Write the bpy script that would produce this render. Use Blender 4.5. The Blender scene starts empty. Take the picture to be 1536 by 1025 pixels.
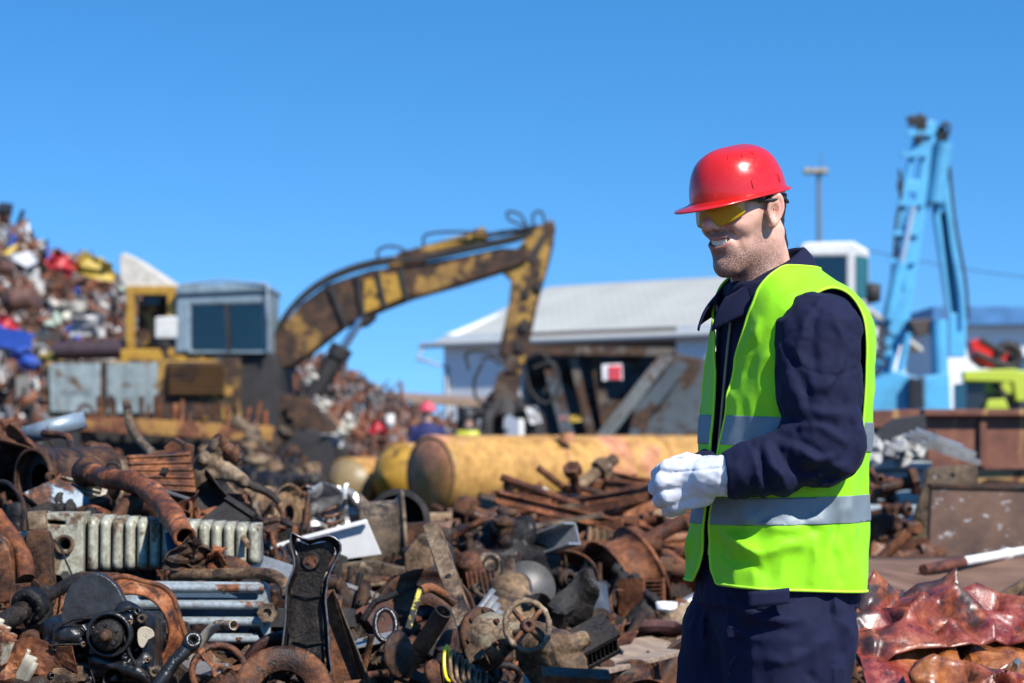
import bpy, bmesh, math, random
import numpy as np
from mathutils import Vector, Matrix, Euler

R = math.radians
scene = bpy.context.scene
COL = scene.collection
random.seed(7)

# ------------------------------------------------------------------ camera maths
FPX = 2987.0          # 70 mm on a 36 mm sensor, in pixels of a 1536 px wide frame
HCAM = 1.24           # camera height; the horizon sits at pixel row 655
PITCH = math.atan(143.0 / FPX)

def at(px, py, Y):
    u = (px - 768.0) / FPX; v = (512.5 - py) / FPX
    dy = math.cos(PITCH) - v * math.sin(PITCH)
    dz = math.sin(PITCH) + v * math.cos(PITCH)
    t = Y / dy
    return Vector((u * t, Y, HCAM + dz * t))

# ------------------------------------------------------------------ tagging
def tag(o, label=None, cat=None, group=None, kind=None):
    if label: o['label'] = label
    if cat: o['category'] = cat
    if group: o['group'] = group
    if kind: o['kind'] = kind
    return o

def thing(name, label, cat, loc=(0, 0, 0), rot=(0, 0, 0), group=None):
    o = bpy.data.objects.new(name, None); COL.objects.link(o)
    o.empty_display_size = 0.1
    o.location = loc; o.rotation_euler = rot
    o['label'] = label; o['category'] = cat
    if group: o['group'] = group
    return o

def copy_tree(o, parent=None):
    c = o.copy(); COL.objects.link(c); c.parent = parent
    for ch in list(o.children): copy_tree(ch, c)
    return c

# ------------------------------------------------------------------ mesh builder
def frame_z(d):
    d = Vector(d).normalized()
    a = Vector((0, 0, 1)) if abs(d.z) < 0.95 else Vector((1, 0, 0))
    x = a.cross(d).normalized(); y = d.cross(x)
    return x, y, d

class MB:
    def __init__(s): s.v = []; s.f = []; s.sm = []
    def add(s, vs, fs, smooth=False):
        n = len(s.v); s.v += [tuple(p) for p in vs]
        for f in fs: s.f.append(tuple(i + n for i in f)); s.sm.append(smooth)
        return s
    def box(s, c, size, rot=(0, 0, 0), M=None, taper=1.0, jit=0.0):
        m = M if M is not None else Euler(rot).to_matrix()
        hx, hy, hz = size[0] / 2, size[1] / 2, size[2] / 2
        vs = []
        for z in (-1, 1):
            k = taper if z > 0 else 1.0
            for x, y in ((-1, -1), (1, -1), (1, 1), (-1, 1)):
                p = Vector((x * hx * k, y * hy * k, z * hz))
                if jit: p += Vector((random.uniform(-jit, jit), random.uniform(-jit, jit), random.uniform(-jit, jit)))
                vs.append(Vector(c) + m @ p)
        return s.add(vs, [(3, 2, 1, 0), (4, 5, 6, 7), (0, 1, 5, 4), (1, 2, 6, 5), (2, 3, 7, 6), (3, 0, 4, 7)])
    def beam(s, p0, p1, w, h, up=(0, 0, 1)):
        p0 = Vector(p0); p1 = Vector(p1); d = (p1 - p0); L = d.length; d.normalize()
        up = Vector(up)
        if abs(d.dot(up)) > 0.98: up = Vector((0, 1, 0))
        x = d.cross(up).normalized(); z = x.cross(d)
        m = Matrix((x, d, z)).transposed()
        return s.box((p0 + p1) / 2, (w, L, h), M=m)
    def cyl(s, p0, p1, r0, r1=None, seg=16, caps=True, smooth=True):
        if r1 is None: r1 = r0
        p0 = Vector(p0); p1 = Vector(p1)
        x, y, d = frame_z(p1 - p0)
        vs = []
        for p, r in ((p0, r0), (p1, r1)):
            for i in range(seg):
                a = 2 * math.pi * i / seg
                vs.append(p + x * (r * math.cos(a)) + y * (r * math.sin(a)))
        s.add(vs, [(i, (i + 1) % seg, seg + (i + 1) % seg, seg + i) for i in range(seg)], smooth)
        if caps:
            s.add(vs[:seg], [tuple(range(seg - 1, -1, -1))]); s.add(vs[seg:], [tuple(range(seg))])
        return s
    def tube(s, path, r, seg=10, caps=True, closed=False, smooth=True):
        path = [Vector(p) for p in path]; n = len(path)
        rr = r if isinstance(r, (list, tuple)) else [r] * n
        vs = []; px = None
        for i, p in enumerate(path):
            if closed: d = path[(i + 1) % n] - path[i - 1]
            else: d = path[min(i + 1, n - 1)] - path[max(i - 1, 0)]
            d.normalize()
            if px is None: x, y, _ = frame_z(d)
            else:
                x = (px - d * px.dot(d))
                x = x.normalized() if x.length > 1e-6 else frame_z(d)[0]
                y = d.cross(x)
            px = x
            for k in range(seg):
                a = 2 * math.pi * k / seg
                vs.append(p + x * (rr[i] * math.cos(a)) + y * (rr[i] * math.sin(a)))
        fs = []
        for i in range(n if closed else n - 1):
            j = (i + 1) % n
            for k in range(seg):
                k2 = (k + 1) % seg
                fs.append((i * seg + k, i * seg + k2, j * seg + k2, j * seg + k))
        s.add(vs, fs, smooth)
        if caps and not closed:
            s.add(vs[:seg], [tuple(range(seg - 1, -1, -1))]); s.add(vs[-seg:], [tuple(range(seg))])
        return s
    def lathe(s, prof, c=(0, 0, 0), axis=(0, 0, 1), seg=24, smooth=True, closed=True, arc=2 * math.pi):
        """prof: list of (radius, height); closed loops the profile"""
        x, y, d = frame_z(axis); c = Vector(c); m = len(prof)
        full = abs(arc - 2 * math.pi) < 1e-6
        ns = seg if full else seg + 1
        vs = []
        for i in range(ns):
            a = arc * i / seg
            e = x * math.cos(a) + y * math.sin(a)
            for (r, h) in prof: vs.append(c + e * r + d * h)
        fs = []
        for i in range(seg):
            j = (i + 1) % ns
            for k in range(m if closed else m - 1):
                k2 = (k + 1) % m
                fs.append((i * m + k, j * m + k, j * m + k2, i * m + k2))
        return s.add(vs, fs, smooth)
    def prism(s, pts, thick, M=None, c=(0, 0, 0), holes=None):
        """outline in local x,z ; extruded along +y by thick. M rotates"""
        m = M if M is not None else Matrix.Identity(3); c = Vector(c)
        bm = bmesh.new()
        loops = [pts] + (holes or [])
        edges = []
        for lp in loops:
            vv = [bm.verts.new((p[0], 0, p[1])) for p in lp]
            for i in range(len(vv)): edges.append(bm.edges.new((vv[i], vv[(i + 1) % len(vv)])))
        bmesh.ops.triangle_fill(bm, use_beauty=True, use_dissolve=False, edges=edges, normal=(0, -1, 0))
        g = bmesh.ops.extrude_face_region(bm, geom=list(bm.faces))
        for e in g['geom']:
            if isinstance(e, bmesh.types.BMVert): e.co.y += thick
        bmesh.ops.recalc_face_normals(bm, faces=bm.faces)
        bm.verts.index_update()
        vs = [c + m @ v.co for v in bm.verts]; fs = [tuple(v.index for v in f.verts) for f in bm.faces]
        bm.free()
        return s.add(vs, fs)
    def torus(s, c, axis, Rr, r, seg=32, rs=8, a0=0, a1=2 * math.pi, sy=1.0):
        x, y, d = frame_z(axis); c = Vector(c)
        full = abs(a1 - a0 - 2 * math.pi) < 1e-6
        n = seg if full else seg + 1
        path = [c + x * (Rr * math.cos(a0 + (a1 - a0) * i / seg)) + y * (Rr * sy * math.sin(a0 + (a1 - a0) * i / seg)) for i in range(n)]
        return s.tube(path, r, rs, caps=not full, closed=full)
    def sheet(s, fn, nu, nv, thick=0.002, smooth=True):
        """fn(u,v)->Vector for u,v in 0..1 ; a closed thin sheet"""
        P = [[Vector(fn(i / nu, j / nv)) for j in range(nv + 1)] for i in range(nu + 1)]
        N = [[None] * (nv + 1) for _ in range(nu + 1)]
        for i in range(nu + 1):
            for j in range(nv + 1):
                a = P[min(i + 1, nu)][j] - P[max(i - 1, 0)][j]; b = P[i][min(j + 1, nv)] - P[i][max(j - 1, 0)]
                q = a.cross(b); N[i][j] = q.normalized() if q.length > 1e-12 else Vector((0, 0, 1))
        vs = []; W = nv + 1
        for sgn in (0.5, -0.5):
            for i in range(nu + 1):
                for j in range(nv + 1): vs.append(P[i][j] + N[i][j] * (thick * sgn))
        off = (nu + 1) * W; fs = []
        for i in range(nu):
            for j in range(nv):
                a, b, c_, d = i * W + j, (i + 1) * W + j, (i + 1) * W + j + 1, i * W + j + 1
                fs.append((a, b, c_, d)); fs.append((off + d, off + c_, off + b, off + a))
        rim = [(i, 0) for i in range(nu + 1)] + [(nu, j) for j in range(1, nv + 1)] + [(i, nv) for i in range(nu - 1, -1, -1)] + [(0, j) for j in range(nv - 1, 0, -1)]
        for k in range(len(rim)):
            a = rim[k][0] * W + rim[k][1]; b = rim[(k + 1) % len(rim)][0] * W + rim[(k + 1) % len(rim)][1]
            fs.append((b, a, off + a, off + b))
        return s.add(vs, fs, smooth)
    def build(s, name, mat, parent=None, bevel=0, seg=2, warp=0, auto=True):
        me = bpy.data.meshes.new(name)
        off = Vector((0, 0, 0))
        if parent is not None:
            p = parent
            while p is not None: off += p.location; p = p.parent
        me.from_pydata([tuple(Vector(v) - off) for v in s.v], [], s.f)
        me.polygons.foreach_set('use_smooth', s.sm)
        me.materials.append(mat)
        me.update()
        o = bpy.data.objects.new(name, me); COL.objects.link(o)
        if parent is not None: o.parent = parent
        if bevel:
            bm = bmesh.new(); bm.from_mesh(me)
            bmesh.ops.remove_doubles(bm, verts=bm.verts, dist=1e-5)
            ed = [e for e in bm.edges if len(e.link_faces) == 2 and e.calc_face_angle(0) > 0.6]
            bmesh.ops.bevel(bm, geom=ed, offset=bevel, segments=seg, affect='EDGES', profile=0.5, clamp_overlap=True)
            bm.to_mesh(me); bm.free()
        return o

def xf(mb, M, c=(0, 0, 0)):
    """rotate+translate everything in a builder"""
    c = Vector(c); mb.v = [tuple(M @ Vector(v) + c) for v in mb.v]; return mb

def arr_mesh(name, V, F, mat, parent=None, smooth=True, cols=None):
    me = bpy.data.meshes.new(name)
    V = np.asarray(V, float)
    if parent is not None:
        off = Vector((0, 0, 0)); p = parent
        while p is not None: off += p.location; p = p.parent
        V = V - np.array(off)
    me.from_pydata(V.tolist(), [], [tuple(int(i) for i in f) for f in F])
    me.polygons.foreach_set('use_smooth', [smooth] * len(me.polygons))
    if cols is not None:
        ca = me.color_attributes.new('Col', 'FLOAT_COLOR', 'POINT')
        c4 = np.ones((len(V), 4), np.float32); c4[:, :cols.shape[1]] = cols
        ca.data.foreach_set('color', c4.ravel())
    me.materials.append(mat); me.update()
    o = bpy.data.objects.new(name, me); COL.objects.link(o)
    if parent is not None: o.parent = parent
    return o

# ------------------------------------------------------------------ signed distance modelling
def smin(a, b, k):
    h = np.clip(0.5 + 0.5 * (b - a) / k, 0, 1); return b + (a - b) * h - k * h * (1 - h)
def smax(a, b, k): return -smin(-a, -b, k)
def s_cap(P, a, b, ra, rb=None):
    if rb is None: rb = ra
    a = np.array(a, np.float32); b = np.array(b, np.float32)
    d = b - a; L = float(d @ d) + 1e-12
    t = ((P[0] - a[0]) * d[0] + (P[1] - a[1]) * d[1] + (P[2] - a[2]) * d[2]) / L
    t = np.clip(t, 0, 1)
    q = np.sqrt((P[0] - a[0] - t * d[0]) ** 2 + (P[1] - a[1] - t * d[1]) ** 2 + (P[2] - a[2] - t * d[2]) ** 2)
    return q - (ra + (rb - ra) * t)
def s_ell(P, c, r):
    x, y, z = (P[0] - c[0]) / r[0], (P[1] - c[1]) / r[1], (P[2] - c[2]) / r[2]
    k0 = np.sqrt(x * x + y * y + z * z)
    k1 = np.sqrt((x / r[0]) ** 2 + (y / r[1]) ** 2 + (z / r[2]) ** 2) + 1e-9
    return k0 * (k0 - 1) / k1
def s_box(P, c, h, rr):
    q = [np.abs(P[i] - c[i]) - (h[i] - rr) for i in range(3)]
    o = np.sqrt(sum(np.maximum(a, 0) ** 2 for a in q))
    return o + np.minimum(np.maximum(np.maximum(q[0], q[1]), q[2]), 0) - rr
_rng = np.random.RandomState(3); _PERM = _rng.rand(32, 32, 32).astype(np.float32)
def vnoise(P, s):
    """vectorised value noise, -1..1"""
    q = [np.asarray(p, np.float32) / s for p in P]
    i = [np.floor(a).astype(np.int32) for a in q]
    f = [a - b for a, b in zip(q, i)]; f = [a * a * (3 - 2 * a) for a in f]
    r = 0
    for dx in (0, 1):
        for dy in (0, 1):
            for dz in (0, 1):
                w = (f[0] if dx else 1 - f[0]) * (f[1] if dy else 1 - f[1]) * (f[2] if dz else 1 - f[2])
                r = r + w * _PERM[(i[0] + dx) & 31, (i[1] + dy) & 31, (i[2] + dz) & 31]
    return r * 2 - 1
def nets(fn, lo, hi, h):
    """surface nets of fn(P)<0 in the box lo..hi with step h -> V,F(quads)"""
    lo = np.array(lo, np.float32); hi = np.array(hi, np.float32)
    n = np.ceil((hi - lo) / h).astype(int) + 1
    ax = [lo[i] + h * np.arange(n[i], dtype=np.float32) for i in range(3)]
    S = np.empty(tuple(n), np.float32)
    for i0 in range(0, n[0], 24):
        P = np.meshgrid(ax[0][i0:i0 + 24], ax[1], ax[2], indexing='ij')
        S[i0:i0 + 24] = fn(P)
    S[0] = S[-1] = np.maximum(S[0], 1e-3); S[:, 0] = np.maximum(S[:, 0], 1e-3); S[:, -1] = np.maximum(S[:, -1], 1e-3)
    S[:, :, 0] = np.maximum(S[:, :, 0], 1e-3); S[:, :, -1] = np.maximum(S[:, :, -1], 1e-3)
    S[0] = np.maximum(S[0], 1e-3); S[-1] = np.maximum(S[-1], 1e-3)
    I = S < 0
    cnt = np.zeros(tuple(n - 1), np.int8)
    cor = [(a, b, c) for a in (0, 1) for b in (0, 1) for c in (0, 1)]
    def sl(A, c): return A[c[0]:A.shape[0] - 1 + c[0], c[1]:A.shape[1] - 1 + c[1], c[2]:A.shape[2] - 1 + c[2]]
    for c in cor: cnt += sl(I, c)
    act = np.argwhere((cnt > 0) & (cnt < 8))
    idx = -np.ones(tuple(n - 1), np.int64); idx[act[:, 0], act[:, 1], act[:, 2]] = np.arange(len(act))
    acc = np.zeros((len(act), 3)); num = np.zeros(len(act))
    for c in cor:
        for a in range(3):
            if c[a] == 1: continue
            c2 = list(c); c2[a] = 1
            s0 = S[act[:, 0] + c[0], act[:, 1] + c[1], act[:, 2] + c[2]]
            s1 = S[act[:, 0] + c2[0], act[:, 1] + c2[1], act[:, 2] + c2[2]]
            m = (s0 < 0) != (s1 < 0)
            t = np.where(m, s0 / (s0 - s1 + 1e-20), 0)
            p = np.array(c, float)[None, :] + np.zeros((len(act), 3)); p[:, a] += t
            acc[m] += p[m]; num[m] += 1
    V = lo + (act + acc / num[:, None]) * h
    F = []
    for a in range(3):
        b, c = (a + 1) % 3, (a + 2) % 3
        A0 = [slice(None)] * 3; A1 = [slice(None)] * 3
        A0[a] = slice(0, -1); A1[a] = slice(1, None)
        ch = I[tuple(A0)] != I[tuple(A1)]
        e = np.argwhere(ch)
        e = e[(e[:, b] > 0) & (e[:, c] > 0) & (e[:, b] < n[b] - 1) & (e[:, c] < n[c] - 1)]
        def g(db, dc):
            q = e.copy(); q[:, b] -= db; q[:, c] -= dc
            return idx[q[:, 0], q[:, 1], q[:, 2]]
        quad = np.stack([g(1, 1), g(0, 1), g(0, 0), g(1, 0)], 1)
        ins = I[e[:, 0], e[:, 1], e[:, 2]]
        quad[~ins] = quad[~ins][:, ::-1]
        F.append(quad)
    return V, np.concatenate(F)
def clip(V, F, s, *attrs):
    """keep the part of the mesh where the per-vertex value s < 0 ; returns V, tris"""
    V = [tuple(v) for v in V]; out = []; cache = {}
    s = np.asarray(s, float)
    if len(F) and len(F[0]) == 4:
        F = np.asarray(F); F = np.concatenate([F[:, [0, 1, 2]], F[:, [0, 2, 3]]])
    ins = s[F] < 0; k = ins.sum(1)
    out += [tuple(f) for f in F[k == 3]]
    def cut(i, j):
        key = (i, j) if i < j else (j, i)
        if key not in cache:
            t = s[i] / (s[i] - s[j]); cache[key] = len(V)
            V.append(tuple(np.array(V[i]) * (1 - t) + np.array(V[j]) * t))
        return cache[key]
    for f in F[(k == 1) | (k == 2)]:
        poly = []
        for q in range(3):
            i, j = int(f[q]), int(f[(q + 1) % 3])
            if s[i] < 0: poly.append(i)
            if (s[i] < 0) != (s[j] < 0): poly.append(cut(i, j))
        for q in range(1, len(poly) - 1): out.append((poly[0], poly[q], poly[q + 1]))
    F2 = np.array(out, np.int64); used = np.unique(F2); mp = -np.ones(len(V), np.int64); mp[used] = np.arange(len(used))
    return np.array(V)[used], mp[F2]
def vnormals(V, F):
    N = np.zeros_like(V); F = np.asarray(F)
    if F.shape[1] == 4: n = np.cross(V[F[:, 2]] - V[F[:, 0]], V[F[:, 3]] - V[F[:, 1]])
    else: n = np.cross(V[F[:, 1]] - V[F[:, 0]], V[F[:, 2]] - V[F[:, 0]])
    for i in range(F.shape[1]): np.add.at(N, F[:, i], n)
    return N / (np.linalg.norm(N, axis=1, keepdims=True) + 1e-12)
def shell(V, F, t, lift=0.0):
    """give an open triangle surface thickness t (inward)"""
    N = vnormals(V, F); n = len(V); A = V + N * lift; B = V + N * (lift - t)
    F = np.asarray(F); fs = [tuple(f) for f in F] + [tuple(f[::-1] + n) for f in F]
    e = {}
    for f in F:
        for q in range(3):
            a, b = int(f[q]), int(f[(q + 1) % 3])
            if (b, a) in e: del e[(b, a)]
            else: e[(a, b)] = 1
    for (a, b) in e: fs.append((b, a, a + n, b + n))
    return np.concatenate([A, B]), fs
def seg_dist(X, Z, pts, closed=False):
    d = None; n = len(pts)
    for i in range(n if closed else n - 1):
        a = pts[i]; b = pts[(i + 1) % n]
        dx, dz = b[0] - a[0], b[1] - a[1]; L = dx * dx + dz * dz + 1e-12
        t = np.clip(((X - a[0]) * dx + (Z - a[1]) * dz) / L, 0, 1)
        q = np.sqrt((X - a[0] - t * dx) ** 2 + (Z - a[1] - t * dz) ** 2)
        d = q if d is None else np.minimum(d, q)
    return d
def poly_sd(X, Z, pts):
    """signed distance to polygon, negative inside"""
    d = seg_dist(X, Z, pts, True); ins = np.zeros(np.shape(X), bool); n = len(pts)
    for i in range(n):
        a = pts[i]; b = pts[(i + 1) % n]
        c = ((a[1] > Z) != (b[1] > Z)) & (X < (b[0] - a[0]) * (Z - a[1]) / ((b[1] - a[1]) or 1e-9) + a[0])
        ins ^= c
    return np.where(ins, -d, d)
def smooth_poly(pts, k=8):
    """closed Catmull-Rom"""
    out = []; n = len(pts)
    for i in range(n):
        p = [pts[(i + j - 1) % n] for j in range(4)]
        for q in range(k):
            t = q / k
            out.append(tuple(0.5 * ((2 * p[1][c]) + (-p[0][c] + p[2][c]) * t + (2 * p[0][c] - 5 * p[1][c] + 4 * p[2][c] - p[3][c]) * t * t + (-p[0][c] + 3 * p[1][c] - 3 * p[2][c] + p[3][c]) * t ** 3) for c in range(len(p[0]))))
    return out
def spline(pts, k=6):
    """open Catmull-Rom through points (any dimension)"""
    P = [tuple(2 * a - b for a, b in zip(pts[0], pts[1]))] + [tuple(p) for p in pts] + [tuple(2 * a - b for a, b in zip(pts[-1], pts[-2]))]
    out = []
    for i in range(1, len(P) - 2):
        p = P[i - 1:i + 3]
        for q in range(k):
            t = q / k
            out.append(tuple(0.5 * ((2 * p[1][c]) + (-p[0][c] + p[2][c]) * t + (2 * p[0][c] - 5 * p[1][c] + 4 * p[2][c] - p[3][c]) * t * t + (-p[0][c] + 3 * p[1][c] - 3 * p[2][c] + p[3][c]) * t ** 3) for c in range(len(p[0]))))
    out.append(tuple(P[-2])); return out

# ------------------------------------------------------------------ materials
MATS = {}
class NT:
    def __init__(s, name):
        s.m = bpy.data.materials.new(name); s.m.use_nodes = True; s.t = s.m.node_tree; s.t.nodes.clear()
        s.out = s.n('ShaderNodeOutputMaterial'); s.b = s.n('ShaderNodeBsdfPrincipled')
        s.l(s.b.outputs[0], s.out.inputs[0]); s.co = None
    def n(s, t, **kw):
        q = s.t.nodes.new(t)
        for k, v in kw.items():
            if hasattr(q, k): setattr(q, k, v)
            else: q.inputs[k.replace('_', ' ')].default_value = v
        return q
    def l(s, a, b): s.t.links.new(a, b)
    def coord(s, rnd=True):
        if s.co is None:
            tc = s.n('ShaderNodeTexCoord')
            if rnd:
                oi = s.n('ShaderNodeObjectInfo'); mp = s.n('ShaderNodeVectorMath', operation='MULTIPLY_ADD')
                s.l(oi.outputs['Random'], mp.inputs[0]); mp.inputs[1].default_value = (37, 53, 71); s.l(tc.outputs['Object'], mp.inputs[2])
                s.co = mp.outputs[0]; s.oi = oi
            else: s.co = tc.outputs['Object']
        return s.co
    def noise(s, scale, detail=5, rough=0.6, vec=None, stretch=None, dist=0):
        q = s.n('ShaderNodeTexNoise'); q.inputs['Scale'].default_value = scale; q.inputs['Detail'].default_value = detail
        q.inputs['Roughness'].default_value = rough; q.inputs['Distortion'].default_value = dist
        v = vec or s.coord()
        if stretch:
            mp = s.n('ShaderNodeMapping'); mp.inputs['Scale'].default_value = stretch; s.l(v, mp.inputs[0]); v = mp.outputs[0]
        s.l(v, q.inputs['Vector']); return q.outputs['Fac']
    def ramp(s, fac, stops, interp='LINEAR'):
        q = s.n('ShaderNodeValToRGB'); s.l(fac, q.inputs[0]); e = q.color_ramp.elements; q.color_ramp.interpolation = interp
        while len(e) > 1: e.remove(e[-1])
        e[0].position = stops[0][0]; e[0].color = c4(stops[0][1])
        for p, c in stops[1:]:
            k = e.new(p); k.color = c4(c)
        return q.outputs[0]
    def mix(s, fac, a, b, mode='MIX'):
        q = s.n('ShaderNodeMix', data_type='RGBA', blend_type=mode)
        for v, i in ((fac, 0), (a, 6), (b, 7)):
            if isinstance(v, bpy.types.NodeSocket): s.l(v, q.inputs[i])
            elif i == 0: q.inputs[0].default_value = v
            else: q.inputs[i].default_value = c4(v)
        return q.outputs[2]
    def math(s, op, a, b=0.5):
        q = s.n('ShaderNodeMath', operation=op)
        for v, i in ((a, 0), (b, 1)):
            if isinstance(v, bpy.types.NodeSocket): s.l(v, q.inputs[i])
            else: q.inputs[i].default_value = v
        return q.outputs[0]
    def bump(s, h, strength=0.3, dist=0.01, prev=None):
        q = s.n('ShaderNodeBump'); q.inputs['Strength'].default_value = strength; q.inputs['Distance'].default_value = dist
        s.l(h, q.inputs['Height'])
        if prev: s.l(prev, q.inputs['Normal'])
        return q.outputs[0]
    def set(s, **kw):
        for k, v in kw.items():
            i = s.b.inputs[k.replace('_', ' ')]
            if isinstance(v, bpy.types.NodeSocket): s.l(v, i)
            elif isinstance(v, (tuple, list)) and len(v) == 3 and i.type == 'RGBA': i.default_value = c4(v)
            else: i.default_value = v
        return s
def c4(c):
    if isinstance(c, (int, float)): return (c, c, c, 1)
    return tuple(c) + (1,) if len(c) == 3 else tuple(c)

RUSTS = dict(
    salmon=[(0.30, 0.12, 0.06), (0.48, 0.20, 0.10), (0.56, 0.28, 0.15), (0.6, 0.36, 0.22)],
    dark=[(0.012, 0.008, 0.006), (0.045, 0.024, 0.014), (0.10, 0.045, 0.02), (0.16, 0.09, 0.055)],
    mid=[(0.018, 0.009, 0.007), (0.075, 0.03, 0.016), (0.20, 0.08, 0.034), (0.34, 0.19, 0.11)],
    orange=[(0.035, 0.014, 0.009), (0.13, 0.045, 0.02), (0.30, 0.11, 0.042), (0.46, 0.25, 0.14)],
    black=[(0.006, 0.006, 0.007), (0.016, 0.015, 0.015), (0.035, 0.03, 0.027), (0.09, 0.075, 0.06)],
    tan=[(0.035, 0.022, 0.014), (0.13, 0.085, 0.05), (0.26, 0.18, 0.11), (0.42, 0.34, 0.25)],
    oxide=[(0.03, 0.011, 0.009), (0.11, 0.036, 0.024), (0.19, 0.072, 0.048), (0.30, 0.17, 0.12)],
)
def rust(kind='mid', scale=9.0, metal=0.08, rough=0.72, grime=0.85):
    key = ('rust', kind, scale, metal, rough, grime)
    if key in MATS: return MATS[key]
    t = NT('rust_' + kind); c = RUSTS[kind]
    n1 = t.noise(scale, 8, 0.68); n2 = t.noise(scale * 5.5, 6, 0.7); n3 = t.noise(scale * 0.35, 3, 0.5)
    base = t.ramp(n1, [(0.30, c[0]), (0.44, c[1]), (0.58, c[2]), (0.72, c[3])])
    dk = t.ramp(n2, [(0.36, 0.35), (0.6, 1.15)])
    col = t.mix(0.8, base, dk, 'MULTIPLY')
    tone = t.ramp(t.oi.outputs['Random'], [(0, (0.7, 0.72, 0.75)), (0.5, (1, 1, 1)), (1, (1.3, 1.15, 1.0))])
    col = t.mix(1.0, col, tone, 'MULTIPLY')
    big = t.ramp(n3, [(0.35, 0.6), (0.65, 1.2)]); col = t.mix(1.0, col, big, 'MULTIPLY')
    n4 = t.noise(scale * 0.9, 7, 0.72, dist=0.8); n5 = t.noise(scale * 14, 4, 0.7)
    grease = t.ramp(n4, [(0.50, 0), (0.60, 1)]); col = t.mix(t.math('MULTIPLY', grease, grime), col, (0.012, 0.009, 0.008))
    chip = t.ramp(n5, [(0.66, 0), (0.72, 1)]); col = t.mix(t.math('MULTIPLY', chip, 0.55), col, t.mix(0.5, base, (0.42, 0.36, 0.30)))
    rr = t.mix(grease, t.ramp(n2, [(0.3, rough - 0.25), (0.6, rough + 0.15)]), 0.36)
    nb = t.bump(n5, 0.35, 0.0015); nb = t.bump(n2, 0.6, 0.005, nb); nb = t.bump(n1, 0.45, 0.012, nb)
    t.set(Base_Color=col, Metallic=metal, Roughness=rr, Normal=nb, Specular_IOR_Level=0.35)
    MATS[key] = t.m; return t.m
def paint(name, col, worn=0.35, rustc='mid', rough=0.45, scale=6.0, metal=0.0, streak=False, dirt=0.5, gloss=0.0):
    """old paint with rust breaking through and dirt film"""
    key = ('paint', name, worn, rustc, rough, scale)
    if key in MATS: return MATS[key]
    t = NT(name); c = RUSTS[rustc]
    n1 = t.noise(scale, 9, 0.66, dist=0.4); n2 = t.noise(scale * 6, 6, 0.7); n3 = t.noise(scale * 0.45, 4, 0.6)
    st = t.noise(scale * 1.2, 5, 0.6, stretch=(6, 6, 0.5)) if streak else n3
    rc = t.ramp(n2, [(0.35, c[0]), (0.5, c[1]), (0.65, c[2])])
    v = 0.72 - worn * 0.45
    mask = t.ramp(n1, [(v - 0.015, 0), (v + 0.03, 1)])
    dark = tuple(x * 0.55 + 0.01 for x in col)
    pc = t.ramp(st, [(0.3, tuple(x * 1.0 for x in col)), (0.5, tuple(x * 0.85 for x in col)), (0.7, dark)])
    pc = t.mix(dirt, pc, t.ramp(n2, [(0.35, (0.55, 0.48, 0.4)), (0.6, (1.05, 1.05, 1.05))]), 'MULTIPLY')
    colr = t.mix(mask, pc, rc)
    rg = t.ramp(mask, [(0, rough), (1, 0.85)])
    nb = t.bump(mask, 0.35, 0.002); nb = t.bump(n2, 0.15, 0.003, nb)
    t.set(Base_Color=colr, Roughness=rg, Metallic=metal, Normal=nb)
    if gloss: t.set(Coat_Weight=gloss, Coat_Roughness=0.1)
    MATS[key] = t.m; return t.m
def plain(name, col, rough=0.5, metal=0.0, var=0.25, bump=0.1, scale=20, **kw):
    key = ('plain', name)
    if key in MATS: return MATS[key]
    t = NT(name); n1 = t.noise(scale, 6, 0.6)
    cc = t.ramp(n1, [(0.3, tuple(x * (1 - var) for x in col)), (0.7, tuple(min(1, x * (1 + var)) for x in col))])
    t.set(Base_Color=cc, Roughness=rough, Metallic=metal, **kw)
    if bump: t.set(Normal=t.bump(n1, bump, 0.01))
    MATS[key] = t.m; return t.m
# ================================================================== world, sun, camera
SUN = Vector((0.44, -0.575, 0.69)).normalized()
sun_el = math.asin(SUN.z); sun_az = math.atan2(SUN.x, SUN.y)
w = bpy.data.worlds.new("World"); scene.world = w; w.use_nodes = True
wt = w.node_tree; wt.nodes.clear()
wo = wt.nodes.new('ShaderNodeOutputWorld'); bg = wt.nodes.new('ShaderNodeBackground')
sky = wt.nodes.new('ShaderNodeTexSky'); sky.sky_type = 'NISHITA'; sky.sun_disc = False
sky.sun_elevation = sun_el; sky.sun_rotation = sun_az
sky.air_density = 1.2; sky.dust_density = 0.0; sky.ozone_density = 4.0; sky.altitude = 300
hs = wt.nodes.new('ShaderNodeHueSaturation'); hs.inputs['Saturation'].default_value = 1.31
tcw = wt.nodes.new('ShaderNodeTexCoord'); mpw = wt.nodes.new('ShaderNodeMapping')
mpw.inputs['Scale'].default_value = (1, 1, 1.25); mpw.inputs['Location'].default_value = (0, 0, 0.195)
wt.links.new(tcw.outputs['Generated'], mpw.inputs[0]); wt.links.new(mpw.outputs[0], sky.inputs[0])
wt.links.new(sky.outputs[0], hs.inputs['Color']); wt.links.new(hs.outputs[0], bg.inputs[0])
bg.inputs[1].default_value = 0.148
wt.links.new(bg.outputs[0], wo.inputs[0])
sl = bpy.data.lights.new('sun', 'SUN'); sl.energy = 5.0; sl.angle = R(0.53); sl.color = (1.0, 0.955, 0.89)
so = bpy.data.objects.new('sun', sl); COL.objects.link(so)
so.rotation_euler = SUN.to_track_quat('Z', 'Y').to_euler(); so.location = (6, -20, 25)

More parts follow.
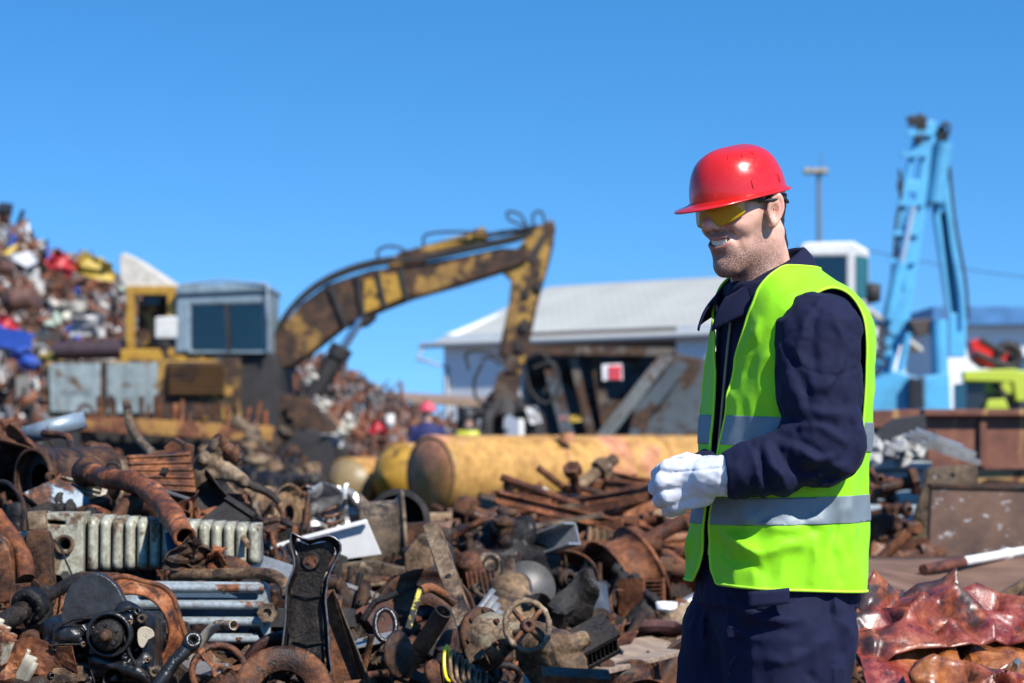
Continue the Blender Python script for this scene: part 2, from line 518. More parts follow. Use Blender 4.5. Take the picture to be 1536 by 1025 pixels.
cd = bpy.data.cameras.new('camera'); cam = bpy.data.objects.new('camera', cd); COL.objects.link(cam)
cam.location = (0, 0, HCAM); cam.rotation_euler = (math.pi / 2 + PITCH, 0, 0)
cd.lens = 70; cd.sensor_width = 36; cd.clip_start = 0.1; cd.clip_end = 3000
cd.dof.use_dof = True; cd.dof.focus_distance = 4.05; cd.dof.aperture_fstop = 4.1
cd.dof.aperture_blades = 7
scene.camera = cam
vs = scene.view_settings; vs.view_transform = 'Standard'; vs.look = 'None'; vs.gamma = 1; vs.exposure = 0.52
scene.cycles.max_bounces = 6; scene.cycles.transparent_max_bounces = 12
scene.cycles.caustics_reflective = False; scene.cycles.caustics_refractive = False
scene.cycles.use_denoising = True
scene.cycles.sample_clamp_indirect = 4.0
# ================================================================== the man
PPM = 760.0; DM = FPX / PPM
def J(px, py, d):
    """photo pixel + depth (local px, + is away) -> local man coordinates (X, D, Z)"""
    w = at(px, py, (FPX + d) / PPM)
    return (768 + w.x * PPM, d, -(655 - (w.z - HCAM) * PPM))
def mworld(V):
    V = np.asarray(V, float)
    return np.stack([(V[:, 0] - 768) / PPM, (FPX + V[:, 1]) / PPM, HCAM + (655 + V[:, 2]) / PPM], 1)

person = thing('person', 'smiling man in red hard hat, amber glasses, lime vest and navy overalls', 'person', (mworld([[1165, 0, 0]])[0][0], DM, 0))

# ---- materials
def skin_mat():
    t = NT('skin'); a = t.n('ShaderNodeVertexColor', layer_name='Col'); n = t.noise(220, 4, 0.6); n2 = t.noise(60, 4, 0.6)
    st = t.noise(1100, 2, 0.5, stretch=(1, 1, .5)); fc = t.math('MULTIPLY', a.outputs['Alpha'], t.ramp(st, [(0.42, 0), (0.54, 1)]))
    a0 = t.mix(fc, a.outputs[0], (0.075, 0.045, 0.03)); c = t.mix(0.35, a0, t.ramp(n2, [(0.35, (0.8, 0.72, 0.7)), (0.65, (1.1, 1.05, 1.05))]), 'MULTIPLY')
    t.set(Base_Color=c, Roughness=0.46, Subsurface_Weight=0.12, Subsurface_Radius=(0.008, 0.003, 0.0015), Subsurface_Scale=1.0, Normal=t.bump(n, 0.22, 0.001))
    return t.m
def cloth(name, col, weave=900, rough=0.85, sheen=0.15, var=0.15, fold=0.0):
    t = NT(name); n = t.noise(14, 5, 0.6); w1 = t.noise(weave, 2, 0.5); n2 = t.noise(55, 5, 0.65)
    c = t.ramp(n, [(0.3, tuple(x * (1 - var) for x in col)), (0.7, tuple(x * (1 + var) for x in col))])
    sp = t.ramp(n2, [(0.69, (0, 0, 0)), (0.75, (1, 1, 1))]); c = t.mix(t.math('MULTIPLY', sp, 0.12), c, (0.25, 0.24, 0.25))
    if name.startswith('white_glove'):
        c = t.mix(t.ramp(t.noise(22, 6, .7), [(.52, 0), (.66, .55)]), c, (.30, .29, .27))
    nb = t.bump(w1, 0.12, 0.001); nb = t.bump(n2, 0.25 + fold, 0.003, nb)
    t.set(Base_Color=c, Roughness=rough, Sheen_Weight=sheen, Specular_IOR_Level=0.3, Normal=nb); return t.m
M_skin = skin_mat()
M_navy = cloth('navy_cotton', (0.0038, 0.0058, 0.030), sheen=0.01)
M_lime = cloth('lime_polyester', (0.25, 0.64, 0.006), rough=0.6, sheen=0.1, var=0.05)
M_limepipe = cloth('lime_piping', (0.42, 0.80, 0.03), rough=0.6, sheen=0.1, var=0.03)
M_band = plain('reflective_tape', (0.17, 0.21, 0.235), rough=0.55, metal=0.2, var=0.06, bump=0.05, scale=60)
M_glove = cloth('white_glove_leather', (0.60, 0.62, 0.66), rough=0.8, sheen=0.1, var=0.10)
M_red = NT('red_helmet_plastic')
_n = M_red.noise(9, 5, 0.6); _n2 = M_red.noise(90, 5, 0.7)
_s = M_red.ramp(_n2, [(0.66, (0, 0, 0)), (0.72, (1, 1, 1))])
M_red.set(Base_Color=M_red.mix(M_red.math('MULTIPLY', _s, 0.25), M_red.ramp(_n, [(0.3, (0.50, 0.010, 0.008)), (0.7, (0.60, 0.016, 0.012))]), (0.75, 0.25, 0.22)),
          Roughness=M_red.ramp(_n2, [(0.3, 0.16), (0.7, 0.34)]), Normal=M_red.bump(_n2, 0.04, 0.002), Coat_Weight=0.3, Coat_Roughness=0.12)
M_red = M_red.m
M_hair = plain('dark_hair', (0.018, 0.013, 0.011), rough=0.5, var=0.5, bump=0.8, scale=160)
M_black = plain('black_plastic', (0.012, 0.012, 0.013), rough=0.6, bump=0)
M_teeth = plain('teeth', (0.92, 0.86, 0.72), rough=0.2, var=0.03, bump=0)
M_eye = plain('eye', (0.6, 0.55, 0.5), rough=0.1, var=0.02, bump=0)
M_boot = plain('boot_leather', (0.03, 0.022, 0.018), rough=0.5, var=0.3)
def lens_mat():
    t = NT('amber_lens'); t.t.nodes.remove(t.b)
    tr = t.n('ShaderNodeBsdfTransparent'); tr.inputs[0].default_value = (1.0, 0.70, 0.012, 1)
    g = t.n('ShaderNodeBsdfGlossy'); g.inputs['Roughness'].default_value = 0.04
    df = t.n('ShaderNodeBsdfDiffuse'); df.inputs[0].default_value = (1.0, 0.60, 0.008, 1)
    m0 = t.n('ShaderNodeMixShader'); m0.inputs[0].default_value = 0.42; t.l(tr.outputs[0], m0.inputs[1]); t.l(df.outputs[0], m0.inputs[2])
    fr = t.n('ShaderNodeFresnel'); fr.inputs[0].default_value = 1.5
    mx = t.n('ShaderNodeMixShader'); t.l(fr.outputs[0], mx.inputs[0]); t.l(m0.outputs[0], mx.inputs[1]); t.l(g.outputs[0], mx.inputs[2])
    t.l(mx.outputs[0], t.out.inputs[0]); return t.m
M_lens = lens_mat()

# ---- head frame (head metres -> local px)
HS = 790.0
_ps, _pt = R(40), R(7)
_c, _s_, _cp, _sp = math.cos(_ps), math.sin(_ps), math.cos(_pt), math.sin(_pt)
HF = np.array([-_c * _cp, -_s_ * _cp, -_sp]); HN = np.array([_s_, -_c, 0.0]); HU = np.array([-_c * _sp, -_s_ * _sp, _cp])
HO = np.array([1127.0, 0.0, -321.0])
def h2l(p):
    p = np.asarray(p, float); p = p.reshape(-1, 3)
    return HO + HS * (p[:, :1] * HF + p[:, 1:2] * HN + p[:, 2:3] * HU)
def l2h(q):
    d = (np.asarray(q, float) - HO) / HS; return np.array([d @ HF, d @ HN, d @ HU])
def h2w(p): return mworld(h2l(p))
neck_l = l2h(J(1150, 452, 0))

def warp_u(u):
    return np.where(u < -.022, -.022 + (u + .022) / 1.17, u)
def head_sdf(P):
    f, s, u0 = P; u = np.where(f > -.02, warp_u(u0), u0 + (warp_u(u0) - u0) * np.clip((f + .07) / .05, 0, 1)); P = [f, s, u]; a = np.abs(s); A = [f, a, u]; near = s > 0
    d = s_ell(P, (.009, 0, .045), (.079, .074, .088))
    d = smin(d, s_ell(P, (.035, 0, .0), (.060, .056, .088)), .03)
    jaw = s_cap(A, (.008, .043, -.046), (.074, .014, -.083), .016, .016)
    d = smin(d, jaw, .034)
    d = smin(d, s_ell(P, (.045, 0, -.055), (.043, .034, .034)), .02)
    d = smin(d, s_ell(A, (.052, .036, -.004), (.028, .026, .022)), .018)       # cheekbone
    d = smin(d, s_ell(A, (.068, .034, -.018), (.024, .022, .018)), .012)       # cheek raised by the smile
    d = smin(d, s_cap(A, (.090, .0, .034), (.078, .042, .033), .010, .009), .012)  # brow
    d = smin(d, s_ell(P, (.075, 0, -.043), (.026, .034, .028)), .012)          # muzzle
    d = smin(d, s_ell(P, (.083, 0, -.082), (.018, .018, .018)), .012)          # chin
    d = smax(d, -s_ell(A, (.094, .031, .013), (.018, .017, .011)), .010)       # sockets
    d = smin(d, s_ell(A, (.074, .031, .014), (.013, .015, .012)), .004)        # lids
    d = smax(d, -s_cap(A, (.0865, .020, .0145), (.0845, .040, .0115), .0011), .003)  # lid crease
    nb = s_cap(P, (.092, 0, .022), (.114, 0, -.010), .0075, .0105)
    d = smin(d, nb, .010)
    d = smin(d, s_ell(P, (.1165, 0, -.0130), (.0125, .0130, .0115)), .006)
    d = smin(d, s_ell(A, (.104, .0135, -.0175), (.0115, .0075, .0085)), .005)
    d = smax(d, -s_ell(A, (.108, .0075, -.0255), (.006, .0042, .004)), .003)
    # mouth: an open smile, corners up
    uu = u - 9.0 * s * s
    Q = [f + 3.2 * s * s, s, uu]
    d = smin(d, s_cap([Q[0], Q[1] * .22, Q[2]], (.1015, 0, -.0375), (.1015, 0.0001, -.0375), .0040), .005)
    d = smin(d, s_cap([Q[0], Q[1] * .25, Q[2]], (.0985, 0, -.0530), (.0985, 0.0001, -.0530), .0056), .005)
    cav = s_ell(Q, (.106, 0, -.0450), (.026, .030, .0050))
    d = smax(d, -cav, .0028)
    d = smax(d, -s_cap(A, (.099, .020, -.020), (.084, .038, -.040), .0034, .003), .011)   # smile fold
    d = smax(d, -s_cap(A, (.084, .038, -.040), (.074, .041, -.060), .0018), .010)
    d = smax(d, -s_ell(P, (.104, 0, -.0665), (.008, .016, .004)), .008)
    # crow's feet
    d = smax(d, -s_cap(A, (.066, .053, .010), (.054, .062, .006), .0007), .003)
    d = smax(d, -s_cap(A, (.066, .053, .006), (.056, .060, -.003), .0007), .003)
    # neck with the strap muscle
    d = smin(d, s_cap(P, (-.012, 0, -.030), tuple(neck_l), .050, .062), .022)
    d = smin(d, s_cap(A, (-.012, .052, -.035), (float(neck_l[0]) + .03, .026, float(neck_l[2])), .013), .016)
    # ears
    ang = 0.38
    ef = (f - .017) ; es = a - .0755
    ex = ef * math.cos(ang) - es * math.sin(ang)      # along the ear, forward
    ey = ef * math.sin(ang) + es * math.cos(ang)     # outward
    eu = u - .004 - 0.12 * 0
    ex2 = ex + 0.18 * eu                              # ear leans back
    w_ = .0172 - .006 * np.clip(-eu / .03, 0, 1)
    rad = np.sqrt((ex2 / w_) ** 2 + (eu / .030) ** 2)
    plate = np.maximum((rad - 1) * .017, np.abs(ey - .006) - .0030)
    ring = np.sqrt(((rad - .86) * .018) ** 2 + (ey - .0085) ** 2) - .0033
    lobe = s_ell([ex2, ey, eu], (.003, .005, -.025), (.009, .004, .009))
    anti = np.sqrt(((rad - .48) * .018) ** 2 + (ey - .0075) ** 2) - .0021
    anti = np.where(ex2 > .005, .01, anti)
    ear = smin(smin(plate, ring, .003), smin(lobe, anti, .002), .003)
    ear = smin(ear, s_cap([ex2, ey, eu], (.014, .003, -.002), (.012, .007, -.006), .004), .003)
    ear = smax(ear, -s_ell([ex2, ey, eu], (.003, .0115, -.003), (.0095, .0068, .0135)), .002)
    d = smin(d, ear, .0045)
    d = d + 0.0004 * vnoise(P, .009)
    return d
V, F = nets(head_sdf, (-.125, -.105, -.20), (.140, .105, .14), .0019)
def head_col(V):
    f, s, u = V.T; u = warp_u(u); a = np.abs(s); P = [f, s, u]
    n = vnoise(P, .0042) * .35 + vnoise(P, .0018) * .5; nn = vnoise(P, .02)
    skin = np.array([.74, .43, .325]); c = np.tile(skin, (len(V), 1))
    def blend(m, col):
        m = np.clip(m, 0, 1)[:, None]; c[:] = c * (1 - m) + np.array(col) * m
    g = lambda cx, cs, cu, r: np.exp(-((f - cx) ** 2 + (a - cs) ** 2 + (u - cu) ** 2) / r ** 2)
    blend(.55 * g(.118, 0, -.012, .016), (.62, .22, .17)); blend(.45 * g(.075, .038, -.012, .022), (.62, .25, .19))
    ear = np.exp(-(((f - .0) / .026) ** 2 + ((u - .004) / .04) ** 2)) * (a > .07)
    blend(.55 * ear, (.66, .24, .19))
    # stubble
    b1 = 1 / (1 + np.exp(((u + .040) + .35 * (.03 - f) * 0 - .28 * np.clip(.07 - f, 0, .1)) / .006))     # below a line that climbs to the ear
    b1 = b1 * (u > -.125) / (1 + np.exp(-(f + .012) / .006)) * (1 / (1 + np.exp(-(u + .112) / .006)))
    must = np.exp(-((u + .0285) / .006) ** 2) * (a < .036) * (f > .075)
    chin = g(.092, 0, -.080, .026) + .8 * g(.06, .03, -.09, .03)
    side = np.exp(-((f - .036) / .014) ** 2) * (u > -.05) * (u < .03) * (a > .05) * .7
    low_ = np.clip((-.045 - u) / .03, 0, 1); beard = np.clip(b1 * (.22 + .55 * low_) + must * .85 + chin * .9 + side * .6, 0, 1)
    bm_ = np.clip(beard, 0, 1) * (f < .112)
    blend(bm_ * .34, (.18, .115, .085))
    blend(.9 * np.exp(-(((u - .036) / .005) ** 2)) * (f > .06) * (a > .012) * (a < .05) * (.7 + .4 * n), (.03, .02, .015))
    uu = u - 9 * s * s; q = f + 3.2 * s * s
    lip = np.exp(-((q - .103) / .009) ** 2) * (np.exp(-((uu + .0380) / .0034) ** 2) + np.exp(-((uu + .0530) / .0048) ** 2)) * (a < .029)
    blend(.75 * lip, (.50, .15, .13))
    cav = np.clip(1 - s_ell([q, s, uu], (.104, 0, -.0445), (.024, .026, .0066)) / .002, 0, 1) * (q < .099) * (a < .028)
    blend(cav, (.10, .02, .02))
    return np.concatenate([c, bm_[:, None]], 1)
cols = head_col(V)
body = arr_mesh('body', h2w(V), F, M_skin, person, cols=cols.astype(np.float32))

# teeth: two dental arches
mb = MB()
for (u0, n_, h0) in ((-.0480, 8, .0125),):
    for i in range(n_):
        t = (i - (n_ - 1) / 2) * .0048
        f0 = .0918 - 7.5 * t * t; uu = u0 + 7.5 * t * t
        c = h2w([[f0, t, uu]])[0]
        M = Matrix((HF, HN, HU)).transposed()
        ya = math.atan(15 * t)
        mb.box(c, (.006, .0048, h0), M=M @ Matrix.Rotation(-ya, 3, 'Z'))
mb.build('teeth', M_teeth, person, bevel=.0007)
for sg in (-1, 1):
    mb = MB(); c = h2w([[.0765, .031 * sg, .0135]])[0]
    mb.lathe([(0.0115 * math.sin(k * math.pi / 10), -.0115 * math.cos(k * math.pi / 10)) for k in range(11)], c, seg=16, closed=False)
    mb.build('eye', M_eye, person)

# hair at the back, sides and temple, under the helmet
def hair_sdf(P):
    f, s, u = P; a = np.abs(s)
    d = s_ell(P, (.008, 0, .045), (.0815, .0765, .088))
    d = smin(d, s_cap(P, (-.012, 0, -.02), (-.026, 0, -.06), .053, .048), .02)
    n = vnoise([f, s, u * .25], .0022) * .0014 + vnoise([f * .7, s, u * .4], .006) * .0014
    d = d + n
    # cut: nape line, ear, face
    line = .012 + .0 * f
    front = f - np.where(u > -.002, .034 - .25 * (.03 - u).clip(0, 1), -.014)
    d = np.maximum(d, u - .034)    # sideburn in front of the ear is short
    d = np.maximum(d, front)
    d = np.maximum(d, -(u + .072 + .35 * (-.05 - f).clip(0, .1) + .004 * vnoise([f, s, u * .3], .003)))
    earcut = np.sqrt(((f - .008) / .024) ** 2 + ((u - .002) / .034) ** 2) - 1
    d = np.maximum(d, -np.where(a > .055, earcut * .02, 1))
    return d
V, F = nets(hair_sdf, (-.125, -.10, -.09), (.06, .10, .06), .0022)
arr_mesh('hair', h2w(V), F, M_hair, person)

# ---- hard hat : dome, brim, peak
hp = []
HP = R(7.0)
def hat_pt(th, v, off=0.0):
    """th around (0 = front), v 0..1 from rim to crown"""
    a_f, b_ = .1020, .0835
    cu = math.cos(v * math.pi / 2); su = math.sin(v * math.pi / 2)
    k = cu ** 0.56
    ff = (a_f + off) * math.cos(th) * k; ss = (b_ + off) * math.sin(th) * k
    uu = (.092 + off) * su ** 1.05
    # slight flats and crown ridge
    uu += .004 * math.exp(-(ss / .02) ** 2) * su
    ff += .006 * v * 0 
    return ff - .006, ss, uu
HATC = (.034, 0, .0365)
def hat_w(f, s, u):
    c, sn = math.cos(HP), math.sin(HP)
    return h2w([[HATC[0] + f * c + u * sn, HATC[1] + s, HATC[2] - f * sn + u * c]])[0]
nth, nv = 72, 22
V = []; F = []
for lay, off in ((0, 0.0), (1, -.003)):
    for i in range(nth):
        th = 2 * math.pi * i / nth
        for j in range(nv + 1):
            V.append(hat_w(*hat_pt(th, j / nv * .999, off)))
def hid(l, i, j): return l * nth * (nv + 1) + (i % nth) * (nv + 1) + j
for i in range(nth):
    for j in range(nv):
        F.append((hid(0, i, j), hid(0, i + 1, j), hid(0, i + 1, j + 1), hid(0, i, j + 1)))
        F.append((hid(1, i, j + 1), hid(1, i + 1, j + 1), hid(1, i + 1, j), hid(1, i, j)))
mb = MB(); mb.add(V, F, True)
# brim: cross section swept around, peak in front
prof = []
for i in range(nth):
    th = 2 * math.pi * i / nth; f, s, u = hat_pt(th, 0.0)
    fr = max(0, math.cos(th)); pk = .040 * fr ** 3.6
    w_ = .007 + pk + .004 * max(0, -math.cos(th)) ** 3
    dx, dy = math.cos(th) / .102, math.sin(th) / .0835; L = math.hypot(dx, dy); dx /= L; dy /= L
    drop = -.001 - .004 * fr ** 2 - .001 * max(0, -math.cos(th))
    ring = []
    for (q, h) in ((-.004, .004), (.0, .0035), (.35, .0005), (1, 0), (1.03, -.0016), (1, -.0034), (.35, -.003), (-.004, -.003)):
        qq = w_ * q if q > 0.01 else q
        k = (q if q > 0 else 0)
        ring.append(hat_w(f + dx * qq, s + dy * qq, h + drop * min(1, k)))
    prof.append(ring)
m = 8; V = [p for r_ in prof for p in r_]
F = [(i * m + k, i * m + (k + 1) % m, ((i + 1) % nth) * m + (k + 1) % m, ((i + 1) % nth) * m + k) for i in range(nth) for k in range(m)]
mb.add(V, F, True)
# side slot boss, crown ribs, rear lug
for (th, v, sz) in ((1.92, .10, (.010, .004, .014)), (1.18, .10, (.012, .003, .016))):
    p0 = Vector(hat_w(*hat_pt(th, v, .0005))); p1 = Vector(hat_w(*hat_pt(th, v + .12, .0005)))
    mb.tube([p0, p0.lerp(p1, .5), p1], [.0012, .0022, .0012], 6)
for th in (0.75, 1.15, 1.5):
    p0 = Vector(hat_w(*hat_pt(th, .60, .0002))); p1 = Vector(hat_w(*hat_pt(th, .68, .0002)))
    mb.tube([p0, p0.lerp(p1, .5), p1], [.0009, .0018, .0009], 6)
hat = mb.build('hard_hat', M_red, person)
# inner harness headband
mb = MB(); V = []; F = []
n_ = 48
for i in range(n_):
    th = 2 * math.pi * i / n_
    for (o, u) in ((-.008, -.016 if math.cos(th) < .3 else -.003), (-.010, -.016 if math.cos(th) < .3 else -.003), (-.010, .012), (-.008, .012)):
        k = max(0, -math.cos(th)) * .004
        V.append(hat_w((.0985 + o) * math.cos(th) - .006, (.0825 + o) * math.sin(th), u - k))
F = [(i * 4 + k, ((i + 1) % n_) * 4 + k, ((i + 1) % n_) * 4 + (k + 1) % 4, i * 4 + (k + 1) % 4) for i in range(n_) for k in range(4)]
mb.add(V, F, True); mb.build('headband', M_black, hat)

# ---- safety glasses
def lens_pt(sv, uv):
    """sv -1..1 across, uv 0..1 bottom to top"""
    a = sv * 1.12
    top = .030; bot = -.020 + .018 * math.exp(-(sv / .16) ** 2) + .024 * abs(sv) ** 2.2
    u = bot + (top - bot) * uv
    r = .064
    f = .115 - r * (1 - math.cos(a)) * .98 - .10 * (u - .01) ** 2 / .03 * .3
    s = r * math.sin(a) * 1.08
    return f + .0022 * math.exp(-(sv / .1) ** 2), s, u
mb = MB()
mb.sheet(lambda a, b: h2w([lens_pt(a * 2 - 1, b)])[0], 40, 10, .0018)
gl = MB()
for sg in (-1, 1):
    pts = [lens_pt(sg * .80, 1.0), lens_pt(sg * .97, .97), (.060, .071 * sg, .026), (.03, .081 * sg, .022), (.0, .084 * sg, .024), (-.02, .080 * sg, .016)]
    pw = [Vector(h2w([p])[0]) for p in pts]
    gl.tube(spline(pw, 4), [.0042] * (4 * 5) + [.0030], 8)
pts = [lens_pt(-1 + 2 * k / 24, 1.02) for k in range(25)]
gl.tube([Vector(h2w([p])[0]) for p in pts], .0028, 6)
frm = gl.build('safety_glasses', M_black, person); mb.build('lens', M_lens, frm)
mb = MB(); mb.cyl(h2w([(.048, .0765, .030)])[0], h2w([(.048, .0835, .030)])[0], .0042, seg=12); mb.build('hinge', plain('red_plastic_pin', (.3, .03, .03)), frm)

# ---- torso as a stack of oval sections
PHI = R(22); TF = np.array([-math.cos(PHI), -math.sin(PHI)]); TS = np.array([math.sin(PHI), -math.cos(PHI)])
_Z = [-330, -395, -410, -430, -455, -485, -520, -560, -620, -700, -780, -850, -900, -960]
_CX = [1150, 1158, 1163, 1170, 1182, 1188, 1187, 1184, 1181, 1174, 1168, 1164, 1162, 1160]
_A = [52, 58, 70, 88, 100, 110, 114, 115, 118, 119, 121, 124, 125, 121]
_B = [50, 60, 78, 104, 124, 134, 136, 134, 130, 128, 130, 134, 136, 130]
_zz = np.linspace(-330, -960, 260)
def _sm(y):
    q = np.interp(_zz, _Z[::-1], y[::-1]); k = np.ones(13) / 13
    return np.convolve(np.pad(q, 6, mode='edge'), k, 'valid')
_cx, _a, _b = _sm(_CX), _sm(_A), _sm(_B)
def torso_uvw(P):
    X, D, Z = P; c = np.interp(Z, _zz[::-1], _cx[::-1])
    f = (X - c) * TF[0] + D * TF[1]; s = (X - c) * TS[0] + D * TS[1]
    return f, s, np.interp(Z, _zz[::-1], _a[::-1]), np.interp(Z, _zz[::-1], _b[::-1])
def torso_sdf(P, off=0.0):
    f, s, a, b = torso_uvw(P); a = a + off; b = b + off
    n = 2.35
    k = (np.abs(f / a) ** n + np.abs(s / b) ** n) ** (1 / n)
    return (k - 1) * np.minimum(a, b)
def folds(P, L):
    """cloth folds as relief on the near side: (points in photo pixels, width, height); - presses in"""
    X, D, Z = P; r = 0; wx = X + 5 * vnoise(P, 26); wz = Z + 5 * vnoise([X + 91, D, Z], 26)
    for (pts, w_, h_) in L:
        pts = [(768 + (p[0] - 768) * .955, -(655 + (p[1] - 655) * .955)) for p in pts]
        q = seg_dist(wx, wz, pts)
        # fade to the ends
        dx, dz = pts[-1][0] - pts[0][0], pts[-1][1] - pts[0][1]; L2 = dx * dx + dz * dz
        t = ((X - pts[0][0]) * dx + (Z - pts[0][1]) * dz) / L2
        fade = np.clip(1.25 - 1.6 * np.abs(t - .5), .0, 1)
        r = r + h_ * fade * np.exp(-(q / w_) ** 2)
    return r

# jacket: torso + both sleeves, in one mesh
shN, elN, wrN = J(1226, 505, -112), J(1240, 668, -142), J(1100, 712, -142)
shF, elF, wrF = J(1165, 505, 125), J(1120, 680, 130), J(1062, 712, -40)
def sleeve_near(P):
    d = s_cap(P, shN, J(1228, 585, -130), 64, 58)
    d = smin(d, s_cap(P, J(1228, 585, -130), elN, 57, 50), 16)
    d = smin(d, s_cap(P, elN, J(1165, 697, -146), 53, 45), 14)
    d = smin(d, s_cap(P, J(1165, 697, -146), wrN, 43, 35), 10)
    d = smax(d, (-(P[0] - wrN[0]) * 1.0 + (P[2] - wrN[2]) * -.12 - 12), 3)
    return d
def jacket_sdf(P):
    X, D, Z = P
    d = torso_sdf(P, -13)
    d = smax(d, Z + 425, 10)
    near = sleeve_near(P)
    near = near - (P[1] < -70) * folds(P, [
        ([(1172, 640), (1205, 632), (1258, 660)], 8, 8), ([(1176, 668), (1215, 690), (1262, 700)], 9, 9),
        ([(1168, 655), (1225, 684)], 7, -8), ([(1192, 610), (1226, 622), (1270, 622)], 8, 6),
        ([(1186, 628), (1240, 640)], 6, -6), ([(1142, 668), (1150, 700), (1178, 732)], 8, 8),
        ([(1160, 664), (1172, 690), (1205, 722)], 7, -8), ([(1122, 676), (1128, 705), (1142, 742)], 6, 5),
        ([(1133, 672), (1142, 708), (1158, 742)], 5, -6), ([(1200, 716), (1240, 726), (1270, 706)], 8, 6),
        ([(1192, 730), (1262, 712)], 5, -5), ([(1266, 590), (1284, 640), (1280, 680)], 8, 5),
        ([(1174, 540), (1184, 580), (1190, 620)], 8, 5), ([(1190, 540), (1202, 580), (1206, 615)], 6, -5),
        ([(1205, 470), (1194, 520), (1196, 570)], 8, 5), ([(1222, 470), (1212, 520), (1216, 560)], 7, -5),
        ([(1245, 460), (1262, 520), (1256, 575)], 9, 5), ([(1232, 600), (1258, 560), (1272, 520)], 7, -5),
        ([(1205, 585), (1240, 570), (1262, 540)], 7, 4), ([(1180, 700), (1215, 704), (1250, 690)], 6, -6)])
    # cuff: a slightly proud hem, with a stitched line
    qx = (X - wrN[0]) 
    near = near - 3.0 * np.exp(-((qx - 22) / 5.0) ** 2) * 0 + 2.2 * np.exp(-((qx - 24) / 3.0) ** 2) + 1.2 * np.exp(-((qx - 36) / 2.5) ** 2)
    # armhole seam
    sm_ = np.sqrt((X - shN[0] - 8) ** 2 * .8 + (Z - shN[2] - 2) ** 2) 
    near = near + 2.0 * np.exp(-((sm_ - 60) / 2.4) ** 2) * (D < -60)
    d = smin(d, near, 14)
    far = s_cap(P, shF, elF, 58, 50); far = smin(far, s_cap(P, elF, wrF, 48, 34), 12)
    d = smin(d, far, 14)
    n = vnoise([X * .8, D, Z * .8], 38) * 3.0 + vnoise([X, D, Z * .7], 17) * 1.5 + vnoise(P, 8) * .5
    q = X * .7 + Z * .5
    n = n - 1.7 * (1 - 2 * np.abs(vnoise([X + 3 * Z * .1, D, Z * .8], 27))) - 1.1 * (1 - 2 * np.abs(vnoise([X, D + 50, Z], 13)))
    n = n + 1.2 * np.sin(q / 9 + 2.2 * vnoise(P, 45)) * (0.4 + .6 * vnoise(P, 60) ** 2)
    return d + n
V, F = nets(jacket_sdf, (1035, -225, -905), (1325, 215, -405), 3.2)
jk = arr_mesh('jacket', mworld(V), F, M_navy, person)

# collar: stand plus leaf folded outwards
def collar_pt(th, q):
    """th 0 = front, q 0..1 : stand bottom -> top, 1..2 : leaf from top down outside"""
    cxx, cz = 1133, -425
    f0 = math.cos(th); s0 = math.sin(th)
    back = (1 - f0) / 2
    top = -452 + 84 * back ** .8; bot = top - 46
    if q <= 1:
        r = 60 + 3 * q; z = bot + (top - bot) * q
    else:
        t = q - 1; r = 63 + 5 * math.sin(t * 2.4) + 20 * t + 5 * (1 - back) * t; z = top + 4 * math.sin(t * 3) - t * (40 + 10 * (1 - back))
    ff, ss = r * f0 * .96, r * s0 * .86
    zc = z
    lean = (zc + 425) * -.20
    X = cxx + ff * TF[0] + ss * TS[0] + 16 * back + lean * 0 ; D = ff * TF[1] + ss * TS[1]
    return (X, D, zc + 1.5 * math.sin(th * 5 + q * 2))
def collar_fn(a, b):
    th = R(16) + a * (2 * math.pi - R(32)); return mworld([collar_pt(th, b * 2)])[0]
mb = MB(); mb.sheet(collar_fn, 90, 22, .0035)
mb.build('collar', M_navy, jk)
# zip placket
mb = MB()
pl = []
for k in range(23):
    z = -455 - k * 17
    c = np.interp(z, _zz[::-1], _cx[::-1]); a_ = np.interp(z, _zz[::-1], _a[::-1]) - 7
    pl.append(mworld([[c + TF[0] * a_, TF[1] * a_, z]])[0])
mb.tube(pl, .0035, 6); mb.build('zip', plain('brass_zip', (.25, .2, .12), metal=.7), jk)

# ---- vest
ARMHOLE = smooth_poly([(1232, -438), (1200, -452), (1174, -476), (1158, -510), (1152, -550), (1160, -600), (1166, -650), (1190, -690), (1235, -706), (1272, -680), (1280, -620), (1283, -560), (1284, -510), (1279, -474), (1260, -446)], 5)
def vest_sdf(P):
    X, D, Z = P
    d = torso_sdf(P, 0)
    f, s, a, b = torso_uvw(P)
    th = np.arctan2(s / b, -f / a)       # 0 at back
    low = np.clip((-Z - 560) / 300, 0, 1)
    d = d - low * 7 * np.sin(th * 5.0 + 1.3 + Z * .006) * (np.cos(th * 2) * .3 + .7) * .6
    d = d - (D < 20) * folds(P, [([(1200, 815), (1140, 826), (1090, 812), (1076, 790)], 10, 9), ([(1080, 812), (1100, 838), (1132, 852)], 7, -7), ([(1140, 842), (1100, 806)], 7, 5),
        ([(1238, 770), (1225, 820), (1216, 870)], 9, 6), ([(1256, 760), (1250, 820), (1262, 872)], 8, -6), ([(1282, 720), (1286, 850)], 8, 5),
        ([(1150, 780), (1092, 800)], 8, -5), ([(1190, 770), (1230, 800), (1240, 850)], 8, -4), ([(1120, 780), (1180, 796), (1230, 780)], 9, 5), ([(1030, 760), (1042, 840)], 6, 4),
        ([(1140, 480), (1110, 540)], 7, 4), ([(1150, 500), (1125, 560)], 6, -3)])
    n = vnoise([X, D, Z * .55], 44) * 4.0 + vnoise([X, D, Z * .6], 19) * 1.4 - 2.2 * (1 - 2 * np.abs(vnoise([X * .9, D, Z * .6], 34)))
    d = d + n
    return smin(d, 1e6, 1) if False else d
Vf, Ff = nets(vest_sdf, (1010, -190, -930), (1335, 190, -398), 3.4)
X, D, Z = Vf.T; f, s, a, b = torso_uvw([X, D, Z])
dth = np.arctan2(s / b, f / a)                 # 0 at front, + near side
rad = np.sqrt(f * f + s * s)
arc = dth * rad
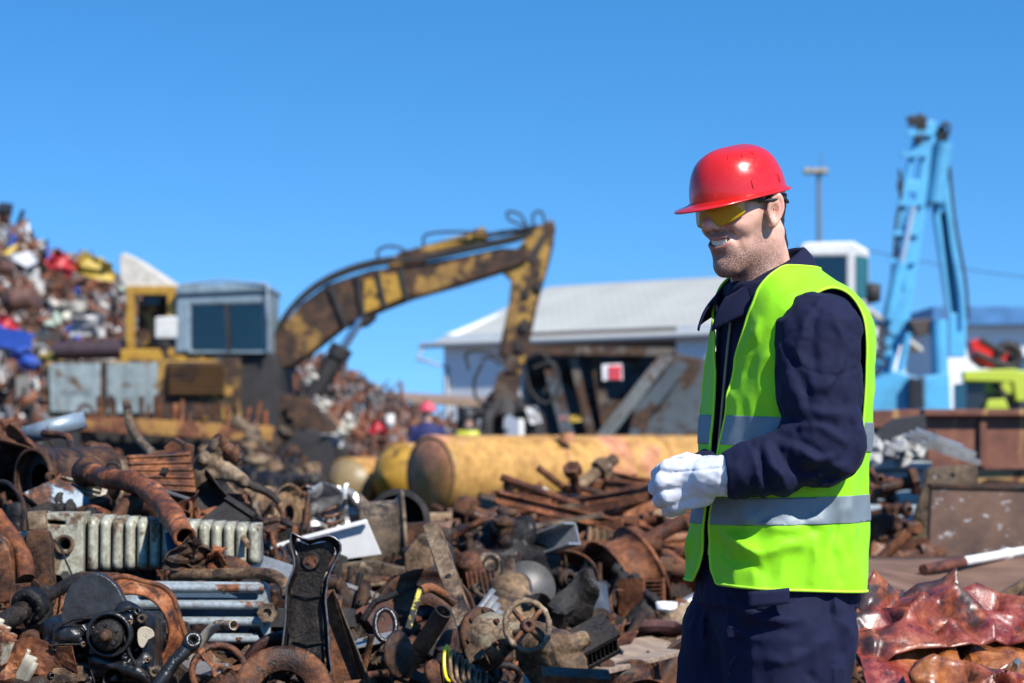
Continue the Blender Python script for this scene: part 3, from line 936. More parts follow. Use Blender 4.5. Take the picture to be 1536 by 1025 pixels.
op = np.interp(-Z, [400, 440, 480, 520, 560, 620, 680, 760, 820, 850, 885], [95, 62, 40, 28, 21, 14, 9, 6, 8, 16, 44])
front = np.where(f > 0, op - np.abs(arc - 4), -1000)
hem = -(Z + 872 - 10 * np.clip((X - 1100) / 200, 0, 1) * -1 - 22 * np.clip((1100 - X) / 80, 0, 1))
hem = -(Z + 868 + 12 * np.clip((X - 1060) / 240, 0, 1))
top = 58 - np.sqrt((X - 1150 - .35 * (Z + 400) * -1) ** 2 + (D * 1.0) ** 2)
top = np.where(Z > -470, top, -1000)
armN = np.where(D < 0, -poly_sd(X, Z, ARMHOLE), -1000)
AF = [(2 * 1178 - p[0] - 20, p[1]) for p in ARMHOLE]
armF = np.where(D > 30, -poly_sd(X, Z, AF), -1000)
topcut = Z + 404
fld = np.maximum.reduce([front, hem, top, armN, armF, topcut])
V1, F1 = clip(Vf, Ff, fld)
# smooth rims a little
VV, FF = shell(mworld(V1), F1, .0022)
vest = arr_mesh('safety_vest', VV, FF, M_lime, person)
for nm, z0, z1, sl0 in (('upper', -628, -671, .05), ('lower', -742, -781, -.02)):
    zc = Z + sl0 * (X - 1170)
    fb = np.maximum.reduce([front + 1, zc - z0, z1 - zc, armN, armF])
    V2, F2 = clip(Vf, Ff, fb)
    VV, FF = shell(mworld(V2), F2, .0012, .0014); arr_mesh('reflective_band', VV, FF, M_band, vest)
# vertical shoulder tapes are absent; the piping round the opening, hem and armholes
def rim_tube(V1, F1, name, mat, r):
    e = {}
    for t in F1:
        for q in range(3):
            a_, b_ = int(t[q]), int(t[(q + 1) % 3])
            if (b_, a_) in e: del e[(b_, a_)]
            else: e[(a_, b_)] = 1
    nx = {a_: b_ for a_, b_ in e}; W = mworld(V1); mb = MB(); done = set()
    for st in list(nx):
        if st in done: continue
        lp = [st]; done.add(st); c = nx.get(st)
        while c is not None and c not in done: lp.append(c); done.add(c); c = nx.get(c)
        if len(lp) < 60: continue
        p = np.array([W[i] for i in lp])
        for _ in range(6): p = (np.roll(p, 1, 0) + p * 2 + np.roll(p, -1, 0)) / 4
        mb.tube([Vector(q) for q in p[::3]], r, 6, closed=True)
    return mb.build(name, mat, vest)
rim_tube(V1, F1, 'piping', M_limepipe, .0030)

# ---- trousers
def trouser_sdf(P):
    X, D, Z = P
    d = torso_sdf(P, -16); d = smax(d, Z + 830, 6); d = smax(d, -Z - 945, 20)
    hn = J(1186, 960, -42); kn = J(1172, 1235, -62); an = J(1180, 1545, -55)
    hf = J(1112, 960, 62); kf = J(1062, 1235, 55); af = J(1058, 1545, 62)
    n_ = smin(s_cap(P, hn, kn, 97, 68), s_cap(P, kn, an, 67, 46), 12)
    f_ = smin(s_cap(P, hf, kf, 92, 66), s_cap(P, kf, af, 66, 46), 12)
    leg = smin(n_, f_, 7)
    d = smin(d, leg, 16)
    d = smax(d, -Z - 1560, 4)
    d = d - (D < 10) * folds(P, [([(1085, 905), (1140, 925), (1200, 925)], 9, 7), ([(1088, 925), (1140, 948), (1190, 945)], 8, -6), ([(1120, 990), (1180, 985), (1240, 955)], 9, 6),
        ([(1238, 895), (1262, 985)], 8, -6), ([(1255, 890), (1280, 960)], 8, 5), ([(1045, 880), (1030, 940), (1026, 1010)], 11, 9), ([(1052, 900), (1058, 980)], 7, -6),
        ([(1092, 900), (1098, 1000), (1106, 1110)], 9, 8), ([(1076, 900), (1078, 1020)], 7, -9), ([(1140, 1200), (1220, 1230)], 9, 8), ([(1130, 1250), (1210, 1290)], 8, -8), ([(1150, 1400), (1220, 1440)], 9, 8),
        ([(1130, 1010), (1150, 1060), (1210, 1090)], 9, 6), ([(1200, 1000), (1250, 1040)], 8, -5)])
    # side seam and pocket welt
    d = d + 1.6 * np.exp(-((X - 1226 - .02 * (Z + 900)) / 2.6) ** 2) * (D < -20) - 1.4 * np.exp(-((X - 1232 - .02 * (Z + 900)) / 3) ** 2) * (D < -20)
    d = d - 2.8 * (1 - 2 * np.abs(vnoise([X, D, Z * .7], 32))) - 1.1 * (1 - 2 * np.abs(vnoise([X, D + 50, Z], 14)))
    d = d + vnoise([X, D, Z * .6], 48) * 3.4 + vnoise([X, D, Z * .7], 19) * 1.4 + vnoise(P, 8) * .4
    return d
V, F = nets(trouser_sdf, (960, -190, -1572), (1330, 190, -826), 4.2)
tr = arr_mesh('trousers', mworld(V), F, M_navy, person)
mb = MB()  # hip pocket flap
mb.sheet(lambda a, b: mworld([J(1122 + a * 62, 888 + b * 24 - 6 * a, -148 - 4 * math.sin(a * 3))])[0], 8, 4, .003); mb.build('pocket_flap', M_navy, tr)
for (ax, ad) in ((J(1180, 1545, -55)), (J(1058, 1545, 62))) and ((J(1180, 1545, -55)[0], -55), (J(1058, 1545, 62)[0], 62)):
    def boot(P, ax=ax, ad=ad):
        X, D, Z = P
        f = (X - ax) * TF[0] + (D - ad) * TF[1]; s = (X - ax) * TS[0] + (D - ad) * TS[1]; Q = [f, s, Z]
        d = s_cap(Q, (0, 0, -1480), (0, 0, -1560), 40, 38)
        d = smin(d, s_cap(Q, (0, 0, -1563), (105, 0, -1572), 36, 32), 18)
        d = smax(d, -(Z + 1596), 3); return d
    V, F = nets(boot, (ax - 190, ad - 110, -1602), (ax + 60, ad + 60, -1475), 5)
    arr_mesh('boot', mworld(V), F, M_boot, person)

# ---- gloves
def hand(P, pal, kn, mid, tip, th, rr, wr):
    d = None
    a, b = pal
    for k in range(4):
        q = s_cap(P, (a[0] * (1 - k / 3) + b[0] * k / 3, a[1] * (1 - k / 3) + b[1] * k / 3, a[2] * (1 - k / 3) + b[2] * k / 3), kn[k], 12.5, rr[k] + 1.2)
        d = q if d is None else smin(d, q, 3.5)
    for k in range(4):
        q = smin(s_cap(P, kn[k], mid[k], rr[k], rr[k] * .95), s_cap(P, mid[k], tip[k], rr[k] * .95, rr[k] * .82), 2)
        d = smin(d, q, .8)
    q = smin(s_cap(P, th[0], th[1], 13.5, 11.5), s_cap(P, th[1], th[2], 11.5, 9.5), 2)
    d = smin(d, q, 4)
    d = smin(d, s_cap(P, wr[0], wr[1], wr[2], wr[3]), 12)
    return d
def glove_near(P):
    X, D, Z = P
    pal = (J(1052, 706, -122), J(1056, 746, -116))
    kn = [J(1003, 703, -112), J(996, 722, -116), J(1001, 742, -112), J(1012, 757, -104)]
    mid = [J(990, 712, -82), J(985, 732, -84), J(991, 750, -82), J(1004, 763, -78)]
    tip = [J(1012, 722, -58), J(1008, 738, -58), J(1012, 752, -60), J(1020, 763, -60)]
    th = [J(1060, 700, -108), J(1030, 694, -94), J(1006, 698, -78)]
    d = hand(P, pal, kn, mid, tip, th, [14, 14, 13.5, 12], (J(1062, 716, -128), J(1096, 712, -138), 29, 32))
    d = smax(d, X - J(1104, 712, -138)[0], 3)
    # seam over the index side, wrinkles at the wrist
    ln = Z - (-700 - .10 * (1060 - X))
    d = d + 1.5 * np.exp(-(ln / 1.6) ** 2) * (X > 1000) * (X < 1066) * (D < -95)
    d = d + 1.6 * np.exp(-((X - 1064 - .1 * (Z + 715)) / 2.0) ** 2)
    d = d + vnoise([X, D, Z * .7], 15) * 1.9 + vnoise([X * .6, D, Z], 7) * .9
    d = d + 1.3 * np.sin((X + .3 * Z) / 4.2 + 2 * vnoise(P, 22)) * np.exp(-((X - 1076) / 13) ** 2)
    return d
V, F = nets(glove_near, (955, -185, -800), (1115, -25, -665), 1.7)
gn = arr_mesh('glove', mworld(V), F, M_glove, person)
def glove_far(P):
    X, D, Z = P
    pal = (J(1048, 702, -48), J(1046, 738, -44))
    kn = [J(1012, 700, -60), J(1010, 716, -62), J(1014, 732, -62), J(1022, 746, -60)]
    mid = [J(1016, 708, -86), J(1016, 722, -88), J(1020, 736, -88), J(1028, 748, -84)]
    tip = [J(1034, 712, -84), J(1034, 724, -86), J(1036, 736, -86), J(1040, 746, -82)]
    th = [J(1050, 698, -56), J(1030, 690, -66), J(1012, 694, -74)]
    d = hand(P, pal, kn, mid, tip, th, [12, 12, 11.5, 10.5], (J(1052, 712, -44), J(1064, 713, -40), 27, 30))
    return d + vnoise(P, 13) * 1.2
V, F = nets(glove_far, (970, -115, -790), (1105, 10, -660), 2.0)
arr_mesh('glove', mworld(V), F, M_glove, person)
# ================================================================== heap surface
HY = [2.6, 3.4, 4.5, 5.0, 5.5, 6.0, 6.6, 7.5, 8.5, 9.5, 10.5, 12, 14, 17, 22, 28, 37]
HC = {-300: [0, .1, .66, .85, .97, 1.12, 1.22, 1.2, 1.1, .9, .7, .5, .4, .5, .8, .5, .4],
      0: [0, .1, .62, .80, .92, 1.06, 1.16, 1.1, .95, .8, .6, .5, .4, .6, .9, .5, .4],
      400: [0, .1, .60, .76, .86, .95, 1.00, .9, .78, .7, .65, .6, .6, .8, 1.0, .5, .4],
      550: [0, .1, .58, .70, .76, .82, .86, .85, .8, .72, .66, .6, .5, .45, .5, .5, .4],
      700: [0, .1, .54, .62, .69, .74, .80, .84, .82, .76, .70, .6, .5, .55, .5, .2, .1],
      850: [0, .0, .46, .55, .62, .66, .70, .74, .80, .86, .86, .7, .5, .5, .5, .2, .1],
      1000: [0, .0, .22, .40, .50, .54, .56, .58, .68, .80, .90, .9, .6, .5, .5, .2, .1],
      1150: [0, .0, .0, .1, .30, .5, .58, .62, .70, .80, .9, .85, .6, .5, .4, .2, .1],
      1300: [0, .0, .05, .35, .50, .58, .62, .58, .62, .7, .8, .9, .9, .5, .2, .1, .1],
      1536: [0, .0, .15, .45, .55, .60, .60, .56, .60, .66, .72, .9, 1.0, .6, .2, .1, .1],
      1900: [0, .0, .15, .45, .55, .60, .60, .56, .60, .66, .72, .9, 1.0, .6, .2, .1, .1]}
_hx = sorted(HC)
def heap_z(x, y):
    y = max(HY[0], min(HY[-1], y)); px = 768 + FPX * x / y
    px = max(_hx[0], min(_hx[-1], px))
    i = max(k for k in range(len(_hx) - 1) if _hx[k] <= px); t = (px - _hx[i]) / (_hx[i + 1] - _hx[i])
    a = np.interp(y, HY, HC[_hx[i]]); b = np.interp(y, HY, HC[_hx[i + 1]])
    return float(a * (1 - t) + b * t)

# ================================================================== library of scrap pieces (built round the origin)
rs = random.Random(11)
def rnd(a, b): return rs.uniform(a, b)
def casting(seed, s=.2, res=.0075):
    r = random.Random(seed); prim = []
    for k in range(r.randint(2, 4)):
        c = np.array([r.uniform(-.3, .3), r.uniform(-.3, .3), r.uniform(-.3, .3)]) * s
        prim.append(('b', c, np.array([r.uniform(.15, .4), r.uniform(.15, .4), r.uniform(.12, .32)]) * s))
    for k in range(r.randint(3, 6)):
        a = np.array([r.uniform(-.5, .5), r.uniform(-.5, .5), r.uniform(-.5, .5)]) * s
        d = np.zeros(3); d[r.randint(0, 2)] = r.choice([-1, 1]) * r.uniform(.2, .6) * s
        prim.append(('c', a, a + d, r.uniform(.06, .22) * s, r.random() < .6))
    def f(P):
        d = None
        for p in prim:
            q = s_box(P, p[1], p[2], .02 * s / .2) if p[0] == 'b' else s_cap(P, p[1], p[2], p[3])
            d = q if d is None else smin(d, q, .045 * s)
        for p in prim:
            if p[0] == 'c':
                ax = int(np.argmax(np.abs(p[2] - p[1]))); o = [i for i in range(3) if i != ax]; sg = np.sign((p[2] - p[1])[ax])
                rad = np.sqrt((P[o[0]] - p[2][o[0]]) ** 2 + (P[o[1]] - p[2][o[1]]) ** 2); al = (P[ax] - p[2][ax]) * sg
                fl = np.maximum(rad - p[3] * 1.35, np.abs(al) - .05 * s); d = np.minimum(d, fl)
                if p[4]: d = np.maximum(d, -np.maximum(rad - p[3] * .62, -(al + .25 * s)))
        return d + .006 * s / .2 * vnoise(P, .03 * s / .2)
    return nets(f, (-s * 1.1,) * 3, (s * 1.1,) * 3, res * s / .2)
def crumple(w, h, seed, amp=.06, n=22, thick=.003):
    r = random.Random(seed); o = r.uniform(0, 50)
    mb = MB()
    def f(a, b):
        x = (a - .5) * w; z = (b - .5) * h; p = [np.array(x * 1.0 + o), np.array(z * 1.0 + o * .7), np.array(o)]
        s_ = max(w, h)
        q = float(1 - abs(vnoise(p, s_ * .33)) * 2) * amp + float(vnoise(p, s_ * .14)) * amp * .45
        q2 = float(vnoise([p[1], p[2], p[0]], s_ * .3)) * amp
        return Vector((x + q2, q, z + q2 * .6))
    mb.sheet(f, n, max(4, int(n * h / w)), thick, smooth=False); return mb
def ngon(r, n, a0=0): return [(r * math.cos(a0 + 2 * math.pi * k / n), r * math.sin(a0 + 2 * math.pi * k / n)) for k in range(n)]
def bolt_ring(mb, c, ax, R_, n, r=.008, h=.012):
    x, y, d = frame_z(ax); c = Vector(c)
    for k in range(n):
        a = 2 * math.pi * k / n; p = c + x * (R_ * math.cos(a)) + y * (R_ * math.sin(a)); mb.cyl(p, p + d * h, r, seg=6, smooth=False)
def t_pipe(L=.5, r=.02, bend=.1):
    mb = MB(); pts = [(-L / 2, 0, 0), (-L / 5, rnd(-.3, .3) * bend, rnd(-1, 1) * bend), (L / 5, rnd(-1, 1) * bend, rnd(-.4, .4) * bend), (L / 2, 0, rnd(-1, 1) * bend)]
    p = spline(pts, 5); n = len(p)
    # hollow ends
    mb.tube(p, r, 12, caps=False); mb.tube(p, r * .8, 12, caps=False)
    for e, q in ((p[0], p[1]), (p[-1], p[-2])):
        d = (Vector(e) - Vector(q)).normalized(); mb.lathe([(r * .8, -.001), (r, -.001), (r * 1.02, 0.001), (r * .8, .001)], e, d, 12)
    return mb
def t_disc(r=.12, hub=.045, th=.022, holes=5):
    mb = MB(); mb.lathe([(hub * .5, -.03), (hub, -.03), (hub, -.012), (r * .62, -.012), (r * .64, -th / 2), (r, -th / 2), (r, th / 2), (r * .6, th / 2), (r * .58, 0.0), (hub * .5, .0)], seg=36)
    bolt_ring(mb, (0, 0, -.012), (0, 0, -1), hub * .75, holes, .006, .022); return mb
def t_gear(r=.09, n=22, w=.03):
    mb = MB(); pts = []
    for k in range(n):
        a = 2 * math.pi * k / n
        for (da, rr) in ((0, .9), (.18, .9), (.32, 1.0), (.62, 1.0), (.78, .9)): pts.append((r * rr * math.cos(a + da * 2 * math.pi / n), r * rr * math.sin(a + da * 2 * math.pi / n)))
    mb.prism(pts, w, holes=[ngon(r * .3, 14)]); mb.lathe([(r * .3, -.012), (r * .42, -.012), (r * .42, w + .012), (r * .3, w + .012)], axis=(0, 1, 0), seg=20); return mb
def t_bracket(w=.16, h=.12, th=.006):
    mb = MB(); o = smooth_poly([(-w / 2, 0), (-w / 2, h * .5), (-w * .3, h), (w * .25, h * .95), (w / 2, h * .4), (w / 2, 0)], 3)
    mb.prism(o, th, holes=[[(x * .9 + w * .02, z + h * .55) for x, z in ngon(w * .10, 10)]]); mb.box((0, -w * .2, -.0032), (w, w * .42, th)); 
    return mb
def t_bar(L=.5, w=.04, th=.006, kind='L'):
    mb = MB()
    if kind == 'L': o = [(0, 0), (w, 0), (w, th), (th, th), (th, w), (0, w)]
    elif kind == 'C': o = [(0, 0), (w, 0), (w, th), (th, th), (th, w - th), (w, w - th), (w, w), (0, w)]
    elif kind == 'I': o = [(0, 0), (w, 0), (w, th), (w / 2 + th / 2, th), (w / 2 + th / 2, w - th), (w, w - th), (w, w), (0, w), (0, w - th), (w / 2 - th / 2, w - th), (w / 2 - th / 2, th), (0, th)]
    else: o = [(0, 0), (w, 0), (w, th), (0, th)]
    mb.prism([(x - w / 2, z - w / 2) for x, z in o], L, c=(0, -L / 2, 0)); return xf(mb, Euler((0, 0, R(90))).to_matrix())
def t_bolt(L=.25, r=.012):
    mb = MB(); mb.cyl((-L / 2, 0, 0), (L / 2, 0, 0), r, seg=10); mb.cyl((L / 2 - .001, 0, 0), (L / 2 + r * 1.2, 0, 0), r * 2, seg=6, smooth=False); mb.cyl((-L * .3, 0, 0), (-L * .3 + r * 1.3, 0, 0), r * 1.9, seg=6, smooth=False); return mb
def t_spring(R_=.045, r=.006, turns=5, L=.2):
    mb = MB(); n = turns * 16; mb.tube([(R_ * math.cos(2 * math.pi * k / 16), R_ * math.sin(2 * math.pi * k / 16), L * k / n) for k in range(n + 1)], r, 8); return mb
def t_wheel(r=.16, tube=.012, spokes=4, hub=.03, flat=.5):
    mb = MB(); mb.torus((0, 0, 0), (0, 0, 1), r, tube, 40, 8)
    mb.lathe([(hub * .35, -.02), (hub, -.02), (hub, .02), (hub * .35, .02)], seg=18)
    for k in range(spokes):
        a = 2 * math.pi * k / spokes + .3; mb.beam((hub * .8 * math.cos(a), hub * .8 * math.sin(a), 0), (r * math.cos(a), r * math.sin(a), 0), tube * 1.5, tube)
    return mb
def t_rim(r=.19, w=.14):
    mb = MB(); mb.lathe([(r, -w / 2), (r * 1.04, -w / 2 + .008), (r * .97, -w * .4), (r * .86, -w * .28), (r * .86, w * .28), (r * .97, w * .4), (r * 1.04, w / 2), (r, w / 2), (r * .93, w * .38), (r * .80, w * .2), (r * .74, w * .3), (r * .3, w * .42), (r * .3, w * .38), (r * .7, w * .25), (r * .80, -w * .28), (r * .93, -w * .4)], seg=36); return mb
def t_can(r=.06, L=.3):
    mb = MB(); mb.lathe([(0, -L / 2), (r * .9, -L / 2), (r, -L / 2 + .01), (r, -L * .2), (r * 1.04, -L * .19), (r * 1.04, -L * .17), (r, -L * .16), (r, L / 2 - .01), (r * .9, L / 2), (r * .35, L / 2 + .005), (r * .35, L / 2 + .05), (r * .25, L / 2 + .05), (r * .25, L / 2), (0, L / 2 - .02)], seg=24, closed=False); return mb
def t_cable(L=.6, r=.005):
    mb = MB(); p = [(0, 0, 0)]; a = rnd(0, 6)
    for k in range(7): a += rnd(-1.1, 1.1); q = p[-1]; p.append((q[0] + L / 7 * math.cos(a), q[1] + L / 7 * math.sin(a) * .6, q[2] + rnd(-.06, .06)))
    c = p[3]; mb.tube(spline([tuple(a_ - b for a_, b in zip(q, c)) for q in p], 5), r, 6); return mb
def t_rod(L=.3, r1=.03, r2=.018):
    mb = MB(); mb.lathe([(r1 * .65, -.012), (r1, -.012), (r1, .012), (r1 * .65, .012)], (-L / 2, 0, 0), (0, 1, 0), 20)
    mb.lathe([(r2 * .6, -.012), (r2, -.012), (r2, .012), (r2 * .6, .012)], (L / 2, 0, 0), (0, 1, 0), 16)
    mb.prism([(-L / 2 + r1 * .9, -r1 * .5), (L / 2 - r2 * .9, -r2 * .5), (L / 2 - r2 * .9, r2 * .5), (-L / 2 + r1 * .9, r1 * .5)], .012, c=(0, -.006, 0)); return mb
def t_fins(w=.18, h=.12, n=14):
    mb = MB()
    for k in range(n): mb.box((-w / 2 + w * k / (n - 1), 0, 0), (.003, .08, h))
    mb.box((0, 0, h / 2 + .006), (w + .02, .085, .014)); mb.box((0, 0, -h / 2 - .006), (w + .02, .085, .014)); mb.cyl((-w / 2 - .01, 0, 0), (w / 2 + .01, 0, 0), .012, seg=10); return mb
def t_corr(w=.24, h=.16, n=6):
    mb = MB(); mb.sheet(lambda a, b: Vector(((a - .5) * w, .012 * math.sin(b * n * 2 * math.pi) + .02 * (a - .5) ** 2, (b - .5) * h)), 8, n * 8, .003); return mb
def t_flange(r=.07, L=.16, r2=.035):
    mb = MB(); mb.lathe([(r2 * .8, 0), (r, 0), (r, .018), (r2, .018), (r2, L - .018), (r, L - .018), (r, L), (r2 * .8, L)], c=(0, 0, -L / 2), seg=26)
    bolt_ring(mb, (0, 0, L / 2), (0, 0, 1), r * .75, 6, .007, .01); return mb
def t_chunk(s=.1):
    mb = MB(); mb.box((0, 0, 0), (s * rnd(.8, 1.6), s * rnd(.5, 1), s * rnd(.4, .8)), jit=s * .18); mb.box((s * .3, s * .1, s * .2), (s * .5, s * .5, s * .3), rot=(.3, .5, rnd(0, 2)), jit=s * .1); return mb

KIN = ['dark', 'black', 'galv', 'mid', 'mid', 'orange', 'black', 'tan', 'oxide', 'galv', 'cream', 'fblue']
def kmat(kind, sc=9):
    if kind == 'galv': return paint('fill_galvanised', (.40, .41, .41), worn=.3, rustc='mid', scale=12, rough=.35, metal=.5)
    if kind == 'cream': return paint('fill_cream', (.50, .46, .36), worn=.4, rustc='orange', scale=10, rough=.5)
    if kind == 'fblue': return paint('fill_blue', (.12, .20, .28), worn=.45, rustc='mid', scale=10, rough=.45)
    return rust(kind, sc)
ADJ = dict(dark='dark rusty', mid='brown rusty', orange='orange rusty', black='oily black', tan='dusty tan', oxide='reddish rusty', galv='scuffed silvery', cream='chipped cream', fblue='faded blue')
TYPES = [  # name, category, maker, bevel, words
    ('bent_pipe', 'pipe', lambda: t_pipe(rnd(.35, .6), rnd(.014, .026), .09), 0, 'bent pipe'),
    ('brake_disc', 'brake disc', lambda: t_disc(rnd(.10, .14)), 0, 'brake disc'),
    ('gear_wheel', 'gear', lambda: t_gear(rnd(.06, .10)), .0015, 'toothed gear'),
    ('steel_bracket', 'bracket', lambda: t_bracket(rnd(.13, .2), rnd(.1, .16)), .0015, 'bracket with a round hole'),
    ('angle_bar', 'bar', lambda: t_bar(rnd(.35, .7), rnd(.03, .05), .005, 'L'), .001, 'angle bar'),
    ('channel_bar', 'bar', lambda: t_bar(rnd(.3, .6), rnd(.05, .08), .006, 'C'), .001, 'channel bar'),
    ('long_bolt', 'bolt', lambda: t_bolt(rnd(.18, .32), rnd(.009, .014)), 0, 'long bolt with nut'),
    ('coil_spring', 'spring', lambda: t_spring(rnd(.035, .05), .006, 5, rnd(.14, .22)), 0, 'coil spring'),
    ('pressed_wheel', 'wheel', lambda: t_rim(rnd(.13, .17), .12), 0, 'wheel rim'),
    ('steel_canister', 'canister', lambda: t_can(rnd(.04, .06), rnd(.2, .3)), 0, 'round canister'),
    ('steel_cable', 'cable', lambda: t_cable(rnd(.5, .9)), 0, 'curling cable'),
    ('connecting_rod', 'rod', lambda: t_rod(rnd(.2, .3)), .0015, 'connecting rod'),
    ('cooling_fins', 'radiator', lambda: t_fins(rnd(.14, .2)), 0, 'finned cooler block'),
    ('corrugated_plate', 'plate', lambda: t_corr(rnd(.2, .3), rnd(.12, .2)), 0, 'corrugated plate'),
    ('pipe_flange', 'flange', lambda: t_flange(rnd(.05, .08), rnd(.1, .2)), 0, 'flanged pipe stub'),
    ('crumpled_sheet', 'sheet', lambda: crumple(rnd(.25, .4), rnd(.18, .3), rs.randint(0, 999), .05, 16), 0, 'crumpled metal sheet'),
    ('metal_chunk', 'scrap lump', lambda: t_chunk(rnd(.07, .12)), .004, 'broken metal lump'),
    ('flat_strip', 'strip', lambda: t_bar(rnd(.3, .6), rnd(.04, .07), .005, 'F'), .001, 'flat steel strip'),
]
PROTO = {}   # (type index, rust kind, variant) -> mesh
def proto_mesh(ti, kind, var):
    k = (ti, kind, var)
    if k not in PROTO:
        n, c, mk, bv, w_ = TYPES[ti]; o = mk().build(n, kmat(kind), None, bevel=bv); PROTO[k] = o.data; bpy.data.objects.remove(o)
    return PROTO[k]
CAST = {}
def cast_mesh(i, kind, s):
    k = (i, kind)
    if k not in CAST:
        V, F = casting(100 + i, s); me = bpy.data.meshes.new('engine_casting'); me.from_pydata(V.tolist(), [], [tuple(int(q) for q in f) for f in F])
        me.polygons.foreach_set('use_smooth', [True] * len(me.polygons)); me.materials.append(rust(kind, 9)); CAST[k] = me
    return CAST[k]
# ================================================================== ground and far setting
def W(px, py, Y):
    p = at(px, py, Y); return (p.x, p.z)
def pprism(mb, pts, Y, thick, holes=None):
    """outline given in photo pixels, seen face on at distance Y, real thickness going away"""
    return mb.prism([W(x, y, Y) for x, y in pts], thick, c=(0, Y, 0), holes=[[W(x, y, Y) for x, y in h] for h in holes] if holes else None)

def dirt_mat():
    t = NT('yard_dirt'); tc = t.coord(False)
    n = t.noise(0.35, 6, 0.65, tc); n2 = t.noise(6, 6, 0.7, tc)
    c = t.ramp(n, [(0.3, (0.10, 0.075, 0.055)), (0.5, (0.17, 0.13, 0.10)), (0.7, (0.24, 0.2, 0.16))])
    c = t.mix(0.6, c, t.ramp(n2, [(0.3, (0.5, 0.5, 0.5)), (0.7, (1.2, 1.2, 1.2))]), 'MULTIPLY')
    t.set(Base_Color=c, Roughness=0.95, Normal=t.bump(n2, 0.5, 0.05)); return t.m
mb = MB(); S = 2500
mb.add([(-S, -60, 0), (S, -60, 0), (S, S, 0), (-S, S, 0)], [(0, 1, 2, 3)])
g = mb.build('ground', dirt_mat()); g['kind'] = 'structure'

# ---- white warehouse with grey roof
wh = thing('warehouse', 'long white warehouse with a pale grey gabled roof behind the grapple', 'warehouse', (-2.0, 60, 0))
A = R(38); ex = Vector((math.cos(A), -math.sin(A), 0)); ey = Vector((math.sin(A), math.cos(A), 0)); O = Vector((-2.0, 60.4, 0))
def WL(a, b, z): return O + ex * a + ey * b + Vector((0, 0, z))
MWL = Matrix((ex, ey, Vector((0, 0, 1)))).transposed()
m_white = plain('white_render', (0.72, 0.74, 0.74), rough=0.8, var=0.06, scale=1.2)
m_dkint = plain('shed_interior_shade', (0.05, 0.045, 0.045), rough=0.9, scale=1)
t = NT('grey_roof_sheet'); n = t.noise(0.5, 4, 0.6); wv = t.n('ShaderNodeTexWave', bands_direction='X'); wv.inputs['Scale'].default_value = 1.2
t.l(t.n('ShaderNodeTexCoord').outputs['Object'], wv.inputs['Vector'])
t.set(Base_Color=t.ramp(n, [(0.3, (0.40, 0.39, 0.34)), (0.7, (0.48, 0.47, 0.41))]), Roughness=0.55, Normal=t.bump(wv.outputs['Fac'], 0.12, 0.03)); m_roof = t.m
LEN, HW, EH, RH = 9.6, 5.6, 4.35, 6.15
mb = MB()
mb.box(WL(1.45, 0, EH / 2 - .02), (2.9, .22, EH - .06), M=MWL)              # the white front bay
mb.box(WL(LEN - .6, 0, EH / 2 - .02), (1.2, .22, EH - .06), M=MWL)
mb.box(WL(LEN / 2, HW * 2, EH / 2 - .02), (LEN, .22, EH - .06), M=MWL)
for a in (0, LEN):
    pts = [(0.1, 0), (2 * HW - .1, 0), (2 * HW - .1, EH), (HW, RH - .15), (0.1, EH)]
    v = [WL(a - .11, b, z) for b, z in pts] + [WL(a + .11, b, z) for b, z in pts]
    mb.add(v, [(0, 1, 2, 3, 4), (9, 8, 7, 6, 5)] + [(i, 5 + i, 5 + (i + 1) % 5, (i + 1) % 5) for i in range(5)])
mb.build('wall', m_white, wh)
mb = MB()
for a in np.arange(5.5, LEN - 1, 2.9): mb.box(WL(a, .1, EH / 2), (.22, .22, EH - .1), M=MWL)
mb.box(WL(LEN / 2 + 1.4, .05, EH - .3), (LEN - 3.2, .16, .5), M=MWL)
mb.build('post', plain('steel_post', (0.12, 0.09, 0.08), scale=2), wh)
mb = MB(); mb.box(WL(LEN / 2, HW * 1.2, EH / 2), (LEN - .6, .12, EH - .2), M=MWL); mb.build('inner_wall', m_dkint, wh)  # near-black wall: shade of the open bay is put into its colour
mb = MB()
for sg in (0, 1):
    b0, b1 = (-.3, HW + .02) if sg == 0 else (2 * HW + .75, HW - .02)
    z0 = EH - .26
    v = [WL(-.3, b0, z0), WL(LEN + .3, b0, z0), WL(LEN + .3, b1, RH), WL(-.3, b1, RH)]
    v2 = [p - Vector((0, 0, .14)) for p in v]
    mb.add(v + v2, [(0, 1, 2, 3), (7, 6, 5, 4), (0, 4, 5, 1), (1, 5, 6, 2), (2, 6, 7, 3), (3, 7, 4, 0)])
mb.build('roof', m_roof, wh)
mb = MB(); mb.cyl(WL(-.7, -.37, EH - .34), WL(LEN + .6, -.37, EH - .34), .09, seg=10); mb.build('gutter', plain('gutter_grey', (.3, .32, .33), rough=.5), wh)
mb = MB(); mb.tube([WL(-.62, -.37, EH - .4), WL(-.55, -.7, EH - .75), WL(.15, -.18, EH - 1.0), WL(.2, -.16, .2)], .06, 8); mb.build('downpipe', plain('gutter_grey', (.3, .32, .33)), wh)

# ---- blue roofed hall on the right
bh = thing('industrial_hall', 'far white industrial hall with a blue roof edge behind the blue crane', 'hall', (26, 92, 0))
mb = MB(); p0 = at(1372, 655, 95); 
mb.box((p0.x + 26, 95, 3.1), (52, 12, 6.2)); mb.build('wall', m_white, bh)
mb = MB(); mb.box((p0.x + 26, 94.8, 6.62), (53, 13.2, .8)); mb.build('roof', plain('blue_fascia', (0.05, 0.16, 0.34), rough=.5, scale=1), bh)
for k in range(7): MB().box((p0.x + 3.5 + k * 6.4, 88.96, 4.3), (2.6, .08, 1.1)).build('window', plain('hall_window', (0.05, 0.09, 0.13), rough=.15, bump=0), bh)

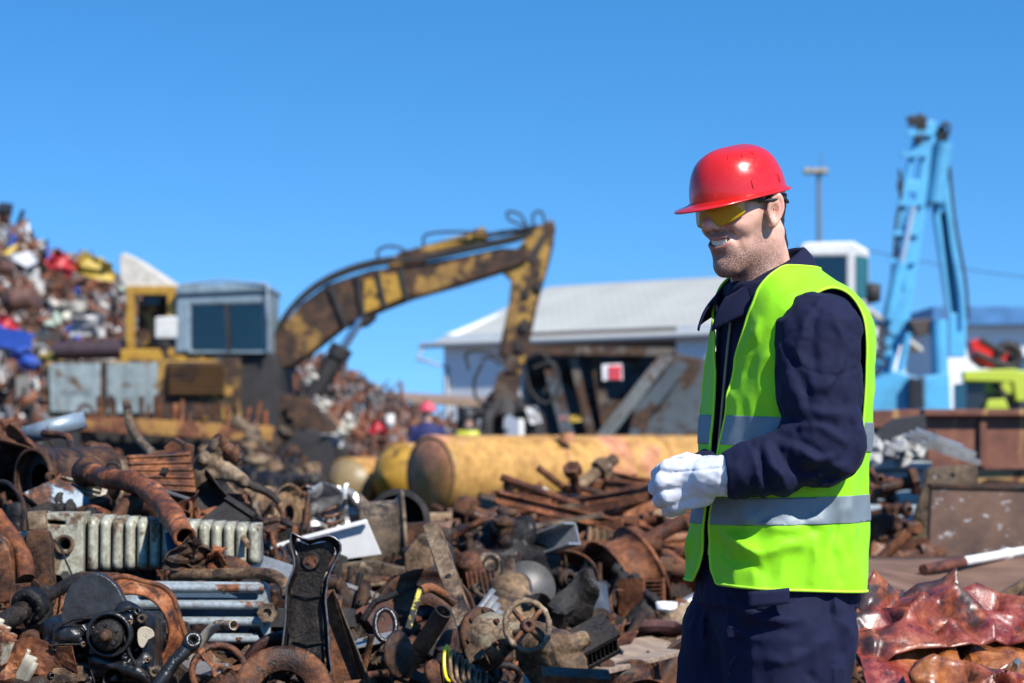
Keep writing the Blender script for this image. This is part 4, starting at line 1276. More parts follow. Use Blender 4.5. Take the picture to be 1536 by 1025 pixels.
# ---- lamp mast and power cable
lm = thing('lamp_mast', 'tall thin mast with a flat bar of floodlights on top', 'lamp post', at(1228, 655, 70) - Vector((0, 0, HCAM)))
m_mast = plain('galvanised_mast', (0.16, 0.17, 0.17), rough=0.5, metal=0.3)
mb = MB(); a0 = at(1228, 255, 70); mb.cyl((a0.x, 70, 0), (a0.x, 70, a0.z), .13, .07, 12); mb.build('mast', m_mast, lm)
hd = MB(); hd.box((a0.x - .12, 70, a0.z + .02), (.85, .25, .08)); hb = hd.build('crossbar', m_mast, lm)
for k in range(3):
    mb = MB(); mb.box((a0.x - .42 + k * .29, 69.85, a0.z - .08), (.24, .24, .14), rot=(R(-20), 0, 0)); mb.build('floodlight', plain('floodlight_shell', (0.22, 0.2, 0.15)), hb)
mb = MB(); mb.cyl((a0.x + .1, 70, a0.z), (a0.x + .1, 70, a0.z + .55), .02, seg=6); mb.build('rod', m_mast, lm)
pc = MB(); q0 = at(1240, 363, 68); q1 = at(1820, 425, 74)
pc.tube([q0.lerp(q1, k / 20) - Vector((0, 0, .5 * math.sin(k / 20 * math.pi))) for k in range(21)], .018, 5)
tag(pc.build('power_cable', plain('cable_black', (.02, .02, .02))), 'thin sagging power cable crossing the sky behind the blue boom', 'cable')

# ================================================================== grey steel hopper skip
m_steel = paint('grey_blue_steel', (0.075, 0.10, 0.12), worn=0.45, rustc='dark', scale=1.6, rough=.6)
m_steel2 = paint('brown_steel_rib', (0.16, 0.13, 0.10), worn=0.6, rustc='dark', scale=2.0)
hp_ = thing('steel_hopper', 'big dark grey steel hopper with leaning ribs behind the yellow tank', 'hopper', (2.2, 34, 0))
Y = 33.0
mb = MB(); pprism(mb, [(790, 540), (1012, 528), (1075, 545), (1075, 665), (800, 672)], Y + .5, 2.4); mb.build('body', m_steel, hp_, bevel=.03)
for pts in ([(786, 518), (1012, 522), (1014, 534), (786, 532)],):
    mb = MB(); pprism(mb, pts, Y - .1, .5); mb.build('top_rail', m_steel2, hp_)
for (a, b, w_) in (((852, 532), (884, 668), 13), ((884, 532), (906, 660), 16), ((812, 540), (846, 668), 20)):
    mb = MB(); pprism(mb, [(a[0], a[1]), (a[0] + w_, a[1]), (b[0] + w_, b[1]), (b[0], b[1])], Y + .1, .4); mb.build('rib', m_steel2 if w_ < 18 else m_steel, hp_)
mb = MB(); pprism(mb, [(990, 532), (1012, 532), (908, 668), (882, 668)], Y - .1, .3); mb.build('brace', paint('brace_grey', (.18, .19, .18), worn=.4, scale=2), hp_)
mb = MB(); pprism(mb, [(1012, 545), (1040, 540), (978, 620), (962, 668), (940, 668), (952, 610)], Y + .0, .3); mb.build('brace', m_steel, hp_)
sg_ = MB(); pprism(sg_, [(903, 547), (933, 546), (934, 570), (904, 571)], Y - .02, .08); sgo = sg_.build('sign_panel', plain('sign_white', (.7, .68, .68), bump=0), hp_)
rd = MB()
for k in range(2): pprism(rd, [(913, 549 + k * 11), (932, 549 + k * 11), (932, 558 + k * 11), (913, 558 + k * 11)], Y - .05, .02)
rd.build('red_band', plain('sign_red', (.6, .05, .06), bump=0), sgo)

# ================================================================== far scrap skip loader of dark machinery behind man
def person_far(px, ptop, Y, coat, hat, vest, label, pose=0):
    s = 1.0; base = at(px, ptop, Y); H = 1.76
    r0 = thing('person', label, 'person', (base.x, Y, base.z - H))
    def sdf(P):
        x, y, z = P; ax = np.abs(x)
        d = s_ell(P, (0, 0, 1.63), (.078, .095, .115))
        d = smin(d, s_cap(P, (0, 0, 1.45), (0, 0, 1.56), .055), .03)
        d = smin(d, s_ell(P, (0, 0, 1.28), (.20, .12, .22)), .05); d = smin(d, s_ell(P, (0, 0, 1.02), (.17, .12, .18)), .08)
        d = smin(d, s_cap([ax, y, z], (.20, 0, 1.40), (.26, .0, 1.13), .058, .045), .03)
        d = smin(d, s_cap([ax, y, z], (.26, 0, 1.13), (.20, -.18, .97), .045, .035), .02)
        d = smin(d, s_ell([ax, y, z], (.18, -.22, .94), (.04, .05, .05)), .02)
        d = smin(d, s_cap([ax, y, z], (.09, 0, .92), (.11, 0, .48), .088, .062), .03)
        d = smin(d, s_cap([ax, y, z], (.11, 0, .48), (.12, .03, .08), .062, .045), .02)
        d = smin(d, s_cap([ax, y, z], (.12, .03, .05), (.12, -.12, .04), .045, .038), .02)
        return d
    V, F = nets(sdf, (-.36, -.36, -.01), (.36, .2, 1.8), .028)
    c = np.tile(np.array(coat, np.float32), (len(V), 1)); c[V[:, 2] > 1.5] = (.5, .3, .22); c[(V[:, 2] < 1.0) & (V[:, 1] < -.15) & (V[:, 2] > .8)] = (.5, .3, .22); c[V[:, 2] < .1] = .02
    me = arr_mesh('body', V + np.array(r0.location), F, MATS['vcol'], r0, cols=c)
    mb = MB(); b = Vector(r0.location)
    mb.lathe([(.001, .135), (.06, .125), (.10, .08), (.115, .02), (.145, .0), (.145, -.01), (.11, -.006), (.10, .0), (.0, .10)], b + Vector((0, 0, 1.665)), seg=20); mb.build('hard_hat', hat, r0)
    if vest:
        def vs_(P): return np.maximum(s_ell(P, (0, 0, 1.24), (.225, .15, .30)), np.maximum(P[2] - 1.44, 1.0 - P[2]))
        V, F = nets(vs_, (-.3, -.2, .95), (.3, .2, 1.5), .03); arr_mesh('vest', V + np.array(r0.location), F, vest, r0)
    return r0
t = NT('coloured_cloth'); a = t.n('ShaderNodeVertexColor', layer_name='Col'); t.set(Base_Color=a.outputs[0], Roughness=.8); MATS['vcol'] = t.m
person_far(641, 606, 29, (.015, .02, .09), plain('pink_red_hat', (.55, .06, .09), bump=0), None, 'distant worker in navy jacket and red hard hat left of the grapple')
person_far(702, 614, 30, (.015, .015, .02), plain('black_hat', (.02, .02, .02), bump=0), plain('vest_far_yellow', (.45, .45, .03), bump=0), 'distant worker with dark cap and yellow vest in front of the white wall')

# ================================================================== big yellow excavator
EY = 33.0
m_yel = paint('excavator_yellow', (0.44, 0.25, 0.04), worn=0.48, rustc='dark', scale=1.3, dirt=.7, rough=.5)
m_yel2 = paint('grimy_yellow', (0.36, 0.20, 0.04), worn=0.64, rustc='dark', scale=1.1, dirt=.8, rough=.55)
m_yelb = paint('bright_yellow_patch', (0.50, 0.28, 0.03), worn=0.34, rustc='dark', scale=1.6, dirt=.6)
m_dark = plain('machine_grime', (0.022, 0.019, 0.018), rough=.7, scale=4, var=.5)
m_fade = paint('faded_grey_panel', (0.30, 0.36, 0.36), worn=0.28, rustc='tan', scale=1.1, streak=True, dirt=.6)
exv = thing('excavator', 'worn yellow excavator with a long grimy boom reaching over the yard', 'excavator', (at(270, 655, EY).x, EY, 0))
def part(name, pts, y0, th, mat, parent=None, bevel=.025, holes=None):
    mb = MB(); pprism(mb, pts, EY + y0, th, holes); return mb.build(name, mat, parent or exv, bevel=bevel)
bd = part('body', [(68, 542), (360, 538), (360, 632), (72, 626)], -1.3, 2.6, m_yel)
part('side_panel', [(72, 546), (150, 545), (150, 620), (76, 618)], -1.36, .06, m_fade, bd, .01)
part('side_panel', [(160, 545), (236, 544), (236, 620), (160, 620)], -1.36, .06, m_fade, bd, .01)
part('vent_frame', [(250, 543), (340, 543), (340, 594), (250, 594)], -1.37, .06, m_yel2, bd, .01)
mb = MB()
for k in range(6):
    c = at(295, 549 + k * 8, EY - 1.40); mb.box(c, (.88, .06, .05), rot=(R(30), 0, 0))
mb.build('vent_slats', paint('vent_brown', (.13, .07, .03), worn=.3, rustc='dark', scale=2), bd)
# faded marks of the old lettering on the panel
mb = MB()
for k, (x, w_) in enumerate(((92, 5), (100, 4), (108, 6), (117, 3), (124, 4), (131, 3))):
    pprism(mb, [(x, 583), (x + w_, 583), (x + w_, 592), (x, 592)], EY - 1.375, .012)
mb.build('faded_lettering', plain('old_letters', (.16, .18, .18)), bd)
part('front_block', [(360, 536), (412, 530), (418, 556), (418, 645), (360, 640)], -1.1, 2.2, m_dark)
part('front_foot', [(418, 590), (462, 596), (500, 640), (500, 655), (418, 655)], -.9, 1.8, m_yel2)
part('deck', [(180, 524), (300, 522), (308, 541), (180, 541)], -1.2, 2.2, m_yelb)
mb = MB(); mb.cyl(at(82, 526, EY - .8), at(190, 524, EY - .8), .155, seg=18); mu = mb.build('muffler', paint('purple_brown_drum', (.06, .035, .04), worn=.2, rustc='dark', scale=3), exv)
mb = MB()
for x in (110, 150): MB().torus(at(x, 525.5, EY - .8), (1, 0, 0), .16, .015, 20, 6).build('strap', m_dark, mu)
# raised engine frame, hood, box
mb = MB()
for x in (196, 258):
    for y in (-1.0, .4): mb.beam(at(x, 524, EY + y), at(x, 430, EY + y), .13, .13)
mb.beam(at(192, 436, EY - 1.0), at(264, 436, EY - 1.0), .12, .14)
for x in (196, 258): mb.beam(at(x, 438, EY - 1.0), at(x, 438, EY + .4), .11, .11)
mb.beam(at(192, 436, EY + .4), at(264, 436, EY + .4), .12, .14)
ef = mb.build('engine_frame', m_yelb, exv, bevel=.01)
part('engine_block', [(206, 450), (250, 446), (252, 520), (206, 522)], -.6, .9, m_yel)
part('exhaust_box', [(212, 438), (240, 438), (240, 458), (212, 458)], -.9, .5, plain('dark_teal', (.02, .06, .08)))
part('hood', [(178, 384), (186, 379), (198, 384), (258, 424), (262, 436), (190, 436), (180, 420)], -1.0, 1.3, paint('cream_hood', (.62, .58, .50), worn=.12, rustc='orange', scale=1.5))
part('tool_box', [(232, 476), (262, 474), (270, 480), (270, 508), (232, 508)], -1.25, .5, paint('white_box', (.62, .62, .58), worn=.15, scale=3))
mb = MB(); mb.lathe([(0, -.2), (.2, -.2), (.22, .1), (.14, .2), (0, .2)], at(248, 516, EY - 1.0), seg=16); mb.build('filter_bowl', m_dark, exv)
# cab
m_cab = paint('cab_grey_blue', (0.22, 0.30, 0.35), worn=0.22, rustc='tan', scale=1.5)
cb = part('cab', [(264, 440), (404, 432), (402, 530), (262, 530)], -1.25, 1.4, m_cab, bevel=.04, holes=[[(286, 458), (392, 456), (398, 526), (286, 526)]])
def tint_glass(name, col):
    t = NT(name); t.t.nodes.remove(t.b)
    tr = t.n('ShaderNodeBsdfTransparent'); tr.inputs[0].default_value = c4(col); g_ = t.n('ShaderNodeBsdfGlossy'); g_.inputs['Roughness'].default_value = .05
    fr = t.n('ShaderNodeFresnel'); fr.inputs[0].default_value = 1.6; mx = t.n('ShaderNodeMixShader'); ad = t.n('ShaderNodeMath', operation='ADD'); ad.inputs[1].default_value = .03
    t.l(fr.outputs[0], ad.inputs[0]); t.l(ad.outputs[0], mx.inputs[0]); t.l(tr.outputs[0], mx.inputs[1]); t.l(g_.outputs[0], mx.inputs[2]); t.l(mx.outputs[0], t.out.inputs[0]); return t.m
m_glass = tint_glass('teal_glass', (.07, .30, .25))
part('window_glass', [(286, 458), (392, 456), (398, 526), (286, 526)], -1.2, .02, m_glass, cb, 0)
part('window_glass', [(286, 458), (392, 456), (398, 526), (286, 526)], .05, .02, m_glass, cb, 0)
part('inner_panel', [(345, 456), (366, 456), (372, 528), (345, 528)], -.3, .3, m_dark, cb); mb = MB(); mb.beam(at(340, 457, EY - 1.24), at(344, 527, EY - 1.24), .06, .05); mb.build('window_bar', m_dark, cb)
st_ = MB(); st_.box(at(322, 512, EY - .5), (.5, .5, .4)); st_.box(at(312, 492, EY - .4), (.16, .5, .6)); st_.build('seat', plain('seat_pale', (.25, .4, .22)), cb, bevel=.05)
part('roof', [(262, 434), (270, 428), (345, 425), (404, 428), (406, 436), (264, 442)], -1.32, 1.54, m_cab, cb)
mb = MB(); mb.tube([at(402, 530, EY - 1.3), at(404, 470, EY - 1.35), at(400, 426, EY - 1.35), at(330, 421, EY - 1.3), at(268, 428, EY - 1.3)], .022, 6); mb.build('handrail', plain('rail_grey', (.2, .25, .28)), cb)
# boom
boomo = [(408, 507), (430, 481), (451, 456), (490, 427), (556, 405), (618, 397), (690, 385), (751, 372), (790, 373), (796, 384), (790, 392), (759, 404), (690, 426), (618, 446), (572, 464), (540, 478), (513, 491), (476, 520), (439, 549), (416, 553), (400, 540)]
bo = part('boom', boomo, -.35, .7, m_yel2, bevel=.03)
part('boom_patch', [(546, 420), (604, 408), (604, 446), (572, 460), (546, 470)], -.37, .05, m_yelb, bo, .005)
part('boom_patch', [(604, 408), (622, 404), (622, 440), (604, 446)], -.372, .05, m_yel, bo, .005)
for (x0, y0, x1, y1) in ((496, 432, 520, 492), (536, 414, 546, 478), (566, 408, 578, 462), (600, 402, 612, 450)):
    mb = MB(); mb.beam(at(x0, y0, EY - .38), at(x1, y1, EY - .38), .07, .07, up=(0, 1, 0)); mb.build('hose_clamp', m_dark, bo)
part('knuckle', [(528, 470), (560, 455), (562, 476), (548, 488), (534, 490)], -.3, .6, m_dark, bo)
part('cylinder_bracket', [(580, 402), (598, 378), (632, 372), (640, 396)], -.2, .4, m_yel2, bo)
for k, (dy, zz) in enumerate(((-.42, 0), (-.1, -5), (.15, -3), (.38, 2))):
    pts = [(402 + 4 * k, 520 + zz), (430, 474 + zz), (470, 434 + zz), (520, 408 + zz), (575, 394 + zz), (640, 388 + zz), (700, 375 + zz), (770, 360 + zz), (800, 350 + zz)]
    mb = MB(); mb.tube(spline([tuple(at(x, y, EY + dy)) for x, y in pts], 4), .035, 6); mb.build('hose', m_dark, bo)
for pts in ([(571, 392), (566, 378), (580, 370), (600, 372), (612, 380)], [(635, 372), (640, 352), (690, 348), (745, 352)], [(786, 338), (764, 330), (762, 318), (780, 322), (792, 342)], [(800, 342), (800, 322), (812, 318), (818, 336)], [(826, 345), (829, 365), (818, 410), (812, 430)]):
    mb = MB(); mb.tube(spline([tuple(at(x, y, EY - .2)) for x, y in pts], 5), .025, 6); mb.build('hose', m_dark, bo)
# cylinders
mb = MB(); mb.cyl(at(606, 386, EY), at(722, 354, EY), .10, seg=14); mb.cyl(at(712, 357, EY), at(730, 352, EY), .14, seg=14); ac = mb.build('arm_cylinder', m_yel, exv)
mb = MB(); mb.cyl(at(726, 354, EY), at(816, 340, EY), .045, seg=10); mb.build('rod', m_dark, ac)
for dy in (-.55, .55):
    mb = MB(); mb.cyl(at(466, 600, EY + dy), at(512, 524, EY + dy), .15, seg=14); mb.cyl(at(505, 536, EY + dy), at(514, 520, EY + dy), .19, seg=14); lc = mb.build('lift_cylinder', m_dark, exv)
    mb = MB(); mb.cyl(at(512, 526, EY + dy), at(542, 478, EY + dy), .07, seg=10); mb.build('rod', plain('chrome_rod', (.6, .62, .65), rough=.15, metal=1, bump=0), lc)
# stick
sk = part('stick', [(829, 328), (834, 345), (826, 368), (814, 425), (790, 534), (780, 562), (763, 558), (747, 532), (763, 456), (767, 419), (753, 407), (782, 393), (794, 376), (776, 372), (806, 341)], -.25, .5, m_yel, bevel=.03)
part('stick_plate', [(770, 425), (783, 420), (768, 540), (752, 528)], -.28, .05, m_yel2, sk, .005)
part('stick_plate', [(790, 385), (815, 350), (822, 352), (800, 400)], -.28, .05, m_dark, sk, .005)
for (x, y) in ((808, 430), (788, 440), (786, 490), (778, 520)):
    mb = MB(); mb.box(at(x, y, EY - .28), (.12, .06, .14)); mb.build('hose_clamp', m_dark, sk)
# grapple
gp = MB(); gp.cyl(at(768, 548, EY - .3), at(768, 548, EY + .3), .14, seg=14)
pprism(gp, [(748, 556), (782, 560), (776, 602), (736, 602), (742, 575)], EY - .25, .5); go = gp.build('grapple_head', paint('grapple_brown', (.12, .08, .05), worn=.5, rustc='dark', scale=2), exv, bevel=.02)
mb = MB(); mb.cyl(at(756, 598, EY), at(756, 622, EY), .28, .36, 16); mb.build('rotator', m_dark, go)
for k in range(5):
    a = 2 * math.pi * k / 5 + .5; c = at(757, 618, EY)
    e = Vector((math.cos(a), math.sin(a), 0))
    pth = [c + e * .25, c + e * .62 + Vector((0, 0, -.06)), c + e * .66 + Vector((0, 0, -.45)), c + e * .42 + Vector((0, 0, -.85)), c + e * .1 + Vector((0, 0, -1.02))]
    mb = MB(); mb.tube(spline([tuple(p) for p in pth], 4), [.11] * 8 + [.13 - .013 * j for j in range(9)], 8); mb.cyl(c + Vector((0, 0, .32)) + e * .18, c + e * .56 + Vector((0, 0, -.2)), .05, seg=8)
    mb.build('claw', m_dark, go)
for pts in ([(724, 545), (712, 570), (716, 600), (742, 608)], [(800, 552), (830, 545), (838, 580), (820, 605), (798, 590), (788, 560)], [(722, 540), (736, 536), (752, 548)], [(786, 540), (812, 530), (832, 560), (815, 590)], [(704, 555), (700, 530), (730, 528), (756, 540)]):
    mb = MB(); mb.tube(spline([tuple(at(x, y, EY - .35)) for x, y in pts], 5), .03, 6); mb.build('hose', m_dark, go)
# undercarriage
for dy in (-1.25, 1.05):
    tr_ = MB(); x0, x1 = at(130, 655, EY).x, at(470, 655, EY).x; zc = .55 + .35; r_ = .48
    out = [(x0 + r_ * math.cos(a), zc + r_ * math.sin(a)) for a in np.linspace(math.pi / 2, 3 * math.pi / 2, 10)] + [(x1 + r_ * math.cos(a), zc + r_ * math.sin(a)) for a in np.linspace(-math.pi / 2, math.pi / 2, 10)]
    tr_.prism(out, .5, c=(0, EY + dy - .25, 0)); to = tr_.build('track', m_dark, exv, bevel=.02)
    mb = MB()
    for k in range(26):
        x = x0 + (x1 - x0) * k / 25; mb.box((x, EY + dy, zc + r_ + .02), (.07, .56, .05)); mb.box((x, EY + dy, zc - r_ - .02), (.07, .56, .05))
    mb.build('tread', rust('dark', 3), to)
mb = MB(); mb.box((at(300, 655, EY).x, EY, 1.35), (2.6, 2.0, .5)); mb.build('turntable', m_dark, exv)
# earth bank that the machine stands on is part of the heap

# ================================================================== rail of rusty spikes in front of the machine
sr = thing('spiked_rail', 'rusty orange steel rail with a row of upright spikes and loops below the excavator', 'rail', (at(270, 645, 24).x, 24, 0))
m_or = rust('orange', 3.0)
mb = MB(); p0, p1 = at(118, 629, 24), at(412, 646, 24); mb.beam(p0, p1, .34, .10); mb.beam(p0 + Vector((0, -.16, -.07)), p1 + Vector((0, -.16, -.07)), .05, .14); mb.build('beam', paint('orange_rail', (.42, .22, .05), worn=.6, rustc='orange', scale=2.5), sr, bevel=.01)
rr = random.Random(5)
for k, x in enumerate([148, 152, 168, 172, 190, 212, 218, 232, 238, 262, 268, 272, 284, 302, 318, 322, 332, 344, 352, 366, 382, 398, 236]):
    y0 = 629 + (x - 118) / 294 * 17; h = rr.uniform(26, 44) * (1 if x > 140 else 1); lean = rr.choice([0, 0, 1, -4, 9]) + (6 if x in (152, 218) else 0)
    mb = MB(); mb.tube([at(x, y0, 24 + rr.uniform(-.1, .1)), at(x + lean * .5, y0 - h * .5, 24), at(x + lean, y0 - h, 24)], rr.uniform(.022, .035), 6); mb.build('spike', rust(rr.choice(['dark', 'orange', 'mid']), 4.0), sr)
mb = MB(); mb.torus(at(128, 618, 24), (0, 1, .1), .085, .022, 20, 6); mb.build('loop', m_or, sr)
for (a, b) in (((128, 640), (134, 720)), ((404, 648), (410, 720)), ((268, 640), (270, 720))):
    mb = MB(); mb.beam(at(*a, 24), at(*b, 24), .12, .12); mb.build('leg', rust('dark', 3.0), sr)
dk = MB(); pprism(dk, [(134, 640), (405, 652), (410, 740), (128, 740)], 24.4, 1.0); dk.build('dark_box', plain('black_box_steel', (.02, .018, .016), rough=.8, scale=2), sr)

# ================================================================== blue material handler
BY = 48.0
m_blue = paint('handler_blue', (0.10, 0.44, 0.74), worn=0.06, rustc='tan', scale=.8, dirt=.3, rough=.45)
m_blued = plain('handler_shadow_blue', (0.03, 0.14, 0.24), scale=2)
m_lwh = paint('cab_white', (0.72, 0.72, 0.70), worn=.08, scale=1, dirt=.3)
bl = thing('material_handler', 'light blue scrap handler with tall folded boom and white raised cab', 'crane', (at(1340, 655, BY).x, BY, 0))
def bp(name, pts, y0, th, mat, parent=None, bevel=.03, holes=None):
    mb = MB(); pprism(mb, pts, BY + y0, th, holes); return mb.build(name, mat, parent or bl, bevel=bevel)
bp('body', [(1302, 575), (1345, 556), (1375, 566), (1424, 560), (1428, 640), (1302, 640)], -1.2, 3.0, m_blue)
bp('boom_foot', [(1306, 480), (1356, 480), (1362, 500), (1350, 520), (1340, 556), (1384, 575), (1300, 590)], -.5, 1.2, m_blue, holes=[[(1312, 486), (1330, 486), (1326, 540), (1312, 540)]])
for dy in (-.55, .35):
    bp('boom', [(1328, 500), (1349, 304), (1366, 232), (1374, 196), (1386, 180), (1402, 182), (1400, 210), (1388, 326), (1374, 420), (1360, 510)], dy, .22, m_blue,
       holes=[[(1346, 440), (1352, 360), (1362, 360), (1354, 440)], [(1356, 340), (1362, 290), (1374, 290), (1368, 340)], [(1366, 270), (1372, 235), (1382, 235), (1378, 270)]])
mb = MB()
for (x, y) in ((1350, 350), (1345, 392), (1362, 232), (1371, 200), (1357, 305)): MB().beam(at(x - 10, y, BY - .6), at(x + 28, y, BY - .6), .12, .12).build('cross_stay', m_blue, bl)
for dy in (-.7, .5):
    mb = MB(); mb.cyl(at(1332, 480, BY + dy), at(1352, 395, BY + dy), .16, seg=12); bc = mb.build('boom_cylinder', m_blue, bl)
    mb = MB(); mb.cyl(at(1352, 395, BY + dy), at(1370, 310, BY + dy), .08, seg=10); mb.build('rod', plain('pale_rod', (.5, .6, .66), metal=.6, rough=.3), bc)
bp('stick', [(1409, 255), (1420, 250), (1436, 380), (1450, 475), (1449, 536), (1424, 536), (1423, 478), (1400, 308)], -.4, .25, m_blue, holes=[[(1410, 320), (1420, 320), (1438, 470), (1428, 470)]])
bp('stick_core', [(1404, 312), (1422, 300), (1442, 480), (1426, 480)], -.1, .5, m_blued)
mb = MB(); mb.cyl(at(1416, 215, BY - .5), at(1402, 305, BY - .5), .22, seg=14); mb.build('stick_cylinder', m_blue, bl)
bp('boom_head', [(1386, 180), (1404, 182), (1410, 250), (1400, 300), (1388, 320), (1390, 250)], -.4, .6, m_blue)
bp('head_linkage', [(1411, 188), (1418, 184), (1421, 205), (1424, 225), (1414, 240), (1404, 262), (1406, 215)], -.5, .5, m_dark)
for pts in ([(1360, 180), (1372, 178), (1378, 195), (1376, 215)], [(1364, 190), (1380, 174), (1386, 188), (1382, 210)], [(1368, 176), (1376, 184), (1390, 178)], [(1414, 184), (1424, 188), (1422, 205)], [(1416, 240), (1424, 228), (1420, 222)], [(1349, 255), (1352, 290), (1344, 340), (1341, 400), (1334, 470)], [(1424, 250), (1432, 330), (1448, 420), (1452, 480)], [(1352, 262), (1348, 280), (1353, 296)]):
    mb = MB(); mb.tube(spline([tuple(at(x, y, BY - .6)) for x, y in pts], 4), .07 if pts[0][1] < 195 and pts[0][0] < 1400 else .04, 6); mb.build('hose', m_dark, bl)
mb = MB()
for k in range(5): mb.box(at(1375, 570 + k * 9, BY - 1.4), (.36, .3, .08))
mb.beam(at(1368, 565, BY - 1.4), at(1366, 615, BY - 1.4), .05, .05); mb.beam(at(1382, 565, BY - 1.4), at(1384, 615, BY - 1.4), .05, .05)
mb.build('ladder', m_dark, bl)
bp('boom_pivot', [(1364, 480), (1398, 478), (1402, 498), (1376, 506)], -1.0, .6, plain('pivot_brown', (.06, .04, .03)))
mb = MB(); mb.cyl(at(1362, 500, BY - 1.0), at(1350, 560, BY - 1.0), .09, seg=10); mb.cyl(at(1408, 480, BY - 1.0), at(1410, 570, BY - 1.0), .2, seg=12); mb.build('support_tube', m_blue, bl)
mb = MB()
for k in range(7): mb.beam(at(1308 + (k % 2) * 26, 486 + k * 12, BY - .7), at(1334 - (k % 2) * 26, 498 + k * 12, BY - .7), .05, .05)
mb.build('guard_rails', m_dark, bl)
cbo = bp('cab', [(1200, 372), (1206, 364), (1280, 362), (1304, 376), (1306, 470), (1296, 490), (1200, 490)], -1.1, 1.7, m_lwh, bevel=.06, holes=[[(1208, 384), (1270, 384), (1270, 440), (1208, 440)]])
bp('window_glass', [(1208, 384), (1270, 384), (1270, 440), (1208, 440)], -1.02, .03, tint_glass('teal_glass_far', (.10, .36, .40)), cbo, 0)
bp('window_glass', [(1284, 382), (1303, 386), (1304, 446), (1284, 450)], -1.13, .03, plain('dark_teal_window', (.03, .13, .15), rough=.1, bump=0), cbo, .01)
mb = MB(); mb.box(at(1238, 412, BY + .5), (1.4, .05, 1.3)); mb.build('inner_wall', plain('cab_inside', (.08, .2, .22)), cbo)
mb = MB(); pprism(mb, [(1206, 490), (1296, 490), (1330, 560), (1330, 640), (1206, 640)], BY - .6, 1.4); mb.build('cab_riser', m_blue, bl)
mb = MB(); mb.lathe([(0, -.25), (.2, -.2), (.22, .2), (0, .25)], at(1308, 440, BY - 1.0), seg=12); mb.build('lamp', m_dark, cbo)

p_a, p_b = at(1302, 640, BY), at(1428, 640, BY)
MB().box(((p_a.x + p_b.x) / 2 - .6, BY + .3, 1.22), (p_b.x - p_a.x + 2.6, 2.2, .56)).build('chassis', m_dark, bl, bevel=.04)
for k in range(3):
    for dy in (-1.0, 1.6): MB().lathe([(.0, -.2), (.5, -.2), (.56, -.12), (.56, .12), (.5, .2), (0, .2)], (p_a.x - 1.2 + k * 2.0, BY + dy, .56), axis=(0, 1, 0), seg=24).build('wheel', m_dark, bl)
# ================================================================== lime loader with red arm at the right edge
ly = 40.0
ll = thing('loader', 'lime yellow loader with a black cab and a red lifting arm at the right edge', 'loader', (at(1500, 655, ly).x, ly, 0))
m_ly = plain('lime_machine_paint', (.42, .50, .04), rough=.4, var=.1)
def lp(name, pts, y0, th, mat, parent=None, holes=None):
    mb = MB(); pprism(mb, pts, ly + y0, th, holes); return mb.build(name, mat, parent or ll, bevel=.02)
lp('frame', [(1446, 557), (1524, 553), (1536, 562), (1540, 602), (1525, 602), (1520, 573), (1446, 571)], -.8, .25, m_ly)
lp('foot', [(1482, 600), (1508, 598), (1514, 614), (1478, 614)], -.8, .4, m_ly)
for q0, q1 in (((1462, 530), (1500, 548)), ((1470, 510), (1508, 532)), ((1490, 575), (1512, 600))): MB().cyl(at(*q0, ly - .6), at(*q1, ly - .6), .07, seg=10).build('hydraulic_ram', m_dark, ll)
MB().torus(at(1512, 534, ly - .3), (0, 1, 0), .22, .09, 20, 8).build('hose_reel', m_dark, ll)
lp('frame', [(1446, 558), (1560, 555), (1560, 612), (1450, 612)], .5, .2, m_ly)
lp('cab', [(1450, 574), (1478, 574), (1478, 640), (1450, 640)], -.6, 1.2, plain('black_cab', (.02, .025, .03), rough=.2))
lp('body', [(1478, 590), (1560, 590), (1560, 650), (1478, 650)], -.5, 1.0, plain('black_chassis', (.03, .03, .03)))
lp('lifting_arm', [(1456, 512), (1470, 508), (1500, 530), (1514, 524), (1506, 552), (1478, 552), (1462, 540)], -.3, .5, plain('arm_red', (.62, .025, .02), rough=.35, var=.2))
lp('hook_block', [(1500, 522), (1528, 512), (1536, 530), (1530, 552), (1506, 552)], -.1, .5, m_dark)
for k, x in enumerate((1462, 1520)):
    mb = MB(); mb.lathe([(.0, -.15), (.45, -.15), (.5, -.08), (.5, .08), (.45, .15), (0, .15)], (at(x, 650, ly).x, ly - .7, .5), axis=(0, 1, 0), seg=24); mb.build('wheel', m_dark, ll)

# ================================================================== yellow tanks
m_tank = paint('tank_yellow', (0.56, 0.31, 0.08), worn=0.40, rustc='salmon', scale=1.5, dirt=1.0, rough=.6)
m_tankend = paint('tank_end_ochre', (0.44, 0.22, 0.06), worn=0.5, rustc='salmon', scale=2.0, dirt=.6)
def tank(name, label, c, ax, r, L, group=None, endm=None, dish=.04):
    o = thing(name, label, 'tank', (c[0], c[1], 0)); ax = Vector(ax).normalized(); c = Vector(c)
    mb = MB(); prof = [(r, 0)] + [(r, L * k / 8) for k in range(1, 9)]
    prof = [(r * .97, 0), (r * 1.015, .01), (r * 1.015, .06), (r, .07)] + [(r, L * k / 6) for k in range(1, 6)] + [(r, L), (r * .6, L + .1), (0, L + .12)]
    mb.lathe(prof, c, ax, 48, closed=False); b = mb.build('shell', m_tank, o)
    mb = MB(); mb.lathe([(r * .985, .02), (r * .8, -dish * .4), (r * .5, -dish * .8), (0, -dish)], c, ax, 40, closed=False); mb.build('end_cap', endm or m_tankend, o)
    mb = MB()
    for k in (.33, .66): MB().torus(c + ax * (L * k), ax, r + .003, .012, 40, 6).build('weld_seam', m_tankend, b)
    return o
c = at(645, 713, 18)
yt = tank('tank', 'long rust-blotched yellow tank lying across the yard behind the rusty bars', c, (.76, .65, 0), .36, 4.2)
mb = MB(); mb.cyl(at(850, 664, 18.7), at(850, 650, 18.7), .07, .07, 12); mb.build('port', m_tankend, yt)
c = at(598, 716, 19.2)
